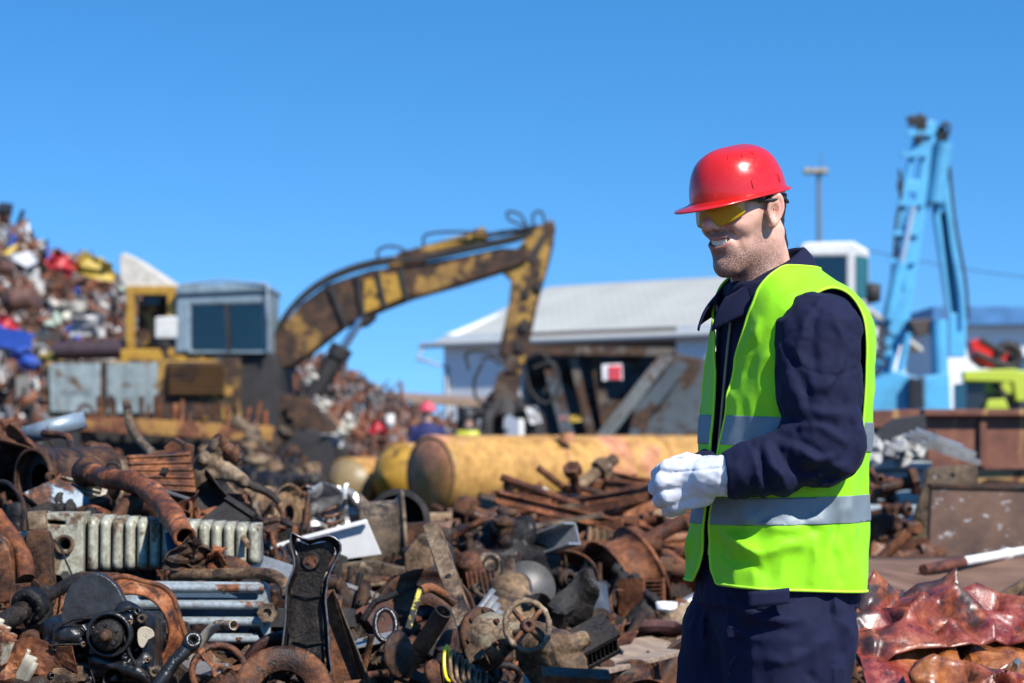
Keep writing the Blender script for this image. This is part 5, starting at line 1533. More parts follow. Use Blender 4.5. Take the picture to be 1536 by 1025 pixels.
tank('tank', 'shorter bright yellow drum tank just left of the long yellow tank', c, (.6, .8, 0), .33, 1.6, endm=m_yelb, dish=.2)
c = at(520, 728, 19.6)
tank('tank', 'tan drum with a dished end, leftmost of the yellow tanks', c, (.5, .86, 0), .27, 1.0, endm=paint('tan_end', (.30, .22, .10), worn=.4, scale=2), dish=.16)

# awning shelter
aw = thing('shelter', 'low brown flat roofed shelter beside the white warehouse wall', 'shelter', (at(650, 600, 46).x, 46, 0))
mb = MB(); mb.box(at(655, 599, 46), (2.3, 3.0, .14), rot=(R(3), R(3), 0)); mb.build('roof', plain('awning_brown', (.30, .20, .13), scale=1), aw)
for x in (628, 690):
    mb = MB(); p = at(x, 604, 45); mb.beam(p, (p.x, 45, 0), .12, .12); mb.build('post', plain('awning_post', (.12, .09, .07)), aw)
mb = MB(); mb.box((at(655, 640, 47).x, 47.2, .8), (2.0, .2, 1.6)); mb.build('back_wall', plain('awning_wall', (.08, .06, .05)), aw)
# ================================================================== scrap mountain on the left and the rusty pile behind the excavator
MX = [(-220, 250), (-60, 296), (0, 330), (40, 348), (90, 380), (150, 400), (200, 430), (280, 470), (380, 505), (450, 528), (500, 543), (560, 574), (620, 606), (700, 650), (800, 664)]
MYc = 43.0
def mtop(x):
    px = 768 + FPX * x / MYc; py = np.interp(px, [p[0] for p in MX], [p[1] for p in MX])
    return float(at(768, py, MYc).z)
def mz(x, y):
    t = (y - 36) / 7.0 if y < MYc else 1 - (y - MYc) / 6.0
    t = max(0, min(1, t)); return mtop(x * 1.0) * (t ** .75) - .25
mb = MB(); xs = np.linspace(-15, 1.5, 66); ys = np.linspace(35.5, 50, 40)
v = []
for y in ys:
    for x in xs: v.append((x, y, max(-.05, mz(x, y) + .35 * float(vnoise([np.array(x), np.array(y), np.array(0.)], .8)))))
nx = len(xs); mb.add(v, [(j * nx + i, j * nx + i + 1, (j + 1) * nx + i + 1, (j + 1) * nx + i) for j in range(len(ys) - 1) for i in range(nx - 1)], False)
mo = mb.build('scrap_mountain', rust('dark', 1.2)); tag(mo, 'far mound of compacted scrap rising at the left edge', 'scrap heap', kind='stuff')
# loose small bits covering it
FM = {}
def fm(name, col, worn=.12, rc='dark'):
    if name not in FM: FM[name] = paint('scrap_' + name, col, worn=worn, rustc=rc, scale=3.0, rough=.5)
    return FM[name]
PAL = [('cream', (.62, .58, .48), 8), ('white', (.66, .65, .62), 5), ('grey', (.25, .26, .27), 12), ('pale_green', (.42, .52, .42), 5), ('brown', (.15, .07, .045), 22), ('rust', (.26, .10, .05), 20),
       ('black', (.02, .02, .022), 14), ('red', (.50, .02, .03), 5), ('blue', (.03, .10, .50), 4), ('yellow', (.60, .42, .06), 4), ('silver', (.5, .52, .55), 6), ('pink', (.45, .2, .18), 3)]
rf = random.Random(21)
def pick(side):
    p = PAL if side else [('rust', (.26, .10, .05), 8), ('brown', (.15, .07, .045), 7), ('black', (.02, .02, .022), 3), ('cream', (.62, .58, .48), .5), ('orange', (.36, .17, .07), 5)]
    t = rf.uniform(0, sum(q[2] for q in p))
    for q in p:
        t -= q[2]
        if t <= 0: return q
    return p[0]
FT = [('crushed_sheet_metal', 'sheet metal', lambda: crumple(1.0, .6, rf.randint(0, 99), .16, 12, .02), 'crushed sheet panel'),
      ('crushed_box', 'box', lambda: MB().box((0, 0, 0), (.8, .6, .5), jit=.14), 'dented box'),
      ('scrap_pipe', 'pipe', lambda: MB().tube(spline([(-.7, 0, 0), (-.2, .1, .12), (.3, -.05, .05), (.8, 0, -.1)], 4), .06, 8), 'bent pipe'),
      ('girder_offcut', 'girder', lambda: t_bar(1.5, .14, .03, 'L'), 'steel beam end'),
      ('scrap_drum', 'drum', lambda: MB().lathe([(0, -.4), (.25, -.4), (.28, -.38), (.27, -.12), (.29, -.1), (.27, -.08), (.28, .38), (.25, .4), (0, .4)], seg=16, closed=False), 'dented drum'),
      ('scrap_ring', 'ring', lambda: MB().torus((0, 0, 0), (0, 0, 1), .3, .09, 20, 8), 'round ring'),
      ('folded_sheet', 'sheet', lambda: crumple(.7, .7, rf.randint(0, 99), .25, 10, .02), 'folded sheet')]
FP = {}
def far_piece(x, y, z, ti, col, sc, label, group, rot=None, var=None):
    n, c, mk, w_ = FT[ti]; var = rf.randint(0, 1) if var is None else var
    k = (ti, col[0], var)
    if k not in FP:
        o = mk().build(n, fm(col[0], col[1]), None); FP[k] = o.data; bpy.data.objects.remove(o)
    o = bpy.data.objects.new(n, FP[k]); COL.objects.link(o); o.location = (x, y, z); o.scale = (sc,) * 3
    o.rotation_euler = rot or (rf.uniform(0, 6.3), rf.uniform(0, 6.3), rf.uniform(0, 6.3))
    tag(o, label, c, group, 'thing'); return o
for i in range(250):
    left = i < 190
    px = rf.uniform(-60, 300) if left else rf.uniform(430, 690)
    u = rf.random() ** .8; y = 36.2 + u * 6.9
    x = (px - 768) / FPX * y
    z = mz(x, y) + rf.uniform(-.05, .25)
    if z < -.1: z = .1
    col = pick(left); ti = rf.choice([0, 0, 0, 1, 1, 2, 3, 4, 5, 6, 6]) if left else rf.choice([0, 2, 2, 2, 3, 3, 6])
    hgt = 'near the top' if u > .66 else 'halfway up' if u > .33 else 'at the foot'
    where = f'{hgt} of the left scrap mound' if left else f'{hgt} of the rusty pile behind the boom'
    far_piece(x, y, z, ti, col, rf.uniform(.3, .85) * (1 if left else .8), f"{col[0].replace('_', ' ')} {FT[ti][3]} {where}", 'scrap pieces heaped on the far mound')
def named(px, py, ti, col, sc, label, Y=38.5, rot=None):
    p = at(px, py, Y); return far_piece(p.x, Y, p.z, ti, col, sc * .6, label, None, rot, 0)
named(90, 394, 0, ('red', (.50, .02, .03)), 1.0, 'bright red crushed panel high on the left mound', 40, (0, .6, 0))
named(140, 400, 0, ('yellow', (.60, .46, .12)), 1.25, 'pale yellow bent panel beside the red one high on the mound', 40, (.2, .35, 0))
named(18, 512, 1, ('blue', (.03, .10, .50)), 1.25, 'big bright blue crushed box at the left edge of the mound', 37.0, (.2, .2, .3))
named(34, 530, 0, ('blue', (.03, .10, .50)), 1.0, 'blue crumpled panel just below the blue box', 36.8, (.2, 1.2, 0))
named(8, 486, 0, ('red', (.50, .02, .03)), .7, 'red crushed panel right above the blue box', 37.0, (0, .5, 0))
named(100, 468, 0, ('cream', (.62, .58, .48)), 1.2, 'large cream sheet lying across the middle of the mound', 38.2, (.5, .2, 0))
named(75, 482, 6, ('pale_green', (.42, .52, .42)), 1.0, 'pale green folded sheet under the large cream sheet', 38.2)
named(130, 490, 0, ('white', (.72, .72, .70)), 1.1, 'white crushed panel right of the pale green sheet', 38.0, (.4, 0, 0))
named(2, 318, 1, ('black', (.02, .02, .022)), .8, 'black dented box on the very top of the mound', 43)
named(30, 450, 4, ('brown', (.15, .07, .045)), 1.3, 'brown drum lying above the blue box', 38.4, (1.4, .3, 1.2))
# pale things right of the boom
p_ = [(520, 640, 'cream', (.66, .60, .40), .6, 'cream bent panel leaning below the lift cylinder', (.1, -1.0, 0)), (482, 606, 'cream', (.7, .65, .5), .45, 'cream bent panel under the boom foot', (.0, .5, 0)), (498, 660, 'white', (.75, .75, .74), .6, 'white folded sheet lying low in front of the pile', (.6, .1, 0)),
      (466, 560, 'cream', (.62, .58, .48), .4, 'cream panel sticking up beside the boom cylinder', (.1, 1.2, 0)), (585, 632, 'white', (.72, .72, .70), .45, 'small upright white drum left of the far worker', (0, 0, 0)), (566, 642, 'red', (.50, .02, .03), .5, 'small red panel left of the far worker', (0, .2, 0)), (800, 622, 'white', (.72, .72, .70), .5, 'white rag of sheet hanging right of the grapple', (0, 1.3, 0)), (862, 628, 'yellow', (.60, .5, .06), .3, 'small yellow tag on the side of the grey hopper', (0, 0, 0)), (846, 628, 'pink', (.5, .3, .3), .25, 'small pink tag beside the yellow one on the hopper', (0, 0, 0))]
for (px, py, cn, cc, sc, lb, rot) in p_: named(px, py, 0 if 'drum' not in lb else 4, (cn, cc), sc, lb, 31.5 if px < 700 else 32.3, rot)
# fine debris on the mound, as one mass
def debris(name, label, pos, n, smin_, smax_, mats, seed):
    r = random.Random(seed)
    for mi, (mat, share) in enumerate(mats):
        mb = MB()
        for k in range(int(n * share)):
            p = pos(r)
            if p is None: continue
            s = r.uniform(smin_, smax_); e = Euler((r.uniform(0, 6.3), r.uniform(0, 6.3), r.uniform(0, 6.3)))
            q = r.random(); m = e.to_matrix()
            if q < .45: mb.box(p, (s, s * r.uniform(.3, .8), s * r.uniform(.08, .5)), M=m, jit=s * .12)
            elif q < .75:
                d = m @ Vector((s * 1.3, 0, 0)); mb.cyl(Vector(p) - d, Vector(p) + d, s * r.uniform(.06, .16), seg=6)
            elif q < .9: mb.torus(p, m @ Vector((0, 0, 1)), s * .5, s * .12, 10, 5)
            else: mb.cyl(Vector(p), Vector(p) + m @ Vector((0, 0, s * .2)), s * .45, seg=9)
        tag(mb.build(name, mat), label, 'scrap bits', kind='stuff')
def posm(r):
    px = r.uniform(-330, 300) if r.random() < .78 else r.uniform(430, 740); y = 36 + 7.2 * r.random() ** .8; x = (px - 768) / FPX * y
    return (x, y, mz(x, y) + r.uniform(.05, .25))
debris('scrap_bits', 'countless small scrap bits covering the far mound', posm, 6800, .08, .34, [(fm('rust', (.26, .10, .05)), .25), (fm('brown', (.15, .07, .045)), .33), (fm('grey', (.25, .26, .27)), .15), (fm('black', (.02, .02, .022)), .2)], 4)

def posl(r):
    px = r.uniform(-90, 300); y = 36 + 7.2 * r.random() ** .8; x = (px - 768) / FPX * y
    return (x, y, mz(x, y) + r.uniform(.05, .25))
debris('pale_scrap_bits', 'countless small pale scrap bits on the left mound', posl, 420, .1, .32, [(fm('white', (.66, .65, .62)), 1.0)], 14)
# ================================================================== near scrap: base, hero pieces
mb = MB(); ys = list(np.linspace(2.6, 12, 110)) + list(np.linspace(12.3, 36.5, 40)); pxs = np.linspace(-420, 1980, 150)
v = []
for y in ys:
    for p in pxs:
        x = (p - 768) / FPX * y
        q = [np.array(x), np.array(y), np.array(0.)]; z = heap_z(x, y)
        amp = min(1, z / .3)
        v.append((x, y, z - .05 + amp * (.055 * float(vnoise(q, .16)) + .03 * float(vnoise(q, .06)))))
n_ = len(pxs); mb.add(v, [(j * n_ + i, j * n_ + i + 1, (j + 1) * n_ + i + 1, (j + 1) * n_ + i) for j in range(len(ys) - 1) for i in range(n_ - 1)], False)
hb = mb.build('scrap_heap', rust('dark', 6)); tag(hb, 'dark packed scrap underneath the pieces of the near heap', 'scrap heap', kind='stuff')

HERO = []     # (px, py, label words) for wording the fillers
def H(name, label, cat, px, py, Y, group=None):
    p = at(px, py, Y); HERO.append((p.x, Y, label)); return thing(name, label, cat, (p.x, Y, p.z), group=group)
def pr(parent, name, pts, Y, th, mat, bevel=.003, holes=None):
    mb = MB(); pprism(mb, pts, Y, th, holes); return mb.build(name, mat, parent, bevel=bevel)
def circ(px, py, r, n=18, ry=None): return [(px + r * math.cos(2 * math.pi * k / n), py + (ry or r) * math.sin(2 * math.pi * k / n)) for k in range(n)]
def A_(*q): return [tuple(at(x, y, Y)) for x, y, Y in q]
def px_m(px, Y): return px / FPX * Y

# 1 pale ring rim
o = H('steel_hoop', 'pale blue-grey galvanised hoop lying on top of the heap at the left', 'hoop', 80, 660, 6.7)
m_galv = paint('galvanised_blue', (.30, .38, .45), worn=.2, rustc='tan', scale=14, metal=.4, rough=.45)
c = at(78, 644, 6.9); ax = Vector((-.27, -.02, .96)).normalized()
mb = MB(); mb.lathe([(.112, -.026), (.118, -.026), (.118, .03), (.112, .03)], c, ax, 48, smooth=True); mb.build('hoop', m_galv, o)
mb = MB(); mb.lathe([(.111, -.02), (.111, -.014), (.02, -.03), (.02, -.036)], c, ax, 40); mb.build('dished_floor', m_galv, o)
# 2 dark curved hood sheet
o = MB(); o.sheet(lambda a, b: at(-30 + 142 * a, 656 + 44 * a ** 1.6 + 10 * b, 5.9 + .45 * b) + Vector((0, 0, .03 * math.sin(b * 3) - .12 * b * (1 - b))), 18, 8, .004)
tag(o.build('curved_sheet', rust('dark', 12)), 'dark curved metal hood jutting from the left edge over the open drum', 'sheet')
# 3 open rusty drum
o = H('open_drum', 'open rusty drum with a jagged black mouth under the curved hood', 'drum', 90, 745, 6.0)
c = at(48, 720, 5.86); ax = Vector((.62, .70, .02)).normalized(); r_ = .092
mb = MB(); prof = [(r_ * .94, 0), (r_ * 1.04, 0), (r_ * 1.04, .012), (r_, .014), (r_, .10), (r_ * 1.03, .105), (r_ * 1.03, .12), (r_, .125), (r_, .26), (0, .27), (0, .265), (r_ * .95, .255), (r_ * .95, .01)]
mb.lathe(prof, c, ax, 36, closed=False); mb.build('shell', rust('dark', 10), o)
mb = MB(); mb.lathe([(r_ * .5, .03), (r_ * .93, .03), (r_ * .93, .2), (0, .2), (0, .195), (r_ * .5, .19)], c, ax, 24, closed=False); mb.build('mouth_shade', rust('black', 12), o)  # added black insert: the drum's inner shade is put into its colour
# 4 rods left
for k, (pts, r0, kd, lb) in enumerate([
    ([(64, 650, 6.5), (100, 655, 6.45), (106, 668, 6.4), (118, 700, 6.2), (136, 728, 6.1)], .012, 'mid', 'rusty rod bent over beside the open drum'),
    ([(72, 737, 5.9), (110, 752, 5.8), (160, 772, 5.5)], .013, 'orange', 'thin orange rusty bar slanting down onto the beige radiator'),
    ([(-5, 722, 5.6), (14, 726, 5.5), (34, 752, 5.4), (37, 790, 5.3), (34, 838, 5.25)], .006, 'dark', 'black cable curling down past the left end of the beige radiator'),
    ([(190, 605, 7.5), (196, 640, 7.4), (212, 664, 7.3), (228, 680, 7.2)], .017, 'tan', 'brown hose hanging down from the spiked rail'),
    ([(166, 715, 5.6), (160, 704, 5.6), (163, 696, 5.6), (176, 697, 5.6), (183, 712, 5.6), (181, 730, 5.6), (173, 742, 5.6)], .0045, 'black', 'black wire hoop round the big bent pipe'),
    ([(60, 800, 5.2), (86, 815, 5.15), (100, 845, 5.1), (112, 872, 5.0)], .0028, 'black', 'thin black wire across the beige radiator'),
    ([(545, 930, 4.9), (562, 905, 4.9), (580, 897, 4.9), (596, 890, 4.9)], .008, 'black', 'black wire stub bent up in front of the oval rubber ring'),
    ([(352, 785, 5.3), (360, 800, 5.25), (372, 818, 5.2)], .009, 'tan', 'bent tan strap on the right end of the beige radiator')]):
    mb = MB(); mb.tube(spline(A_(*pts), 6), r0, 9); tag(mb.build('bent_rod' if r0 > .009 else 'wire', rust(kd, 14)), lb, 'rod' if r0 > .009 else 'wire')
# 5 big bent exhaust pipe
o = H('exhaust_pipe', 'thick rusty bent exhaust pipe with a flared collar above the beige radiator', 'pipe', 200, 760, 5.4)
p = spline(A_((143, 712, 5.7), (165, 718, 5.6), (200, 724, 5.5), (226, 738, 5.4), (252, 766, 5.2), (277, 806, 4.98)), 8)
mb = MB(); n = len(p); mb.tube(p, [px_m(16, 5.6) * (1 - .08 * math.sin(k * .7)) for k in range(n)], 18, caps=False); mb.tube(p, .021, 14, caps=False)
d = (Vector(p[-1]) - Vector(p[-2])).normalized(); mb.lathe([(.021, -.001), (.030, -.001), (.0295, .003), (.021, .003)], p[-1], d, 18); mb.build('pipe', rust('orange', 11), o)
mb = MB(); d = (Vector(p[1]) - Vector(p[0])).normalized(); mb.lathe([(.026, 0), (.034, 0), (.034, -.03), (.044, -.05), (.046, -.075), (.040, -.075), (.036, -.05), (.026, -.03)], p[0], d, 20); mb.build('collar', rust('dark', 12), o)
# 6 corrugated plate
o = H('ribbed_cover', 'reddish rusty ribbed cover plate tilted above the bent pipe', 'cover', 245, 745, 5.8)
def fn(a, b):
    q = at(190 + 96 * a + 8 * b, 684 - 6 * a + (48 + 12 * a) * b, 5.75 - .10 * b + .05 * a)
    return q + Vector((0, -.012 * max(0, math.sin(b * 5.2 * 2 * math.pi)) ** .6, .0))
mb = MB(); mb.sheet(fn, 16, 60, .004); pl_ = mb.build('plate', rust('mid', 10), o)
pr(o, 'end_tab', [(276, 664), (290, 668), (288, 690), (294, 742), (284, 726), (276, 690)], 5.82, .03, rust('mid', 10))
mb = MB(); mb.box(at(247, 706, 5.70), (.018, .016, .016), rot=(0, .2, 0)); mb.build('lug', rust('black', 10), pl_)
pr(o, 'back_bracket', [(245, 672), (262, 656), (276, 664), (272, 680), (250, 682)], 5.9, .05, rust('mid', 9))
# white edge strip under it
mb = MB(); mb.beam(at(233, 732, 5.68), at(288, 750, 5.6), .02, .004); tag(mb.build('trim_strip', plain('bare_trim', (.5, .5, .5), metal=.8, rough=.3)), 'thin bright metal strip under the reddish ribbed cover', 'strip')
# 7 steering knuckle, an organic casting
o = H('steering_knuckle', 'dusty tan cast steering arm with a rod pointing right above the heap', 'steering knuckle', 340, 740, 5.9)
LK = lambda x, y, d=0: tuple(at(x, y, 5.9 + d))
def kn_sdf(P):
    L_ = [((296, 708), (312, 688), .026), ((312, 688), (330, 668), .022), ((296, 708), (302, 724), .028), ((312, 690), (340, 704), .018), ((340, 704), (364, 722), .022), ((302, 726), (312, 712), .016), ((312, 712), (340, 716), .012)]
    d = None
    for a, b, r0 in L_:
        q = s_cap(P, LK(*a), LK(*b), r0); d = q if d is None else smin(d, q, .018)
    d = smin(d, s_cap(P, LK(322, 668, -.02), LK(338, 680, .02), .020), .012)
    for (x, y) in ((366, 724), (304, 690)): d = smin(d, s_cap(P, LK(x, y, -.035), LK(x, y, .035), .017), .008)
    return d + .0018 * vnoise(P, .02)
a, b = at(270, 760, 6.0), at(400, 640, 5.8)
V, F = nets(kn_sdf, (a.x, 5.8, a.z), (b.x, 6.0, b.z), .0042); arr_mesh('casting', V, F, rust('tan', 12), o)
mb = MB(); mb.cyl(LK(322, 662, -.01), LK(346, 676, .0), .020, seg=18); mb.cyl(LK(346, 676), LK(360, 690), .028, .020, seg=18); mb.cyl(LK(324, 661, -.02), LK(334, 668), .024, seg=18); mb.build('ball_joint', rust('dark', 12), o)
mb = MB(); mb.tube(spline([LK(368, 724), LK(388, 733), (LK(406, 742)), LK(419, 755)], 5), [.014] * 6 + [.012] * 6 + [.010] * 4, 12); mb.build('tie_rod', rust('black', 14), o)
pr(o, 'frame_plate', [(294, 736), (366, 742), (368, 758), (350, 766), (294, 762)], 5.95, .06, rust('mid', 9))
pr(o, 'frame_tab', [(340, 748), (360, 746), (360, 758), (342, 760)], 5.93, .02, rust('orange', 9))
# 8 beige ribbed radiator
o = H('ribbed_radiator', 'beige cast radiator with rounded vertical ribs lying across the left heap', 'radiator', 210, 870, 5.3)
m_beige = paint('old_beige_enamel', (.45, .45, .36), worn=.34, rustc='tan', scale=11, dirt=1.0, rough=.35, streak=True)
Yr = 5.22
for k in range(14):
    x = 128 + 18.6 * k * (1 + .0) ; yt = 768 + (x - 40) * .055; yb = 866 - (x - 40) * .05
    if x > 372: break
    w_ = px_m(17.4, Yr); zt = at(x, yt, Yr).z; zb = at(x, yb, Yr).z; cx_ = at(x + 9, 800, Yr).x
    hh = zt - zb
    out = [(-w_ / 2, .008), (-w_ / 2, .09), (w_ / 2, .09), (w_ / 2, .008), (w_ * .30, -.012), (0, -.017), (-w_ * .30, -.012)]
    mb = MB(); nz = 10; vs_ = []
    for j in range(nz + 1):
        q = j / nz; kk = min(1, math.sin(math.pi * min(.5, min(q, 1 - q) * 2.4)) ** .5 + .25)
        for (ox, oy) in out:
            yy = oy if oy > .05 else .05 + (oy - .05) * kk
            vs_.append((cx_ + ox * (1 if 0 < j < nz else .85), Yr + .02 + yy, zb + hh * q))
    m_ = len(out); fs = [(j * m_ + i, j * m_ + (i + 1) % m_, (j + 1) * m_ + (i + 1) % m_, (j + 1) * m_ + i) for j in range(nz) for i in range(m_)]
    fs += [tuple(range(m_ - 1, -1, -1)), tuple(nz * m_ + i for i in range(m_))]
    mb.add(vs_, fs, True); mb.build('section', m_beige, o)
pr(o, 'end_section', smooth_poly([(64, 770), (118, 770), (124, 776), (124, 858), (118, 864), (64, 862), (62, 856), (62, 776)], 2), Yr - .0, .10, m_beige, .006, holes=[circ(97, 817, 8, 16), [(68, 780), (98, 782), (98, 788), (68, 786)]])
mb = MB(); mb.lathe([(px_m(10, Yr), -.012), (px_m(15, Yr), -.012), (px_m(15, Yr), .006), (px_m(10, Yr), .006)], at(97, 817, Yr), (0, 1, 0), 24); mb.build('pipe_port', rust('tan', 14), o)
mb = MB(); mb.box(at(85, 815, Yr + .09), (.10, .02, .15)); mb.build('port_back', rust('black', 9), o)
pr(o, 'end_section', [(18, 800), (60, 797), (60, 858), (20, 850)], Yr + .03, .07, m_beige, .004, holes=[[(24, 808), (56, 806), (56, 812), (24, 813)], [(24, 824), (56, 822), (56, 828), (24, 829)]])
pr(o, 'end_bracket', [(40, 768), (66, 766), (68, 794), (42, 796)], Yr - .03, .05, rust('tan', 12))
# brackets over its left end
o = MB(); pprism(o, smooth_poly([(40, 800), (72, 798), (78, 850), (80, 905), (60, 915), (36, 900), (38, 850)], 3), 5.05, .035); tag(o.build('forged_link', rust('dark', 9), None, bevel=.006), 'wide dark forged link standing over the left end of the beige radiator', 'link')
o = MB(); o.tube(spline(A_((-10, 775, 5.1), (12, 805, 5.05), (34, 835, 5.0), (40, 870, 4.95)), 5), [.028] * 8 + [.022] * 8, 12); tag(o.build('forged_curve', rust('orange', 8)), 'curved orange rusty arm at the left edge beside the dark forged link', 'arm')
o = MB(); pprism(o, smooth_poly([(-30, 800), (6, 812), (20, 860), (22, 895), (-5, 905), (-40, 880)], 3), 4.95, .05); tag(o.build('forged_hook', rust('mid', 10), None, bevel=.01), 'heavy brown forging cut off by the left picture edge', 'forging')
# 9 grey panel radiator
o = H('panel_radiator', 'pale blue-grey radiator with three long dark slots below the ribbed one', 'radiator', 300, 968, 4.95)
m_pg = paint('pale_blue_grey', (.33, .39, .42), worn=.26, rustc='orange', scale=9, dirt=.9, rough=.35)
Yg = 4.93
def rr_(x0, y0, x1, y1, r, n=5):
    out = []
    for cx_, cy_, a0 in ((x1 - r, y0 + r, -90), (x1 - r, y1 - r, 0), (x0 + r, y1 - r, 90), (x0 + r, y0 + r, 180)):
        for k in range(n + 1): a = R(a0 + 90 * k / n); out.append((cx_ + r * math.cos(a), cy_ + r * math.sin(a)))
    return out
slots = [rr_(206, 890, 386, 901, 5), rr_(206, 914, 388, 926, 5), rr_(206, 939, 390, 951, 5)]
pr(o, 'front_panel', [(172, 872), (398, 874), (404, 884), (405, 958), (396, 966), (180, 964), (174, 955)], Yg, .022, m_pg, .004, holes=slots)
pr(o, 'back_panel', [(176, 876), (400, 878), (402, 960), (178, 960)], Yg + .055, .02, plain('recess_shade_blue', (.06, .10, .15), rough=.4), .002)  # shade of the recessed slots is put into this darker blue
for y in (882, 907.5, 932.5, 958):
    mb = MB(); mb.tube([at(196, y, Yg), at(396, y + 1, Yg)], .010, 12); mb.build('rib', m_pg, o)
mb = MB(); mb.cyl(at(403, 918, Yg - .02), at(403, 918, Yg + .05), .022, seg=20); mb.lathe([(.012, -.03), (.026, -.03), (.026, -.01), (.012, -.01)], at(403, 918, Yg), (0, 1, 0), 6, smooth=False); mb.build('end_nut', rust('tan', 16), o)
# pipe across, bending down at the right
o = MB(); p = spline(A_((258, 862, 5.0), (320, 862, 4.98), (380, 860, 4.95), (410, 864, 4.92), (426, 876, 4.9), (432, 895, 4.88)), 7); o.tube(p, px_m(9, 5), 14, caps=False); o.tube(p, .010, 12, caps=False); o.lathe([(.010, -.001), (.015, -.001), (.015, .002), (.010, .002)], p[0], (1, 0, 0), 14)
tag(o.build('rusty_pipe', rust('tan', 15)), 'mottled rusty pipe lying between the two radiators and bending down at its right end', 'pipe')
o = MB(); pprism(o, [(118, 858), (176, 860), (180, 866), (178, 874), (118, 870)], 5.0, .02, holes=[circ(174, 866, 3)]); tag(o.build('flat_bar', rust('orange', 12), None, bevel=.002), 'short orange flat bar with a bolt hole above the engine cover', 'bar')
# crumpled leaves of steel at the right of beige radiator
for k, (x, y, s_) in enumerate(((300, 846, .09), (326, 850, .06))):
    o = crumple(s_ * 1.3, s_, 40 + k, .035, 14); o = o.build('torn_sheet', rust('dark' if k == 0 else 'orange', 12)); o.location = at(x, y, 4.98); o.rotation_euler = (.4, .5 + k, .6); tag(o, ('dark torn sheet peeling up against the beige radiator ribs', 'small orange torn sheet right of the dark torn one')[k], 'sheet')
o = MB(); o.beam(at(256, 800, 5.08), at(262, 845, 4.98), .030, .004); tag(o.build('blue_strap', paint('dark_blue_strap', (.03, .07, .14), worn=.1, scale=8)), 'dark blue flat strap leaning on the beige radiator under the pipe end', 'strap')

# 10 engine
o = H('engine_block', 'oily black engine with a round pulley and pale gasket, bottom left', 'engine', 150, 1025, 4.55)
Ye = 4.55; m_oil = plain('oily_black', (.012, .012, .013), rough=.28, var=.6, bump=.5, scale=30); m_oil2 = rust('black', 22, .45, .55, .6)
def eng(P):
    q = lambda x, y, d=0: tuple(at(x, y, Ye + d))
    d = s_box(P, q(158, 970, .13), (.125, .11, .075), .02)
    d = smin(d, s_cap(P, q(98, 952, .0), q(98, 952, .12), .030), .015); d = smin(d, s_cap(P, q(112, 955, -.01), q(112, 955, .1), .022), .01)
    d = smin(d, s_cap(P, q(190, 920, .0), q(230, 945, .05), .028), .02); d = smin(d, s_cap(P, q(70, 985, .02), q(70, 1010, .05), .03), .02)
    d = smin(d, s_cap(P, q(95, 1002, .01), q(215, 1000, .01), .022), .012); d = smin(d, s_cap(P, q(215, 960, .02), q(222, 1000, .02), .02), .012)
    d = smin(d, s_cap(P, q(140, 990, -.01), q(205, 1008, -.03), .014), .006); d = smin(d, s_cap(P, q(205, 1008, -.03), q(232, 1024, -.02), .013), .006)
    for (x, y) in ((82, 972), (126, 966), (195, 932), (232, 1008), (78, 1014), (110, 1012), (206, 918), (140, 938), (188, 985), (134, 1020), (160, 1022)):
        d = smin(d, s_cap(P, q(x, y, -.025), q(x, y, .05), .010), .006)
        d = np.maximum(d, -s_cap(P, q(x, y, -.06), q(x, y, -.02), .005))
    for (x, y, r0) in ((100, 985, .016), (120, 985, .014), (170, 1018, .02), (205, 975, .012)): d = np.maximum(d, -s_cap(P, q(x, y, -.05), q(x, y, .035), r0))
    return d + .0014 * vnoise(P, .012) + .0022 * vnoise(P, .035)
a, b = at(50, 1060, 4.7), at(250, 890, 4.7)
V, F = nets(eng, (a.x, 4.47, a.z - .03), (b.x, 4.85, b.z), .0042); arr_mesh('block', V, F, m_oil, o)
Yp = 4.505
pr(o, 'timing_cover', smooth_poly([(92, 938), (96, 900), (108, 876), (130, 862), (152, 862), (172, 876), (184, 896), (188, 914), (150, 925), (115, 934)], 3), Ye + .01, .03, plain('cover_grey_black', (.03, .03, .032), rough=.38, var=.5, bump=.5, scale=25, metal=.2), .004)
c = at(163, 952, Yp)
mb = MB(); mb.lathe([(.052, .05), (.052, .0), (.047, -.004), (.043, 0), (.040, .02), (.034, .02), (.034, .05)], c, (0, 1, 0), 36); mb.build('pulley_housing', m_oil, o)
mb = MB(); mb.lathe([(0, -.022), (.012, -.022), (.034, -.020), (.035, -.016), (.035, .0), (.031, .004), (.035, .008), (.035, .016), (0, .016)], c, (0, 1, 0), 40, closed=False)
pu = mb.build('pulley', m_oil2, o)
mb = MB(); mb.lathe([(0, -.055), (.007, -.055), (.011, -.050), (.011, -.038), (.015, -.036), (.015, -.018), (0, -.018)], c, (0, 1, 0), 12, closed=False); mb.build('shaft_end', rust('dark', 20), pu)
for k in range(5):
    a = k * 1.257 + .4; q = c + Vector((.024 * math.cos(a), -.0235, .024 * math.sin(a))); mb = MB(); mb.lathe([(.0015, 0), (.0042, 0), (.0042, .003), (.0015, .003)], q, (0, 1, 0), 10); mb.build('bolt_hole', m_oil, pu)
pr(o, 'gasket_plate', smooth_poly([(207, 945), (216, 940), (228, 945), (231, 955), (222, 960), (215, 972), (208, 968), (206, 955)], 2), Ye - .03, .006, plain('pale_gasket', (.42, .36, .26), rough=.7, var=.2), .001, holes=[circ(217, 955, 2.4, 8)])
for (x, y, r0) in ((213, 928, 7), (195, 934, 4), (126, 966, 4), (232, 1008, 8), (222, 990, 4)):
    mb = MB(); mb.lathe([(px_m(r0 * .45, Yp), -.008), (px_m(r0, Yp), -.008), (px_m(r0, Yp), .02), (px_m(r0 * .45, Yp), .02)], at(x, y, Ye - .03), (0, 1, 0), 14); mb.build('bushing', rust('tan', 20), o)
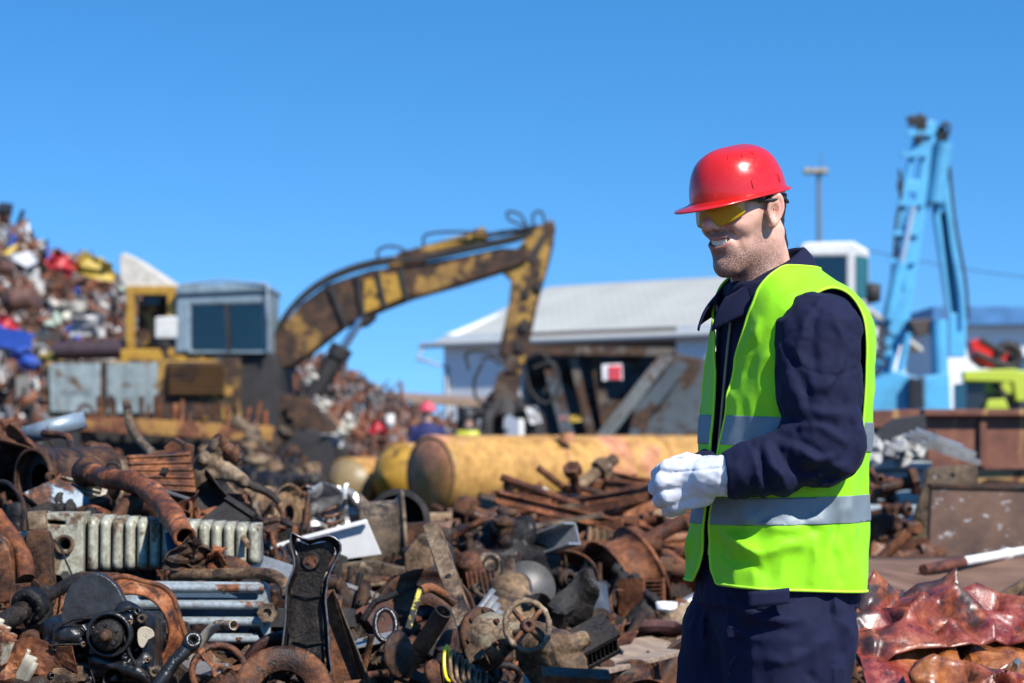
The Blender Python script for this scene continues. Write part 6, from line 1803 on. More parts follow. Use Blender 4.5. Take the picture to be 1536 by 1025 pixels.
for pts, r0 in (([(80, 960), (84, 945), (108, 930), (150, 926), (186, 916), (200, 912)], .004), ([(74, 968), (120, 967), (124, 972)], .0025), ([(132, 985), (136, 1005), (142, 1025)], .002), ([(186, 955), (194, 980), (206, 1000), (224, 1016)], .004), ([(82, 935), (81, 955), (78, 970)], .003), ([(100, 968), (92, 985)], .002)):
    mb = MB(); mb.tube(spline(A_(*[(x, y, Ye - .035) for x, y in pts]), 5), r0, 7); mb.build('oil_line', m_oil2, o)
pr(o, 'foot_bracket', [(73, 1014), (80, 1003), (122, 1000), (132, 1012), (128, 1022), (74, 1026)], Ye - .03, .02, rust('tan', 16), .003, holes=[circ(78, 1014, 3, 8), circ(110, 1008, 2.5, 8)])
# 11 driveshaft
o = H('drive_shaft', 'greasy black drive shaft with a collar reaching in from the left edge', 'shaft', 50, 925, 4.75)
mb = MB(); mb.cyl(at(-10, 945, 4.6), at(52, 905, 4.75), .024, seg=20); mb.cyl(at(52, 905, 4.75), at(118, 868, 4.95), .016, seg=18); mb.build('shaft', m_oil2, o)
d = (at(52, 905, 4.75) - at(-10, 945, 4.6)).normalized(); mb = MB(); mb.lathe([(.02, 0), (.044, 0), (.044, .012), (.038, .014), (.038, .04), (.02, .04)], at(40, 912, 4.7), d, 28); bolt_ring(mb, at(40, 912, 4.7), -d, .034, 8, .004, .006); mb.build('collar', rust('black', 18), o)
pr(o, 'flange_plate', smooth_poly([(30, 900), (62, 880), (74, 884), (78, 920), (60, 938), (36, 930)], 2), 4.8, .015, rust('black', 14))
mb = MB(); mb.lathe([(.006, -.01), (.026, -.01), (.026, .01), (.006, .01)], at(46, 962, 4.6), (.2, 1, .1), 24); tag(mb.build('steel_washer', rust('mid', 20)), 'round rusty washer left of the engine', 'washer')
# 12 rusty curved flange behind engine
o = H('curved_guard', 'flaking orange curved guard ring right behind the engine', 'guard', 240, 1000, 4.75)
def fn(a, b):
    t = R(118 - 172 * a); rr0 = (62 + 26 * b) * (1 + .04 * math.sin(a * 19) * b); return at(196 + rr0 * .92 * math.cos(t), 950 - rr0 * .95 * math.sin(t), 4.72 + .05 * b + .008 * math.sin(a * 9))
mb = MB(); mb.sheet(fn, 46, 6, .006); mb.build('guard', rust('orange', 13), o)
mb = MB(); mb.tube([fn(k / 40, 1.0) + Vector((0, -.008, 0)) for k in range(41)], .007, 8); mb.build('rolled_rim', rust('orange', 13), o)
# 13 black arm
o = MB(); o.tube(A_((288, 966, 4.5), (262, 992, 4.48), (236, 1030, 4.46)), [.017, .015, .017], 12); o.lathe([(.008, -.02), (.020, -.02), (.020, .02), (.008, .02)], at(288, 964, 4.5), (.3, -1, .5), 20); tag(o.build('control_rod', m_oil), 'slim black arm with an eye end rising right of the engine', 'arm')
# 14 spoked and flat wheels at the bottom
def place(o, px, py, Y, rot, label, cat, group=None):
    o.location = at(px, py, Y); o.rotation_euler = rot; tag(o, label, cat, group); return o
mb = t_wheel(.060, .008, 3, .018); place(mb.build('spoked_wheel', rust('orange', 16)), 328, 1008, 4.55, (R(78), .1, .2), 'small orange spoked wheel at the bottom edge right of the engine', 'wheel')
mb = MB(); mb.lathe([(.055, -.005), (.105, -.012), (.112, -.012), (.112, .012), (.10, .014), (.055, .005)], seg=44); bolt_ring(mb, (0, 0, -.012), (0, 0, -1), .104, 20, .002, .002); place(mb.build('clutch_ring', rust('mid', 14)), 424, 1040, 4.5, (R(58), 0, .1), 'large brown clutch ring cut by the bottom edge below the black bracket', 'ring')
o = MB(); o.prism([(-.03, 0), (.03, 0), (.05, -.2), (-.05, -.2)], .02); place(o.build('steel_wedge', rust('tan', 12), None, bevel=.003), 284, 1010, 4.6, (.2, .7, 0), 'tan wedge plate leaning between the curved guard and the spoked wheel', 'plate')
# 15 black stamped bracket
o = H('stamped_bracket', 'tall black stamped steel bracket with a round hole, standing upright', 'bracket', 470, 1010, 4.62)
Yb = 4.62
out = [(437, 800), (446, 804), (462, 810), (480, 806), (494, 804), (508, 812), (511, 826), (500, 848), (492, 868), (490, 884), (488, 900), (492, 940), (494, 985), (497, 1005), (488, 1016), (450, 1008), (424, 996), (422, 985), (428, 930), (430, 880), (440, 856), (441, 838), (436, 820)]
inn = [(445, 812), (462, 818), (480, 815), (493, 812), (501, 818), (502, 828), (492, 850), (485, 868), (482, 890), (484, 940), (487, 985), (486, 1002), (450, 998), (431, 988), (436, 930), (438, 880), (448, 856), (449, 838), (443, 824)]
pr(o, 'web', inn, Yb + .022, .004, m_oil2, 0, holes=[circ(466, 842, 11, 20, 10)])
mb = MB()
so_ = smooth_poly(out, 2); n = len(so_)
pa = [at(x, y, Yb) for x, y in so_]
mb.tube(pa, .0026, 7, closed=True); mb.build('rolled_edge', plain('scuffed_edge', (.16, .16, .17), metal=.7, rough=.35, var=.6, scale=60), o)
mb = MB(); vs_ = []; k_ = len(out)
oo = [at(x, y, Yb) for x, y in smooth_poly(out, 2)]; cx_, cz_ = 466, 900
ii = [at(cx_ + (x - cx_) * (1 - 7 / max(9, abs(x - cx_))), cz_ + (y - cz_) * (1 - 8 / max(12, math.hypot(x - cx_, y - cz_))), Yb + .023) for x, y in smooth_poly(out, 2)]
mb.add(oo + ii + [p + Vector((0, .003, 0)) for p in oo] + [p + Vector((0, .003, 0)) for p in ii], [(i, (i + 1) % n, n + (i + 1) % n, n + i) for i in range(n)] + [(2 * n + i, 3 * n + i, 3 * n + (i + 1) % n, 2 * n + (i + 1) % n) for i in range(n)], True)
mb.build('flange', m_oil2, o)
mb = MB(); mb.lathe([(px_m(11, Yb), -.006), (px_m(14, Yb), -.002), (px_m(14, Yb), .004), (px_m(11, Yb), .004)], at(466, 842, Yb + .02), (0, 1, 0), 28); mb.build('hole_lip', m_oil2, o)
mb = MB()
for k in range(9):
    mb.beam(at(438 + k * .6, 976 + k * 3.4, Yb + .016), at(480 + k * .5, 980 + k * 3.2, Yb + .016), .002, .0025)
for k in range(12): mb.beam(at(438 + k * 3.8, 975 + k * .4, Yb + .0175), at(442 + k * 3.6, 1004 + k * .3, Yb + .0175), .002, .0025)
mb.build('grille_pad', m_oil, o)
for (y0) in (892, 962):
    mb = MB(); mb.tube(A_((440, y0, Yb + .018), (462, y0 + 5, Yb + .016), (483, y0 + 2, Yb + .018)), .0022, 8); mb.build('pressed_rib', m_oil2, o)
# 16 rusty triangular plate
o = H('folded_plate', 'rusty folded triangular plate leaning right of the black bracket', 'plate', 515, 1025, 4.68)
pr(o, 'plate', [(490, 886), (500, 884), (548, 1040), (490, 1040), (496, 960), (490, 920)], 4.72, .006, rust('mid', 11), .001)
mb = MB(); mb.sheet(lambda a, b: at(500 + 48 * a + 14 * b * a, 884 + 156 * a, 4.715 - .03 * b), 10, 3, .004); mb.build('folded_edge', rust('tan', 11), o)
# 17 white panel sheet
o = H('white_sheet', 'bent white painted sheet with a yellow corner behind the black bracket', 'panel', 470, 850, 6.2)
m_wp = paint('white_panel_paint', (.80, .80, .78), worn=.04, rustc='tan', scale=3, dirt=.15, rough=.45)
pr(o, 'sheet', [(366, 842), (382, 833), (450, 814), (552, 785), (572, 832), (440, 850), (412, 846), (380, 852)], 6.2, .012, m_wp, .002)
pr(o, 'folded_lip', [(372, 836), (448, 812), (552, 785), (549, 779), (448, 806), (372, 829)], 6.17, .02, m_wp, .002)
pr(o, 'yellow_corner', [(358, 850), (364, 838), (378, 832), (382, 842), (376, 854), (362, 856)], 6.19, .02, plain('yellow_cap', (.75, .42, .02), rough=.5), .002)
# 18 upright channel bar with holes
o = H('leaning_bar', 'upright rusty channel bar with bolt holes leaning left beside the yellow lever', 'bar', 700, 990, 4.9)
def bb(x0, y0, x1, y1, wd, Y0, Y1, nm, mat, th):
    mb = MB(); a = at(x0, y0, Y0); b = at(x1, y1, Y1); mb.beam(a, b, wd, th, up=(0, 1, 0)); return mb.build(nm, mat, o, bevel=.002)
# beam: width across, thickness in depth
mb = MB(); a, b = at(645, 785, 5.35), at(716, 990, 4.85); d = (b - a).normalized(); xx = Vector((d.z, 0, -d.x)).normalized(); yy = d.cross(xx); M_ = Matrix((xx, d, yy)).transposed(); L_ = (b - a).length
mb.box((a + b) / 2, (.040, L_, .006), M=M_); mb.build('web', rust('tan', 10), o, bevel=.001)
for sgn in (-1, 1):
    mb = MB(); mb.box((a + b) / 2 + xx * (.0205 * sgn) + yy * (.0155), (.004, L_, .034), M=M_); mb.build('side_flange', rust('tan', 10), o, bevel=.001)
for t_ in (.42, .75):
    mb = MB(); mb.lathe([(.003, -.0005), (.008, -.0005), (.008, .0015), (.003, .0015)], a.lerp(b, t_) - yy * .0045, yy, 12); mb.build('hole_rim', rust('black', 10), o)
# 19 yellow-black lever and its tube
o = H('striped_lever', 'yellow and black painted lever standing beside the leaning bar', 'lever', 612, 945, 4.85)
mb = MB(); mb.beam(at(631, 884, 4.9), at(612, 944, 4.82), .016, .006, up=(0, 1, 0)); mb.build('lever', paint('yellow_lever', (.55, .48, .04), worn=.62, rustc='black', scale=18), o, bevel=.002)
mb = MB(); mb.tube(spline(A_((631, 886, 4.9), (645, 882, 4.92), (665, 892, 4.95), (682, 905, 4.96)), 5), .012, 12); mb.build('pivot_tube', rust('mid', 14), o)
# 20 oval plate, rings, spring
mb = MB(); mb.lathe([(0, -.004), (.050, -.006), (.056, 0), (.050, .006), (0, .004)], seg=32, closed=False); place(mb.build('oval_plate', rust('dark', 16)), 598, 982, 4.62, (R(82), R(-35), R(62)), 'thin brown disc standing on edge below the yellow lever', 'disc')
mb = MB(); mb.torus((0, 0, 0), (0, 0, 1), .042, .007, 32, 8, sy=.6); place(mb.build('rubber_ring', m_oil), 578, 938, 4.85, (R(60), .1, .2), 'oval black rubber ring left of the yellow lever', 'ring')
o = H('coil_spring', 'rusty coil spring with one bright yellow coil at the bottom edge', 'spring', 700, 1025, 4.6)
def spr(k0, k1): return [at(668, 992, 4.6) + Vector((.0105 * 1.35 * (k / 16) + .026 * math.cos(2 * math.pi * k / 16) * .35, -.02 + .026 * math.sin(2 * math.pi * k / 16 + .5) * .8, .038 * math.sin(2 * math.pi * k / 16) * (1 - k / 160) - .0075 * (k / 16))) for k in range(k0, k1)]
MB().tube(spr(0, 15), .0042, 8).build('yellow_coil', plain('spring_yellow', (.80, .62, .02), rough=.35), o)
MB().tube(spr(14, 100), .0045, 8).build('coils', rust('tan', 18), o)
mb = MB(); mb.lathe([(0, -.012), (.034, -.012), (.036, .0), (.02, .012), (0, .012)], at(655, 1012, 4.58), (.8, -.4, .3), 24, closed=False); mb.build('spring_seat', rust('mid', 14), o)
# 21 ochre valve housing and hand wheel
o = H('ochre_valve', 'faded ochre and blue valve body on a dark flange behind the hand wheel', 'valve', 735, 1005, 4.9)
m_och = paint('ochre_blue_cast', (.24, .21, .14), worn=.6, rustc='tan', scale=14, dirt=.7)
ax = Vector((.72, -.66, .20)).normalized(); c = at(728, 958, 4.95)
mb = MB(); mb.lathe([(0, -.03), (.055, -.03), (.060, -.02), (.060, -.005), (.078, -.004), (.080, .006), (.078, .014), (0, .014)], c, -ax, 40, closed=False); bolt_ring(mb, c + ax * .004, ax, .069, 8, .006, .008); mb.build('flange', rust('dark', 14), o)
mb = MB(); mb.lathe([(.060, 0), (.062, .03), (.050, .055), (.030, .062), (.026, .10), (0, .10)], c, ax, 36, closed=False); mb.build('bonnet', m_och, o)
for k in range(4):
    a = k * 1.57 + .5; x, y, _ = frame_z(ax); q = c + ax * .055 + x * (.04 * math.cos(a)) + y * (.04 * math.sin(a)); MB().cyl(q, q + ax * .014, .007, seg=6, smooth=False).build('bolt', rust('mid', 20), o)
mb = MB(); mb.cyl(c + ax * .09, c + ax * .16, .009, seg=12); mb.build('stem', rust('tan', 20), o)
o = H('hand_wheel', 'lumpy rusty hand wheel with four spokes in front of the ochre valve', 'hand wheel', 792, 976, 4.75)
c = at(791, 939, 4.76); ax = Vector((.25, -.93, .25)).normalized(); x, y, _ = frame_z(ax); n = 40
mb = MB(); mb.tube([c + x * (.054 * math.cos(2 * math.pi * k / n)) + y * (.060 * math.sin(2 * math.pi * k / n)) for k in range(n)], [.0072 + .0012 * math.sin(k * 2.1) for k in range(n)], 9, closed=True); mb.build('rim', rust('tan', 18, .1, .6, .4), o)
mb = MB(); mb.lathe([(.006, -.014), (.016, -.014), (.017, .012), (.006, .012)], c, ax, 20); hbb = mb.build('hub', rust('mid', 16), o)
for k in range(4):
    a = k * 1.57 + .75; mb = MB(); mb.tube([c + x * (.014 * math.cos(a)) + y * (.014 * math.sin(a)), c + (x * math.cos(a) * .053 + y * math.sin(a) * .058)], [.007, .0055], 8); mb.build('spoke', rust('mid', 16), o)
# 22 mud covered casting and dark fins
V, F = nets(lambda P: smin(smin(s_cap(P, (-.05, 0, .02), (.03, 0, -.03), .055, .045), s_cap(P, (.0, -.02, .03), (.05, .0, .04), .025), .02), s_cap(P, (-.06, .02, -.03), (-.02, .02, -.07), .03), .02) + .006 * vnoise(P, .03) + .003 * vnoise(P, .012), (-.14, -.09, -.14), (.12, .09, .12), .005)
o = arr_mesh('muddy_casting', V, F, rust('tan', 14)); place(o, 838, 982, 4.85, (0, .1, 0), 'mud caked rounded casting right of the hand wheel', 'casting')
mb = t_fins(.10, .05, 9); place(mb.build('cooling_fins', rust('black', 12)), 888, 965, 5.1, (R(40), R(-25), R(20)), 'black finned block behind the mud caked casting', 'radiator')
mb = t_bar(.16, .05, .006, 'C'); place(mb.build('channel_bar', rust('orange', 12), None, bevel=.002), 862, 1024, 4.6, (R(20), R(4), R(6)), 'orange channel bar at the bottom edge below the mud caked casting', 'bar')

# 23 second tier: engine with a flat disc
o = H('flywheel_engine', 'grimy dark gearbox with a flat round disc on its front, mid heap', 'gearbox', 780, 920, 6.3)
V, F = casting(131, .30, .0065); V = V @ np.array(Euler((.3, .2, .7)).to_matrix()).T + np.array(at(765, 872, 6.55)); arr_mesh('housing', V, F, rust('black', 8), o)
V, F = casting(137, .22, .0065); V = V + np.array(at(722, 850, 6.5)); arr_mesh('side_housing', V, F, rust('dark', 9), o)
c = at(790, 885, 6.28); ax = Vector((.12, -.97, .2))
mb = MB(); mb.lathe([(0, .0), (.012, -.018), (.022, -.018), (.024, 0), (.060, .003), (.064, -.004), (.085, -.004), (.089, .003), (.089, .02), (0, .02)], c, -ax * -1, 44, closed=False); dd = mb.build('disc', plain('grey_disc_steel', (.09, .085, .08), metal=.4, rough=.5, var=.4), o)
mb = MB(); mb.lathe([(.008, -.01), (.016, -.01), (.016, .02), (.008, .02)], c - Vector((0, .02, 0)), ax, 18); mb.build('hub', rust('tan', 16), dd)
mb = MB(); mb.torus(at(735, 848, 6.35), (.3, -1, .2), .035, .008, 24, 7); mb.cyl(at(735, 848, 6.34), at(735, 848, 6.5), .018, seg=14); mb.build('shaft_seat', rust('tan', 16), o)
# arch guard above it
o = MB(); o.sheet(lambda a, b: at(845 + (52 + 0 * b) * math.cos(R(190 - 200 * a)), 868 - 42 * math.sin(R(190 - 200 * a)), 6.7 + .12 * b), 28, 4, .01); tag(o.build('arched_guard', rust('orange', 8)), 'arched rusty guard curving over the flat round disc', 'guard')
# blue grey duct
o = MB(); pprism(o, [(866, 862), (890, 860), (892, 880), (884, 915), (864, 934), (836, 926), (850, 905), (864, 890)], 6.3, .07); tag(o.build('blue_duct', paint('worn_light_blue', (.24, .34, .42), worn=.3, rustc='tan', scale=9), None, bevel=.012), 'light blue bent duct piece right of the flat round disc', 'duct')
o = MB(); o.cyl(at(895, 885, 6.4), at(900, 925, 6.3), .035, seg=18); tag(o.build('tin_can', plain('dull_tin', (.2, .2, .19), metal=.8, rough=.35, var=.4)), 'dull tin can beside the light blue duct', 'can')
# dark arch mouth, wheels and silver lumps left of centre
o = H('wheel_hub_pair', 'rusty tan wheel hub lying on its side behind the tie rod', 'wheel hub', 430, 800, 7.0)
for k, (x, y, rr_0, Y) in enumerate(((420, 772, .10, 7.0), (448, 765, .085, 7.15))):
    mb = t_rim(rr_0, .10); xf(mb, Vector((.85, -.5, .1)).to_track_quat('Z', 'Y').to_matrix(), at(x, y, Y)); mb.build('rim', rust('tan' if k == 0 else 'dark', 8), o)
for k, (x, y, s_, sd) in enumerate(((490, 760, .22, 61), (525, 772, .2, 62), (505, 790, .16, 63))):
    o = crumple(s_, s_ * .75, sd, .05, 18, .003); place(o.build('silver_sheet', plain('crumpled_aluminium', (.42, .41, .39), metal=.6, rough=.38, var=.35)), x, y, 7.1 + .1 * k, (.5, .3 * k, .4 - .4 * k), ('crumpled silver sheet left of the dark wheel arch', 'crumpled silver sheet touching the dark wheel arch', 'lower crumpled silver sheet above the white panel')[k], 'sheet')
o = H('wheel_arch', 'dark open wheel arch with a flanged lip above the leaning bar', 'wheel arch', 597, 790, 6.9)
c = at(597, 782, 6.85); mb = MB(); mb.lathe([(.090, -.01), (.108, -.01), (.112, .0), (.100, .01), (.098, .16), (0, .17), (0, .16), (.090, .15)], c, (.05, 1, -.12), 40, closed=False); mb.build('arch', rust('black', 9), o)
o = H('perforated_casting', 'blocky brown gearbox casting with bolt holes under the dark wheel arch', 'gearbox', 600, 880, 6.3)
pr(o, 'front_plate', [(548, 790), (640, 784), (655, 815), (650, 860), (560, 868), (545, 830)], 6.6, .10, rust('mid', 7), .01, holes=[circ(570, 812, 6, 10), circ(600, 802, 7, 10), circ(628, 812, 6, 10), circ(575, 845, 5, 10), circ(622, 842, 6, 10)])
pr(o, 'lower_plate', [(470, 850), (560, 842), (640, 862), (648, 918), (560, 930), (480, 905)], 6.1, .08, rust('tan', 8), .01, holes=[circ(548, 912, 7, 12), circ(590, 908, 7, 12), circ(515, 885, 5, 10), circ(622, 892, 6, 10)])
mb = MB(); mb.cyl(at(530, 872, 6.0), at(580, 876, 6.0), .022, seg=14); mb.cyl(at(580, 876, 6.0), at(600, 868, 6.0), .012, seg=12); mb.build('shaft', rust('mid', 10), o)
o = MB(); pprism(o, [(606, 832), (628, 802), (645, 800), (650, 850), (628, 866), (608, 858)], 5.9, .05); tag(o.build('tan_wedge', rust('tan', 9), None, bevel=.006), 'tan wedge shaped block behind the top of the leaning bar', 'block')
for k in range(3):
    o = MB(); o.beam(at(600, 948 - k * 13, 5.3 + .08 * k), at(690, 922 - k * 14, 5.45 + .08 * k), .03, .012); tag(o.build('thin_rail', rust(('mid', 'orange', 'dark')[k], 8), None, bevel=.001), ('lowest of the three brown rails behind the leaning bar', 'middle one of the three brown rails behind the leaning bar', 'highest of the three brown rails behind the leaning bar')[k], 'rail')

# 24 the heap of rusty bars, bolts and beams (right of centre)
rb = random.Random(33)
BK = ['orange', 'orange', 'orange', 'mid', 'mid', 'tan']
def bar(px0, py0, px1, py1, Y0, Y1, w, kind, kd, nm, lb, cat, grp=None):
    a = at(px0, py0, Y0); b = at(px1, py1, Y1); mb = MB(); d = b - a; L = d.length
    if kind == 'round': mb.cyl(a, b, w / 2, seg=10)
    elif kind == 'pipe': mb.cyl(a, b, w / 2, seg=14, caps=False); mb.cyl(a, b, w * .38, seg=14, caps=False); mb.lathe([(w * .38, 0), (w / 2, 0), (w / 2, .004), (w * .38, .004)], a, d, 14)
    elif kind == 'flat': mb.beam(a, b, w, w * .18)
    elif kind == 'I':
        mb2 = t_bar(L, w, w * .14, 'I'); q = d.to_track_quat('X', 'Z').to_matrix(); xf(mb2, q, (a + b) / 2); mb = mb2
    elif kind == 'L':
        mb2 = t_bar(L, w, w * .14, 'L'); q = d.to_track_quat('X', 'Z').to_matrix(); xf(mb2, q, (a + b) / 2); mb = mb2
    elif kind == 'bolt':
        d.normalize(); mb.cyl(a, b, w / 2, seg=10); mb.cyl(a, a + d * w * .9, w * 1.0, seg=6, smooth=False); mb.cyl(b - d * w * 2.2, b - d * w * 1.3, w * .95, seg=6, smooth=False)
    o = mb.build(nm, rust(kd, 7, .05, .85, .25)); tag(o, lb, cat, grp, 'thing'); return o
SPEC = [(905, 712, 1045, 742, 10.2, 10.4, .05, 'I', 'orange', 'long orange I beam highest in the rusty bars beside the glove'), (900, 742, 1060, 772, 9.8, 10.0, .055, 'I', 'mid', 'thick brown I beam right behind the white glove'),
        (870, 765, 1010, 790, 9.6, 9.8, .045, 'pipe', 'orange', 'orange pipe under the thick brown I beam'), (775, 790, 980, 782, 9.3, 9.5, .04, 'round', 'mid', 'long level brown bar across the middle of the rusty bars'),
        (690, 752, 805, 792, 9.6, 9.4, .04, 'L', 'orange', 'orange angle bar pointing down right in front of the tank'), (718, 745, 820, 770, 9.8, 9.9, .045, 'round', 'dark', 'dark round bar just below the long tank'),
        (858, 700, 872, 782, 9.2, 9.4, .045, 'bolt', 'mid', 'upright bolt with a pale square head standing above the rusty bars'), (760, 728, 800, 734, 9.9, 10, .035, 'bolt', 'dark', 'short dark bolt sticking up left against the tank'),
        (845, 770, 862, 850, 8.8, 8.9, .09, 'flat', 'mid', 'upright brown flat plate below the upright bolt'), (868, 800, 866, 858, 8.4, 8.3, .02, 'flat', 'tan', 'thin tan strip standing in front of the rusty bars'),
        (872, 822, 1010, 858, 8.6, 8.7, .055, 'pipe', 'orange', 'curving orange pipe low in the rusty bars'), (880, 850, 975, 880, 8.2, 8.3, .05, 'pipe', 'mid', 'fat brown pipe near the foot of the rusty bars'),
        (990, 770, 1015, 850, 8.6, 8.8, .035, 'L', 'dark', 'dark angle bar leaning left of the man'), (840, 780, 790, 806, 9.0, 8.9, .035, 'flat', 'orange', 'orange strip slanting over the angle bar'),
        (905, 892, 925, 935, 7.4, 7.3, .16, 'flat', 'orange', 'orange square plate at the foot of the rusty bars'), (930, 720, 1010, 738, 10.6, 10.6, .03, 'round', 'tan', 'pale rod lying behind the orange I beam')]
for s_ in SPEC: bar(*s_[:9], 'steel_bar', s_[9], 'bar')
for i in range(150):
    u = rb.random(); px = rb.uniform(690, 1060) if rb.random() < .8 else rb.uniform(1290, 1350); Y = 7.6 + 3.0 * u ** .8
    x = (px - 768) / FPX * Y; z = heap_z(x, Y) + rb.uniform(-.02, .10)
    L = rb.uniform(.18, .85) if rb.random() < .7 else rb.uniform(.1, .25); a = rb.gauss(0, .45); e = rb.gauss(0, .25); d = Vector((math.cos(a) * math.cos(e), math.sin(a) * math.cos(e), math.sin(e))) * L / 2
    kd = rb.choice(BK); kn_ = rb.choice(['round', 'pipe', 'flat', 'I', 'L', 'bolt', 'bolt', 'round']); w = rb.uniform(.03, .075)
    c = Vector((x, Y, z)); mb = MB(); q0, q1 = c - d, c + d
    nm = {'round': 'round_bar', 'pipe': 'steel_pipe', 'flat': 'flat_bar', 'I': 'steel_girder', 'L': 'angle_bar', 'bolt': 'long_bolt'}[kn_]
    rowt = 'high' if u > .66 else 'midway' if u > .33 else 'low'
    px0 = 768 + FPX * q0.x / q0.y
    zone = 'left part' if px < 810 else 'middle' if px < 930 else 'part next to the man' if px < 1100 else 'part right of the man'
    if kn_ == 'round': mb.cyl(q0, q1, w / 2, seg=10)
    elif kn_ == 'pipe': mb.cyl(q0, q1, w / 2, seg=12, caps=False); mb.cyl(q0, q1, w * .38, seg=12, caps=False)
    elif kn_ == 'flat': mb.beam(q0, q1, w, w * .2)
    elif kn_ in 'IL': mb = t_bar(L, w * 1.2, w * .16, kn_); xf(mb, d.to_track_quat('X', 'Z').to_matrix(), c)
    else:
        dn = d.normalized(); mb.cyl(q0, q1, w / 2, seg=10); mb.cyl(q0, q0 + dn * w * .9, w, seg=6, smooth=False); mb.cyl(q1 - dn * w * 2, q1 - dn * w * 1.1, w * .95, seg=6, smooth=False)
    tag(mb.build(nm, rust(kd, 8, .05, .85, .3)), f"{ADJ[kd]} {nm.replace('_', ' ')}, {rowt} in the {zone} of the bar heap", 'bar', 'rusty bars and bolts heaped beside the man', 'thing')
for i in range(30):
    px = rb.uniform(800, 1060); Y = rb.uniform(8.0, 10.0); x = (px - 768) / FPX * Y; L = rb.uniform(.35, .8); a = rb.gauss(-.1, .5); e = rb.gauss(.05, .2)
    d = Vector((math.cos(a) * math.cos(e), math.sin(a) * math.cos(e), math.sin(e))) * L / 2; c = Vector((x, Y, heap_z(x, Y) + rb.uniform(.06, .16))); w = rb.uniform(.028, .05); kn_ = rb.choice(['round', 'round', 'I', 'L']); kd = rb.choice(['orange', 'orange', 'mid'])
    if kn_ == 'round': mb = MB(); mb.cyl(c - d, c + d, w / 2, seg=12)
    else: mb = t_bar(L, w * 1.25, w * .18, kn_); xf(mb, d.to_track_quat('X', 'Z').to_matrix(), c)
    nm = {'round': 'long_round_bar', 'I': 'long_rail', 'L': 'long_angle_bar'}[kn_]
    tag(mb.build(nm, rust(kd, 7, .05, .85, .25)), f"{ADJ[kd]} {nm.replace('_', ' ')} on top of the bar heap, {'far' if Y > 9.3 else 'near'} side, {'by the glove' if px > 930 else 'mid heap' if px > 840 else 'by the tank'}", 'bar', 'rusty bars and bolts heaped beside the man', 'thing')
# bright pieces amongst them
for (x, y, Y, s_, cn, lb) in ((810, 803, 9.2, .05, (.45, .42, .38), 'pale grey lump lying in the rusty bars left of the upright plate'), (945, 815, 8.8, .11, (.30, .25, .2), 'large brown-grey lump among the bars left of the glove'), (978, 838, 8.4, .05, (.6, .58, .55), 'small white lump low in the rusty bars'), (978, 868, 8.2, .04, (.55, .5, .45), 'tiny pale lump left of the trousers'), (815, 745, 10.2, .05, (.5, .46, .4), 'pale lump in front of the tank near the small bolt')):
    mb = t_chunk(s_); o = mb.build('metal_chunk', plain('chunk_%d' % x, cn, rough=.7, var=.3), None, bevel=.004); place(o, x, y, Y - .2, (rb.uniform(0, 3), 1, 2), lb, 'scrap lump'); o['kind'] = 'thing'
# 25 planks and tarpaulin, cup
m_wood = NT('weathered_board'); nw = m_wood.noise(4, 6, .6, stretch=(1, 14, 14)); m_wood.set(Base_Color=m_wood.ramp(nw, [(.3, (.12, .08, .06)), (.5, (.26, .19, .14)), (.7, (.38, .29, .21))]), Roughness=.85, Normal=m_wood.bump(nw, .4, .004)); m_wood = m_wood.m
for k, (x0, y0, x1, y1, Y0, Y1, w, lb) in enumerate(((872, 985, 1010, 968, 5.6, 6.1, .16, 'widest weathered board lying flat at the man’s left'), (890, 958, 1008, 948, 6.2, 6.6, .13, 'weathered board behind the widest one'), (900, 1006, 1012, 978, 5.3, 5.6, .06, 'narrow weathered board nearest the bottom edge'), (920, 945, 1008, 934, 6.6, 7.0, .10, 'farthest weathered board beneath the rusty bars'))):
    mb = MB(); mb.beam(at(x0, y0, Y0), at(x1, y1, Y1), w, .014, up=(.1, -.25 if k != 2 else .1, 1)); tag(mb.build('wooden_board', m_wood, None, bevel=.002), lb.replace('’', "'"), 'board')
o = crumple(.34, .22, 77, .03, 20); o = o.build('dirty_cloth', plain('maroon_cloth', (.14, .07, .07), rough=.9, var=.4)); place(o, 950, 962, 6.2, (R(62), .1, .2), 'dirty maroon cloth spread between the weathered boards', 'cloth')
o = H('paper_cup', 'small white cup with a dark band left of the trousers', 'cup', 1000, 935, 6.6)
mb = MB(); mb.lathe([(0, 0), (.030, 0), (.036, .075), (.034, .075), (.029, .003), (0, .003)], at(1000, 938, 6.6), seg=24, closed=False); b = mb.build('cup', plain('cup_white', (.78, .78, .76), rough=.4, var=.03), o)
mb = MB(); mb.lathe([(.0335, .035), (.0365, .045), (.0375, .055), (.0345, .055)], at(1000, 938, 6.6), seg=24); mb.build('band', plain('cup_band', (.04, .05, .06)), b)

# ================================================================== right of the man
# red crushed car body
t = NT('red_car_paint'); n1 = t.noise(5, 8, .65, dist=.5); n2 = t.noise(26, 6, .7); n3 = t.noise(2.2, 3, .5)
red = t.ramp(n2, [(.34, (.05, .016, .012)), (.5, (.20, .028, .02)), (.64, (.30, .07, .045)), (.74, (.42, .2, .15))]); org = t.ramp(n2, [(.35, (.10, .03, .014)), (.55, (.34, .11, .025)), (.7, (.42, .22, .09))])
cc = t.mix(t.ramp(n3, [(.48, 0), (.60, 1)]), red, org); cc = t.mix(t.ramp(n1, [(.56, 0), (.62, 1)]), cc, (.05, .025, .02))
t.set(Base_Color=cc, Roughness=t.ramp(n2, [(.3, .22), (.7, .5)]), Normal=t.bump(n2, .5, .006), Specular_IOR_Level=.6, Coat_Weight=.15, Coat_Roughness=.2); m_car = t.m
o = H('crushed_car', 'crumpled red and orange painted car body lying at the bottom right', 'car body', 1420, 1000, 5.0)
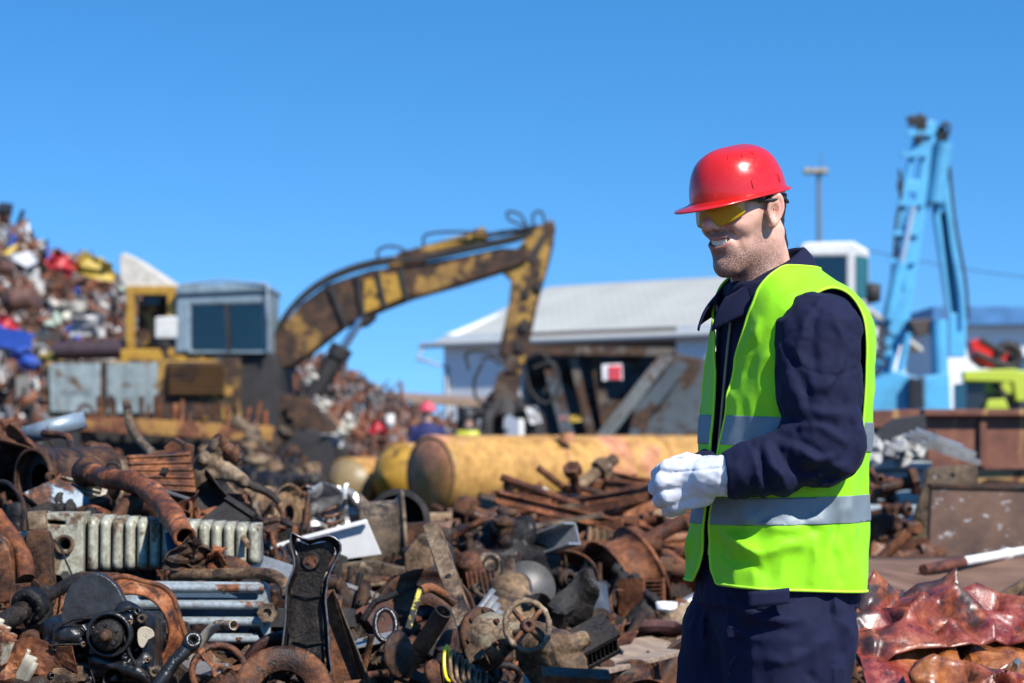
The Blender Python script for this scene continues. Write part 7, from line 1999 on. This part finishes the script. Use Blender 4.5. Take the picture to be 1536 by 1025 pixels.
CREASE = [(1, .2, 3.1, .014, .1), (.6, .8, 4.3, .018, .4), (-.7, .7, 6.1, .011, .7), (.15, 1, 8.5, .007, .2), (.9, -.4, 11.0, .0045, .9), (.5, .9, 17.0, .0026, .3)]
def carf(a, b):
    x = -.16 + 1.35 * a; y = 1.0 * (1 - b)            # b=1 top/back ... draped down toward the camera
    p = [np.array(x * 1.0), np.array(b * .9), np.array(3.3)]
    fold = 0
    wa = a * 1.35 + .05 * float(vnoise(p, .3)); wb = b * .95 + .05 * float(vnoise([p[1], p[2], p[0]], .3))
    for (dx, dy, fr, am, ph) in CREASE:
        q = (wa * dx + wb * dy) * fr + ph + .35 * float(vnoise([p[0] + ph, p[1], p[2]], .22)); fold += am * (1 - 4 * abs((q % 1) - .5))
    fold *= .55 + .6 * float(vnoise([p[0] + 4, p[1], p[2]], .35)); fold += .006 * float(vnoise(p, .03)) + .02 * float(vnoise(p, .2))
    fold -= .045 * math.exp(-((a - .20 - .03 * b) / .012) ** 2) + .05 * math.exp(-((b - .50 - .05 * math.sin(a * 7)) / .012) ** 2) * min(1, max(0, (a - .2) * 6))
    ang = b * 1.45
    base = Vector((at(1262, 900, 5.2).x + 1.25 * a, 4.55 + .95 * (1 - math.cos(ang)) * 1.0, .12 + .70 * math.sin(ang) - .08 * a))
    nrm = Vector((0, -math.cos(ang), math.sin(ang)))
    return base + nrm * fold
mb = MB(); mb.sheet(carf, 64, 44, .004, smooth=False); mb.build('body_shell', m_car, o)
def fold_panel(w, h, seed, amp, n=26):
    """a stiff sheet broken along straight creases: few big flat facets"""
    r = random.Random(seed); nu, nv = 8, 6
    G = [[Vector(((i / nu - .5 + r.uniform(-.045, .045)) * w, r.uniform(-1, 1) * amp * (1.3 if (i + j) % 2 else .7), (j / nv - .5 + r.uniform(-.06, .06)) * h)) for j in range(nv + 1)] for i in range(nu + 1)]
    def f(a, b):
        x, z = a * nu, b * nv; i, j = min(nu - 1, int(x)), min(nv - 1, int(z)); u, v_ = x - i, z - j
        p00, p10, p01, p11 = G[i][j], G[i + 1][j], G[i][j + 1], G[i + 1][j + 1]
        if (i + j) % 2: return p00 + (p10 - p00) * u + (p11 - p10) * v_ if u > v_ else p00 + (p11 - p01) * u + (p01 - p00) * v_
        return p00 + (p10 - p00) * u + (p01 - p00) * v_ if u + v_ < 1 else p11 + (p01 - p11) * (1 - u) + (p10 - p11) * (1 - v_)
    mb = MB(); mb.sheet(f, nu * 4, nv * 4, .004, smooth=True); return mb
for k, (a, b, w_, h_, rx, rz, sd) in enumerate(((.12, .80, .42, .30, -.9, .2, 5), (.34, .86, .46, .24, -1.1, -.3, 6), (.60, .84, .50, .30, -.8, .15, 7), (.85, .78, .44, .30, -.9, -.2, 8), (.20, .48, .38, .30, -.4, -.25, 9), (.45, .50, .48, .26, -.55, .2, 10), (.70, .46, .44, .32, -.3, -.1, 11), (.93, .42, .36, .34, -.3, .3, 12), (.08, .30, .34, .30, -.2, .1, 13), (.33, .22, .42, .30, -.1, -.2, 14), (.62, .20, .46, .3, -.1, .2, 15))):
    q = fold_panel(w_ * .9, h_ * .9, sd, .04); xf(q, Euler((-b * 1.25, .15 * math.sin(sd * 2.3), rz)).to_matrix(), carf(a, b) + Vector((0, -.03, .012))); q.build('buckled_panel', m_car, o)
for k in range(4):
    q = crumple(.20, .06, 90 + k, .035, 16, .003); xf(q, Euler((.5, .3 * k - .4, .4)).to_matrix(), carf(.22 + .19 * k, .62 - .16 * (k % 2)) + Vector((0, -.07, .02))); q.build('glint_flap', plain('bare_glint_metal', (.40, .33, .27), metal=.9, rough=.25, var=.5, scale=30), o)  # bare-metal flaps added to give the car body its glints
# brown sheet plates
o = MB(); o.sheet(lambda a, b: at(1290 + 210 * a + 90 * b * a, 872 + 42 * a - 34 * b - 46 * a * b, 6.2 + 1.3 * b) + Vector((0, 0, -.03 * math.sin(a * 3.1) * (1 - b))), 24, 10, .008)
tag(o.build('brown_plate', plain('brown_rusty_sheet', (.17, .10, .068), rough=.95, var=.4, bump=.3, scale=4, Specular_IOR_Level=.15)), 'wide smooth brown steel sheet lying behind the red crushed car', 'sheet')
o = MB(); pprism(o, [(1488, 898), (1540, 868), (1540, 882), (1500, 912)], 6.3, .03); tag(o.build('plate_offcut', rust('tan', 7), None, bevel=.003), 'small tan offcut at the right edge above the red car', 'plate')
o = H('big_steel_plate', 'thick brown steel plate with flaking white paint standing at the right edge', 'plate', 1465, 840, 9.0)
t = NT('flaked_plate'); n1 = t.noise(5, 8, .7); n2 = t.noise(16, 6, .7, stretch=(1, 1, 1.6)); cc = t.ramp(n1, [(.3, (.045, .026, .02)), (.5, (.12, .065, .042)), (.7, (.19, .105, .066))]); cc = t.mix(t.ramp(n2, [(.62, 0), (.66, 1)]), cc, (.42, .40, .40)); t.set(Base_Color=cc, Roughness=.7, Normal=t.bump(n1, .3, .01))
pr(o, 'plate', [(1397, 730), (1640, 736), (1650, 836), (1392, 840)], 9.0, .05, t.m, .006)
pr(o, 'edge_band', [(1396, 726), (1641, 732), (1641, 738), (1396, 732)], 8.99, .07, rust('dark', 6), .002)
o = H('drilled_plate', 'tan drilled gusset plate leaning between the light blue cabinet and the brown plate', 'gusset', 1400, 830, 9.4)
pr(o, 'plate', [(1392, 702), (1466, 697), (1468, 730), (1400, 732), (1390, 826), (1352, 829), (1366, 790), (1388, 722)], 9.35, .03, rust('tan', 5), .004, holes=[circ(1404, 716, 4, 10), circ(1428, 714, 4, 10), circ(1384, 790, 3, 8)])
pr(o, 'foot', [(1346, 826), (1392, 824), (1392, 838), (1340, 840)], 9.3, .12, rust('mid', 6), .004)
o = H('white_pole', 'white painted pole with a rusty end lying on the brown sheet', 'pole', 1460, 850, 7.0)
mb = MB(); mb.cyl(at(1443, 843, 7.1), at(1545, 825, 7.6), .017, seg=14); mb.cyl(at(1505, 832, 7.4), at(1513, 831, 7.43), .023, seg=14); mb.build('pole', plain('pole_white', (.72, .70, .66), rough=.5, var=.15), o)
mb = MB(); mb.cyl(at(1385, 855, 6.9), at(1445, 843, 7.1), .019, seg=14); mb.build('rusty_end', rust('oxide', 9), o)
# light blue cabinet
o = H('steel_cabinet', 'light blue-grey steel cabinet lying on its back behind the man', 'cabinet', 1350, 830, 10.5)
m_cabt = paint('cabinet_pale_blue', (.36, .44, .48), worn=.14, rustc='orange', scale=3, rough=.4)
pr(o, 'body', [(1290, 704), (1388, 704), (1368, 812), (1290, 812)], 10.45, .5, m_cabt, .006)
pr(o, 'lid', [(1286, 692), (1398, 692), (1398, 704), (1286, 704)], 10.35, .7, m_cabt, .006)
for (y0, y1) in ((708, 752), (758, 810)): pr(o, 'drawer_front', [(1292, y0), (1386 - (y0 - 704) * .15, y0), (1378 - (y0 - 704) * .18, y1), (1292, y1)], 10.42, .03, m_cabt, .005)
# rubble on top, black sheets, aluminium sections
rq = random.Random(9); m_rub = plain('pale_rubble', (.36, .35, .33), rough=.95, var=.35, bump=.6)
for i in range(26):
    x = rq.uniform(1296, 1384); y = rq.uniform(668, 694); mb = MB(); mb.box((0, 0, 0), (rq.uniform(.05, .12), .08, rq.uniform(.03, .07)), jit=.02)
    ob = mb.build('rubble_chunk', m_rub, None, bevel=.006); place(ob, x, y, 10.4 + rq.uniform(-.1, .5), (rq.uniform(-1, 1), rq.uniform(-.6, .6), rq.uniform(0, 3)), 'pale grey lump of broken concrete heaped on the light blue cabinet', 'rubble', 'concrete lumps on the cabinet'); ob['kind'] = 'thing'
for k, pts in enumerate(([(1306, 655), (1340, 628), (1388, 622), (1392, 662), (1350, 668)], [(1352, 668), (1402, 646), (1412, 668), (1372, 680)])):
    mb = MB(); pprism(mb, pts, 11.2 - .2 * k, .03); tag(mb.build('black_sheet', plain('black_board', (.02, .02, .022), rough=.6, var=.3), None, bevel=.003), ('large black sheet propped on the rubble behind the man', 'smaller black sheet under the aluminium sections')[k], 'sheet')
for k in range(7):
    mb = t_bar(.26, .028, .003, 'C'); ob = mb.build('aluminium_section', plain('aluminium', (.55, .56, .56), metal=.7, rough=.35, var=.2)); place(ob, 1392 + 8 * k, 664 + 3.5 * k - (k % 3) * 6, 10.5 - .06 * k, (.3, R(14 + 3 * (k % 3)), R(-12 + 7 * k)), 'bright aluminium channel section in the bundle beside the rusty skip', 'profile', 'aluminium sections in a bundle'); ob['kind'] = 'thing'
# rusty valves right behind the man
for k, (x, y, s_, sd) in enumerate(((1312, 735, .16, 151), (1318, 790, .17, 152), (1352, 800, .13, 153), (1308, 835, .14, 154))):
    V, F = casting(sd, s_, .0075); ob = arr_mesh('rusty_valve', V, F, rust('orange' if k % 2 == 0 else 'mid', 7)); place(ob, x, y, 9.2 + .1 * k, (0, 0, k), ('rusty valve body with a side shaft in front of the cabinet drawers', 'lumpy rusty valve midway down the cabinet front', 'small rusty valve at the foot of the drilled plate', 'lowest rusty valve just right of the vest hem')[k], 'valve')
mb = MB(); mb.cyl(at(1322, 733, 9.1), at(1370, 722, 9.1), .03, seg=14); mb.cyl(at(1366, 723, 9.08), at(1376, 721, 9.08), .07, seg=6, smooth=False); tag(mb.build('valve_shaft', rust('mid', 8)), 'brown shaft with a hexagon end across the cabinet drawers', 'shaft')
# rusty skip container
o = H('skip_container', 'large dark red rusty skip container with yellow runs at the right edge', 'skip', 1460, 740, 13.5)
t = NT('skip_rust'); n1 = t.noise(3, 8, .65); n2 = t.noise(2.5, 5, .6, stretch=(5, 5, .6)); cc = t.ramp(n1, [(.3, (.06, .022, .014)), (.5, (.16, .055, .03)), (.7, (.24, .10, .05))]); cc = t.mix(t.ramp(n2, [(.56, 0), (.64, 1)]), cc, (.34, .18, .06)); t.set(Base_Color=cc, Roughness=.65, Normal=t.bump(n1, .3, .02)); m_skip = t.m
pr(o, 'side_wall', [(1388, 622), (1780, 622), (1780, 700), (1392, 706)], 13.5, .06, m_skip, .006)
pr(o, 'top_rail', [(1386, 614), (1782, 614), (1782, 624), (1386, 624)], 13.42, .14, m_skip, .006)
pr(o, 'lower_band', [(1452, 706), (1780, 700), (1780, 735), (1450, 738)], 13.55, .06, paint('yellow_brown_band', (.40, .24, .08), worn=.5, rustc='orange', scale=3), .006)
pr(o, 'end_wall', [(1290, 616), (1388, 614), (1388, 640), (1290, 642)], 14.4, .06, m_skip, .004)
pr(o, 'floor', [(1390, 735), (1780, 735), (1780, 742), (1390, 742)], 13.6, 1.6, rust('dark', 3), .004)
for x in (1470, 1560, 1650, 1740): pr(o, 'rib', [(x, 626), (x + 10, 626), (x + 10, 700), (x, 700)], 13.46, .05, m_skip, .004)
# ================================================================== filler pieces of the near heap: one object each
rg = random.Random(77)
def zone_words(x, y):
    px = 768 + FPX * x / y
    if px < 1100:
        best = min(HERO, key=lambda h: (h[0] - x) ** 2 + (h[1] - y) ** 2)
        return best
    return min(HERO, key=lambda h: (h[0] - x) ** 2 + (h[1] - y) ** 2)
SHORT = {}
def short(lab):
    w = lab.replace(',', '').split(); stop = {'with', 'lying', 'leaning', 'standing', 'right', 'above', 'under', 'behind', 'in', 'on', 'at', 'across', 'below', 'beside', 'between', 'left', 'reaching', 'tilted', 'pointing', 'bottom', 'cut', 'hanging'}
    k = 1
    while k < len(w) and w[k] not in stop and k < 5: k += 1
    return ' '.join(w[:k])
CLEAR = [(470, 905, 62, 125, 4.62), (160, 950, 110, 85, 4.55), (290, 915, 130, 62, 4.95), (791, 939, 60, 60, 4.76), (215, 815, 185, 72, 5.25), (735, 955, 50, 65, 4.95), (700, 1000, 60, 50, 4.6), (615, 915, 45, 50, 4.85), (675, 880, 70, 100, 4.95),
    (505, 812, 135, 70, 6.2), (435, 770, 55, 50, 7.0), (510, 770, 60, 40, 7.1), (600, 765, 62, 40, 6.9), (790, 885, 60, 50, 6.3), (868, 895, 45, 50, 6.3), (600, 845, 70, 60, 6.1), (845, 850, 60, 40, 6.7), (345, 710, 90, 60, 5.9), (60, 715, 70, 55, 5.9), (80, 645, 70, 35, 6.9),
    (210, 750, 100, 70, 5.5), (245, 710, 65, 50, 5.8), (330, 865, 120, 25, 5.0), (838, 982, 50, 45, 4.85), (950, 965, 80, 45, 5.9), (1000, 920, 25, 30, 6.6), (598, 982, 40, 45, 4.62), (328, 1008, 50, 35, 4.55), (424, 1030, 90, 50, 4.5), (55, 850, 60, 70, 5.0), (45, 930, 70, 50, 4.75),
    (1400, 950, 170, 130, 5.5), (1420, 870, 180, 60, 7.2), (1165, 900, 200, 300, 4.1), (1460, 780, 130, 60, 9.0), (240, 945, 60, 70, 4.75), (260, 990, 50, 50, 4.5), (520, 960, 40, 80, 4.7)]
side_words = [(0, 'nearest the camera'), (1, 'farther back')]
cnt = 0; used = {}
NF = 250
while cnt < NF:
    r_ = rg.random()
    if r_ < .80: px = rg.uniform(-60, 900); Y = rg.choice([rg.uniform(4.35, 5.2), rg.uniform(5.0, 6.4), rg.uniform(5.6, 8.0)])
    elif r_ < .93: px = rg.uniform(860, 1060); Y = rg.uniform(4.9, 8.0)
    else: px = rg.uniform(1290, 1560); Y = rg.uniform(5.9, 8.5)
    x = (px - 768) / FPX * Y; z = heap_z(x, Y); p = Vector((x, Y, z))
    q_ = (px, 655 + (HCAM - z - .03) / Y * FPX)
    if any(math.hypot((q_[0] - c[0]) / c[2], (q_[1] - c[1]) / c[3]) < 1 and Y < c[4] + .12 for c in CLEAR): continue
    if rg.random() < .30:
        i = rg.randint(0, 9); kd = rg.choice(['black', 'dark', 'tan', 'mid', 'black']); me = cast_mesh(i, kd, .11 + .01 * (i % 4)); nm, cat, wd = 'engine_casting', 'casting', ['stubby casting', 'flanged casting', 'bored casting'][i % 3]
    else:
        ti = rg.choice(range(len(TYPES))); kd = rg.choice(KIN); kd = 'mid' if (TYPES[ti][0] in ('pressed_wheel', 'brake_disc', 'crumpled_sheet', 'steel_cable', 'coil_spring') and kd in ('galv', 'cream', 'fblue')) else kd; me = proto_mesh(ti, kd, rg.randint(0, 1)); nm, cat, wd = TYPES[ti][0], TYPES[ti][1], TYPES[ti][4]
    o = bpy.data.objects.new(nm, me); COL.objects.link(o)
    flat = TYPES[ti][0] in ('angle_bar', 'channel_bar', 'flat_strip', 'bent_pipe', 'long_bolt') if nm != 'engine_casting' else False
    o.location = (x, Y, z + rg.uniform(.0, .05))
    o.rotation_euler = (rg.gauss(0, .3), rg.gauss(0, .35), rg.uniform(0, 6.3)) if flat else (rg.uniform(0, 6.3), rg.uniform(0, 6.3), rg.uniform(0, 6.3))
    sc = rg.uniform(.65, 1.15) * (.8 if Y < 5.4 else 1.1); o.scale = (sc,) * 3
    hb_ = zone_words(x, Y); dx = x - hb_[0]; dy = Y - hb_[1]
    rel = ('left of' if dx < 0 else 'right of') if abs(dx) > abs(dy) else ('in front of' if dy < 0 else 'behind')
    lb = f"{ADJ[kd]} {wd.replace(' with a round hole', '').replace(' with nut', '')} {rel} the {short(hb_[2])}"
    k = used.get(lb, 0); used[lb] = k + 1
    if k == 1: lb = 'another ' + lb
    elif k > 1: lb = f"{'third' if k == 2 else 'further'} {lb}"
    w_ = lb.split()
    if len(w_) > 16: lb = ' '.join(w_[:16])
    tag(o, lb, cat, 'loose scrap pieces on the near heap', 'thing'); cnt += 1
# ================================================================== small bits on the near heap, too many to count
def posn(r):
    t_ = r.random()
    px = r.uniform(-160, 1285) if t_ < .84 else r.uniform(1285, 1700); Y = 4.1 + 8.0 * r.random() ** 1.5
    if px > 900 and px < 1300 and Y < 5.0: return None
    x = (px - 768) / FPX * Y
    return (x, Y, heap_z(x, Y) + r.uniform(-.05, .015))
debris('small_scrap', 'countless small rusty bits filling the gaps of the near heap', posn, 7600, .014, .085, [(rust('dark', 14), .3), (rust('mid', 14), .24), (rust('black', 14), .2), (rust('tan', 14), .12), (rust('orange', 14), .14)], 8)

# dark machine scrap between the heap and the excavator
for i in range(34):
    px = rg.uniform(330, 480) if i < 24 else rg.uniform(60, 330); Y = rg.uniform(15, 22); x = (px - 768) / FPX * Y
    o = bpy.data.objects.new('machine_casting', cast_mesh(i % 10, rg.choice(['black', 'dark', 'mid', 'tan']), .12)); COL.objects.link(o); sc = rg.uniform(2.0, 3.6); o.scale = (sc,) * 3
    o.location = (x, Y, heap_z(x, Y) + .02); o.rotation_euler = (rg.uniform(0, 6), rg.uniform(0, 6), rg.uniform(0, 6))
    tag(o, f"big {['stubby', 'flanged', 'bored'][i % 3]} casting, {'left' if px < 330 else 'middle' if px < 470 else 'right'} part of the dark scrap before the excavator", 'casting', 'machine castings in front of the excavator', 'thing')
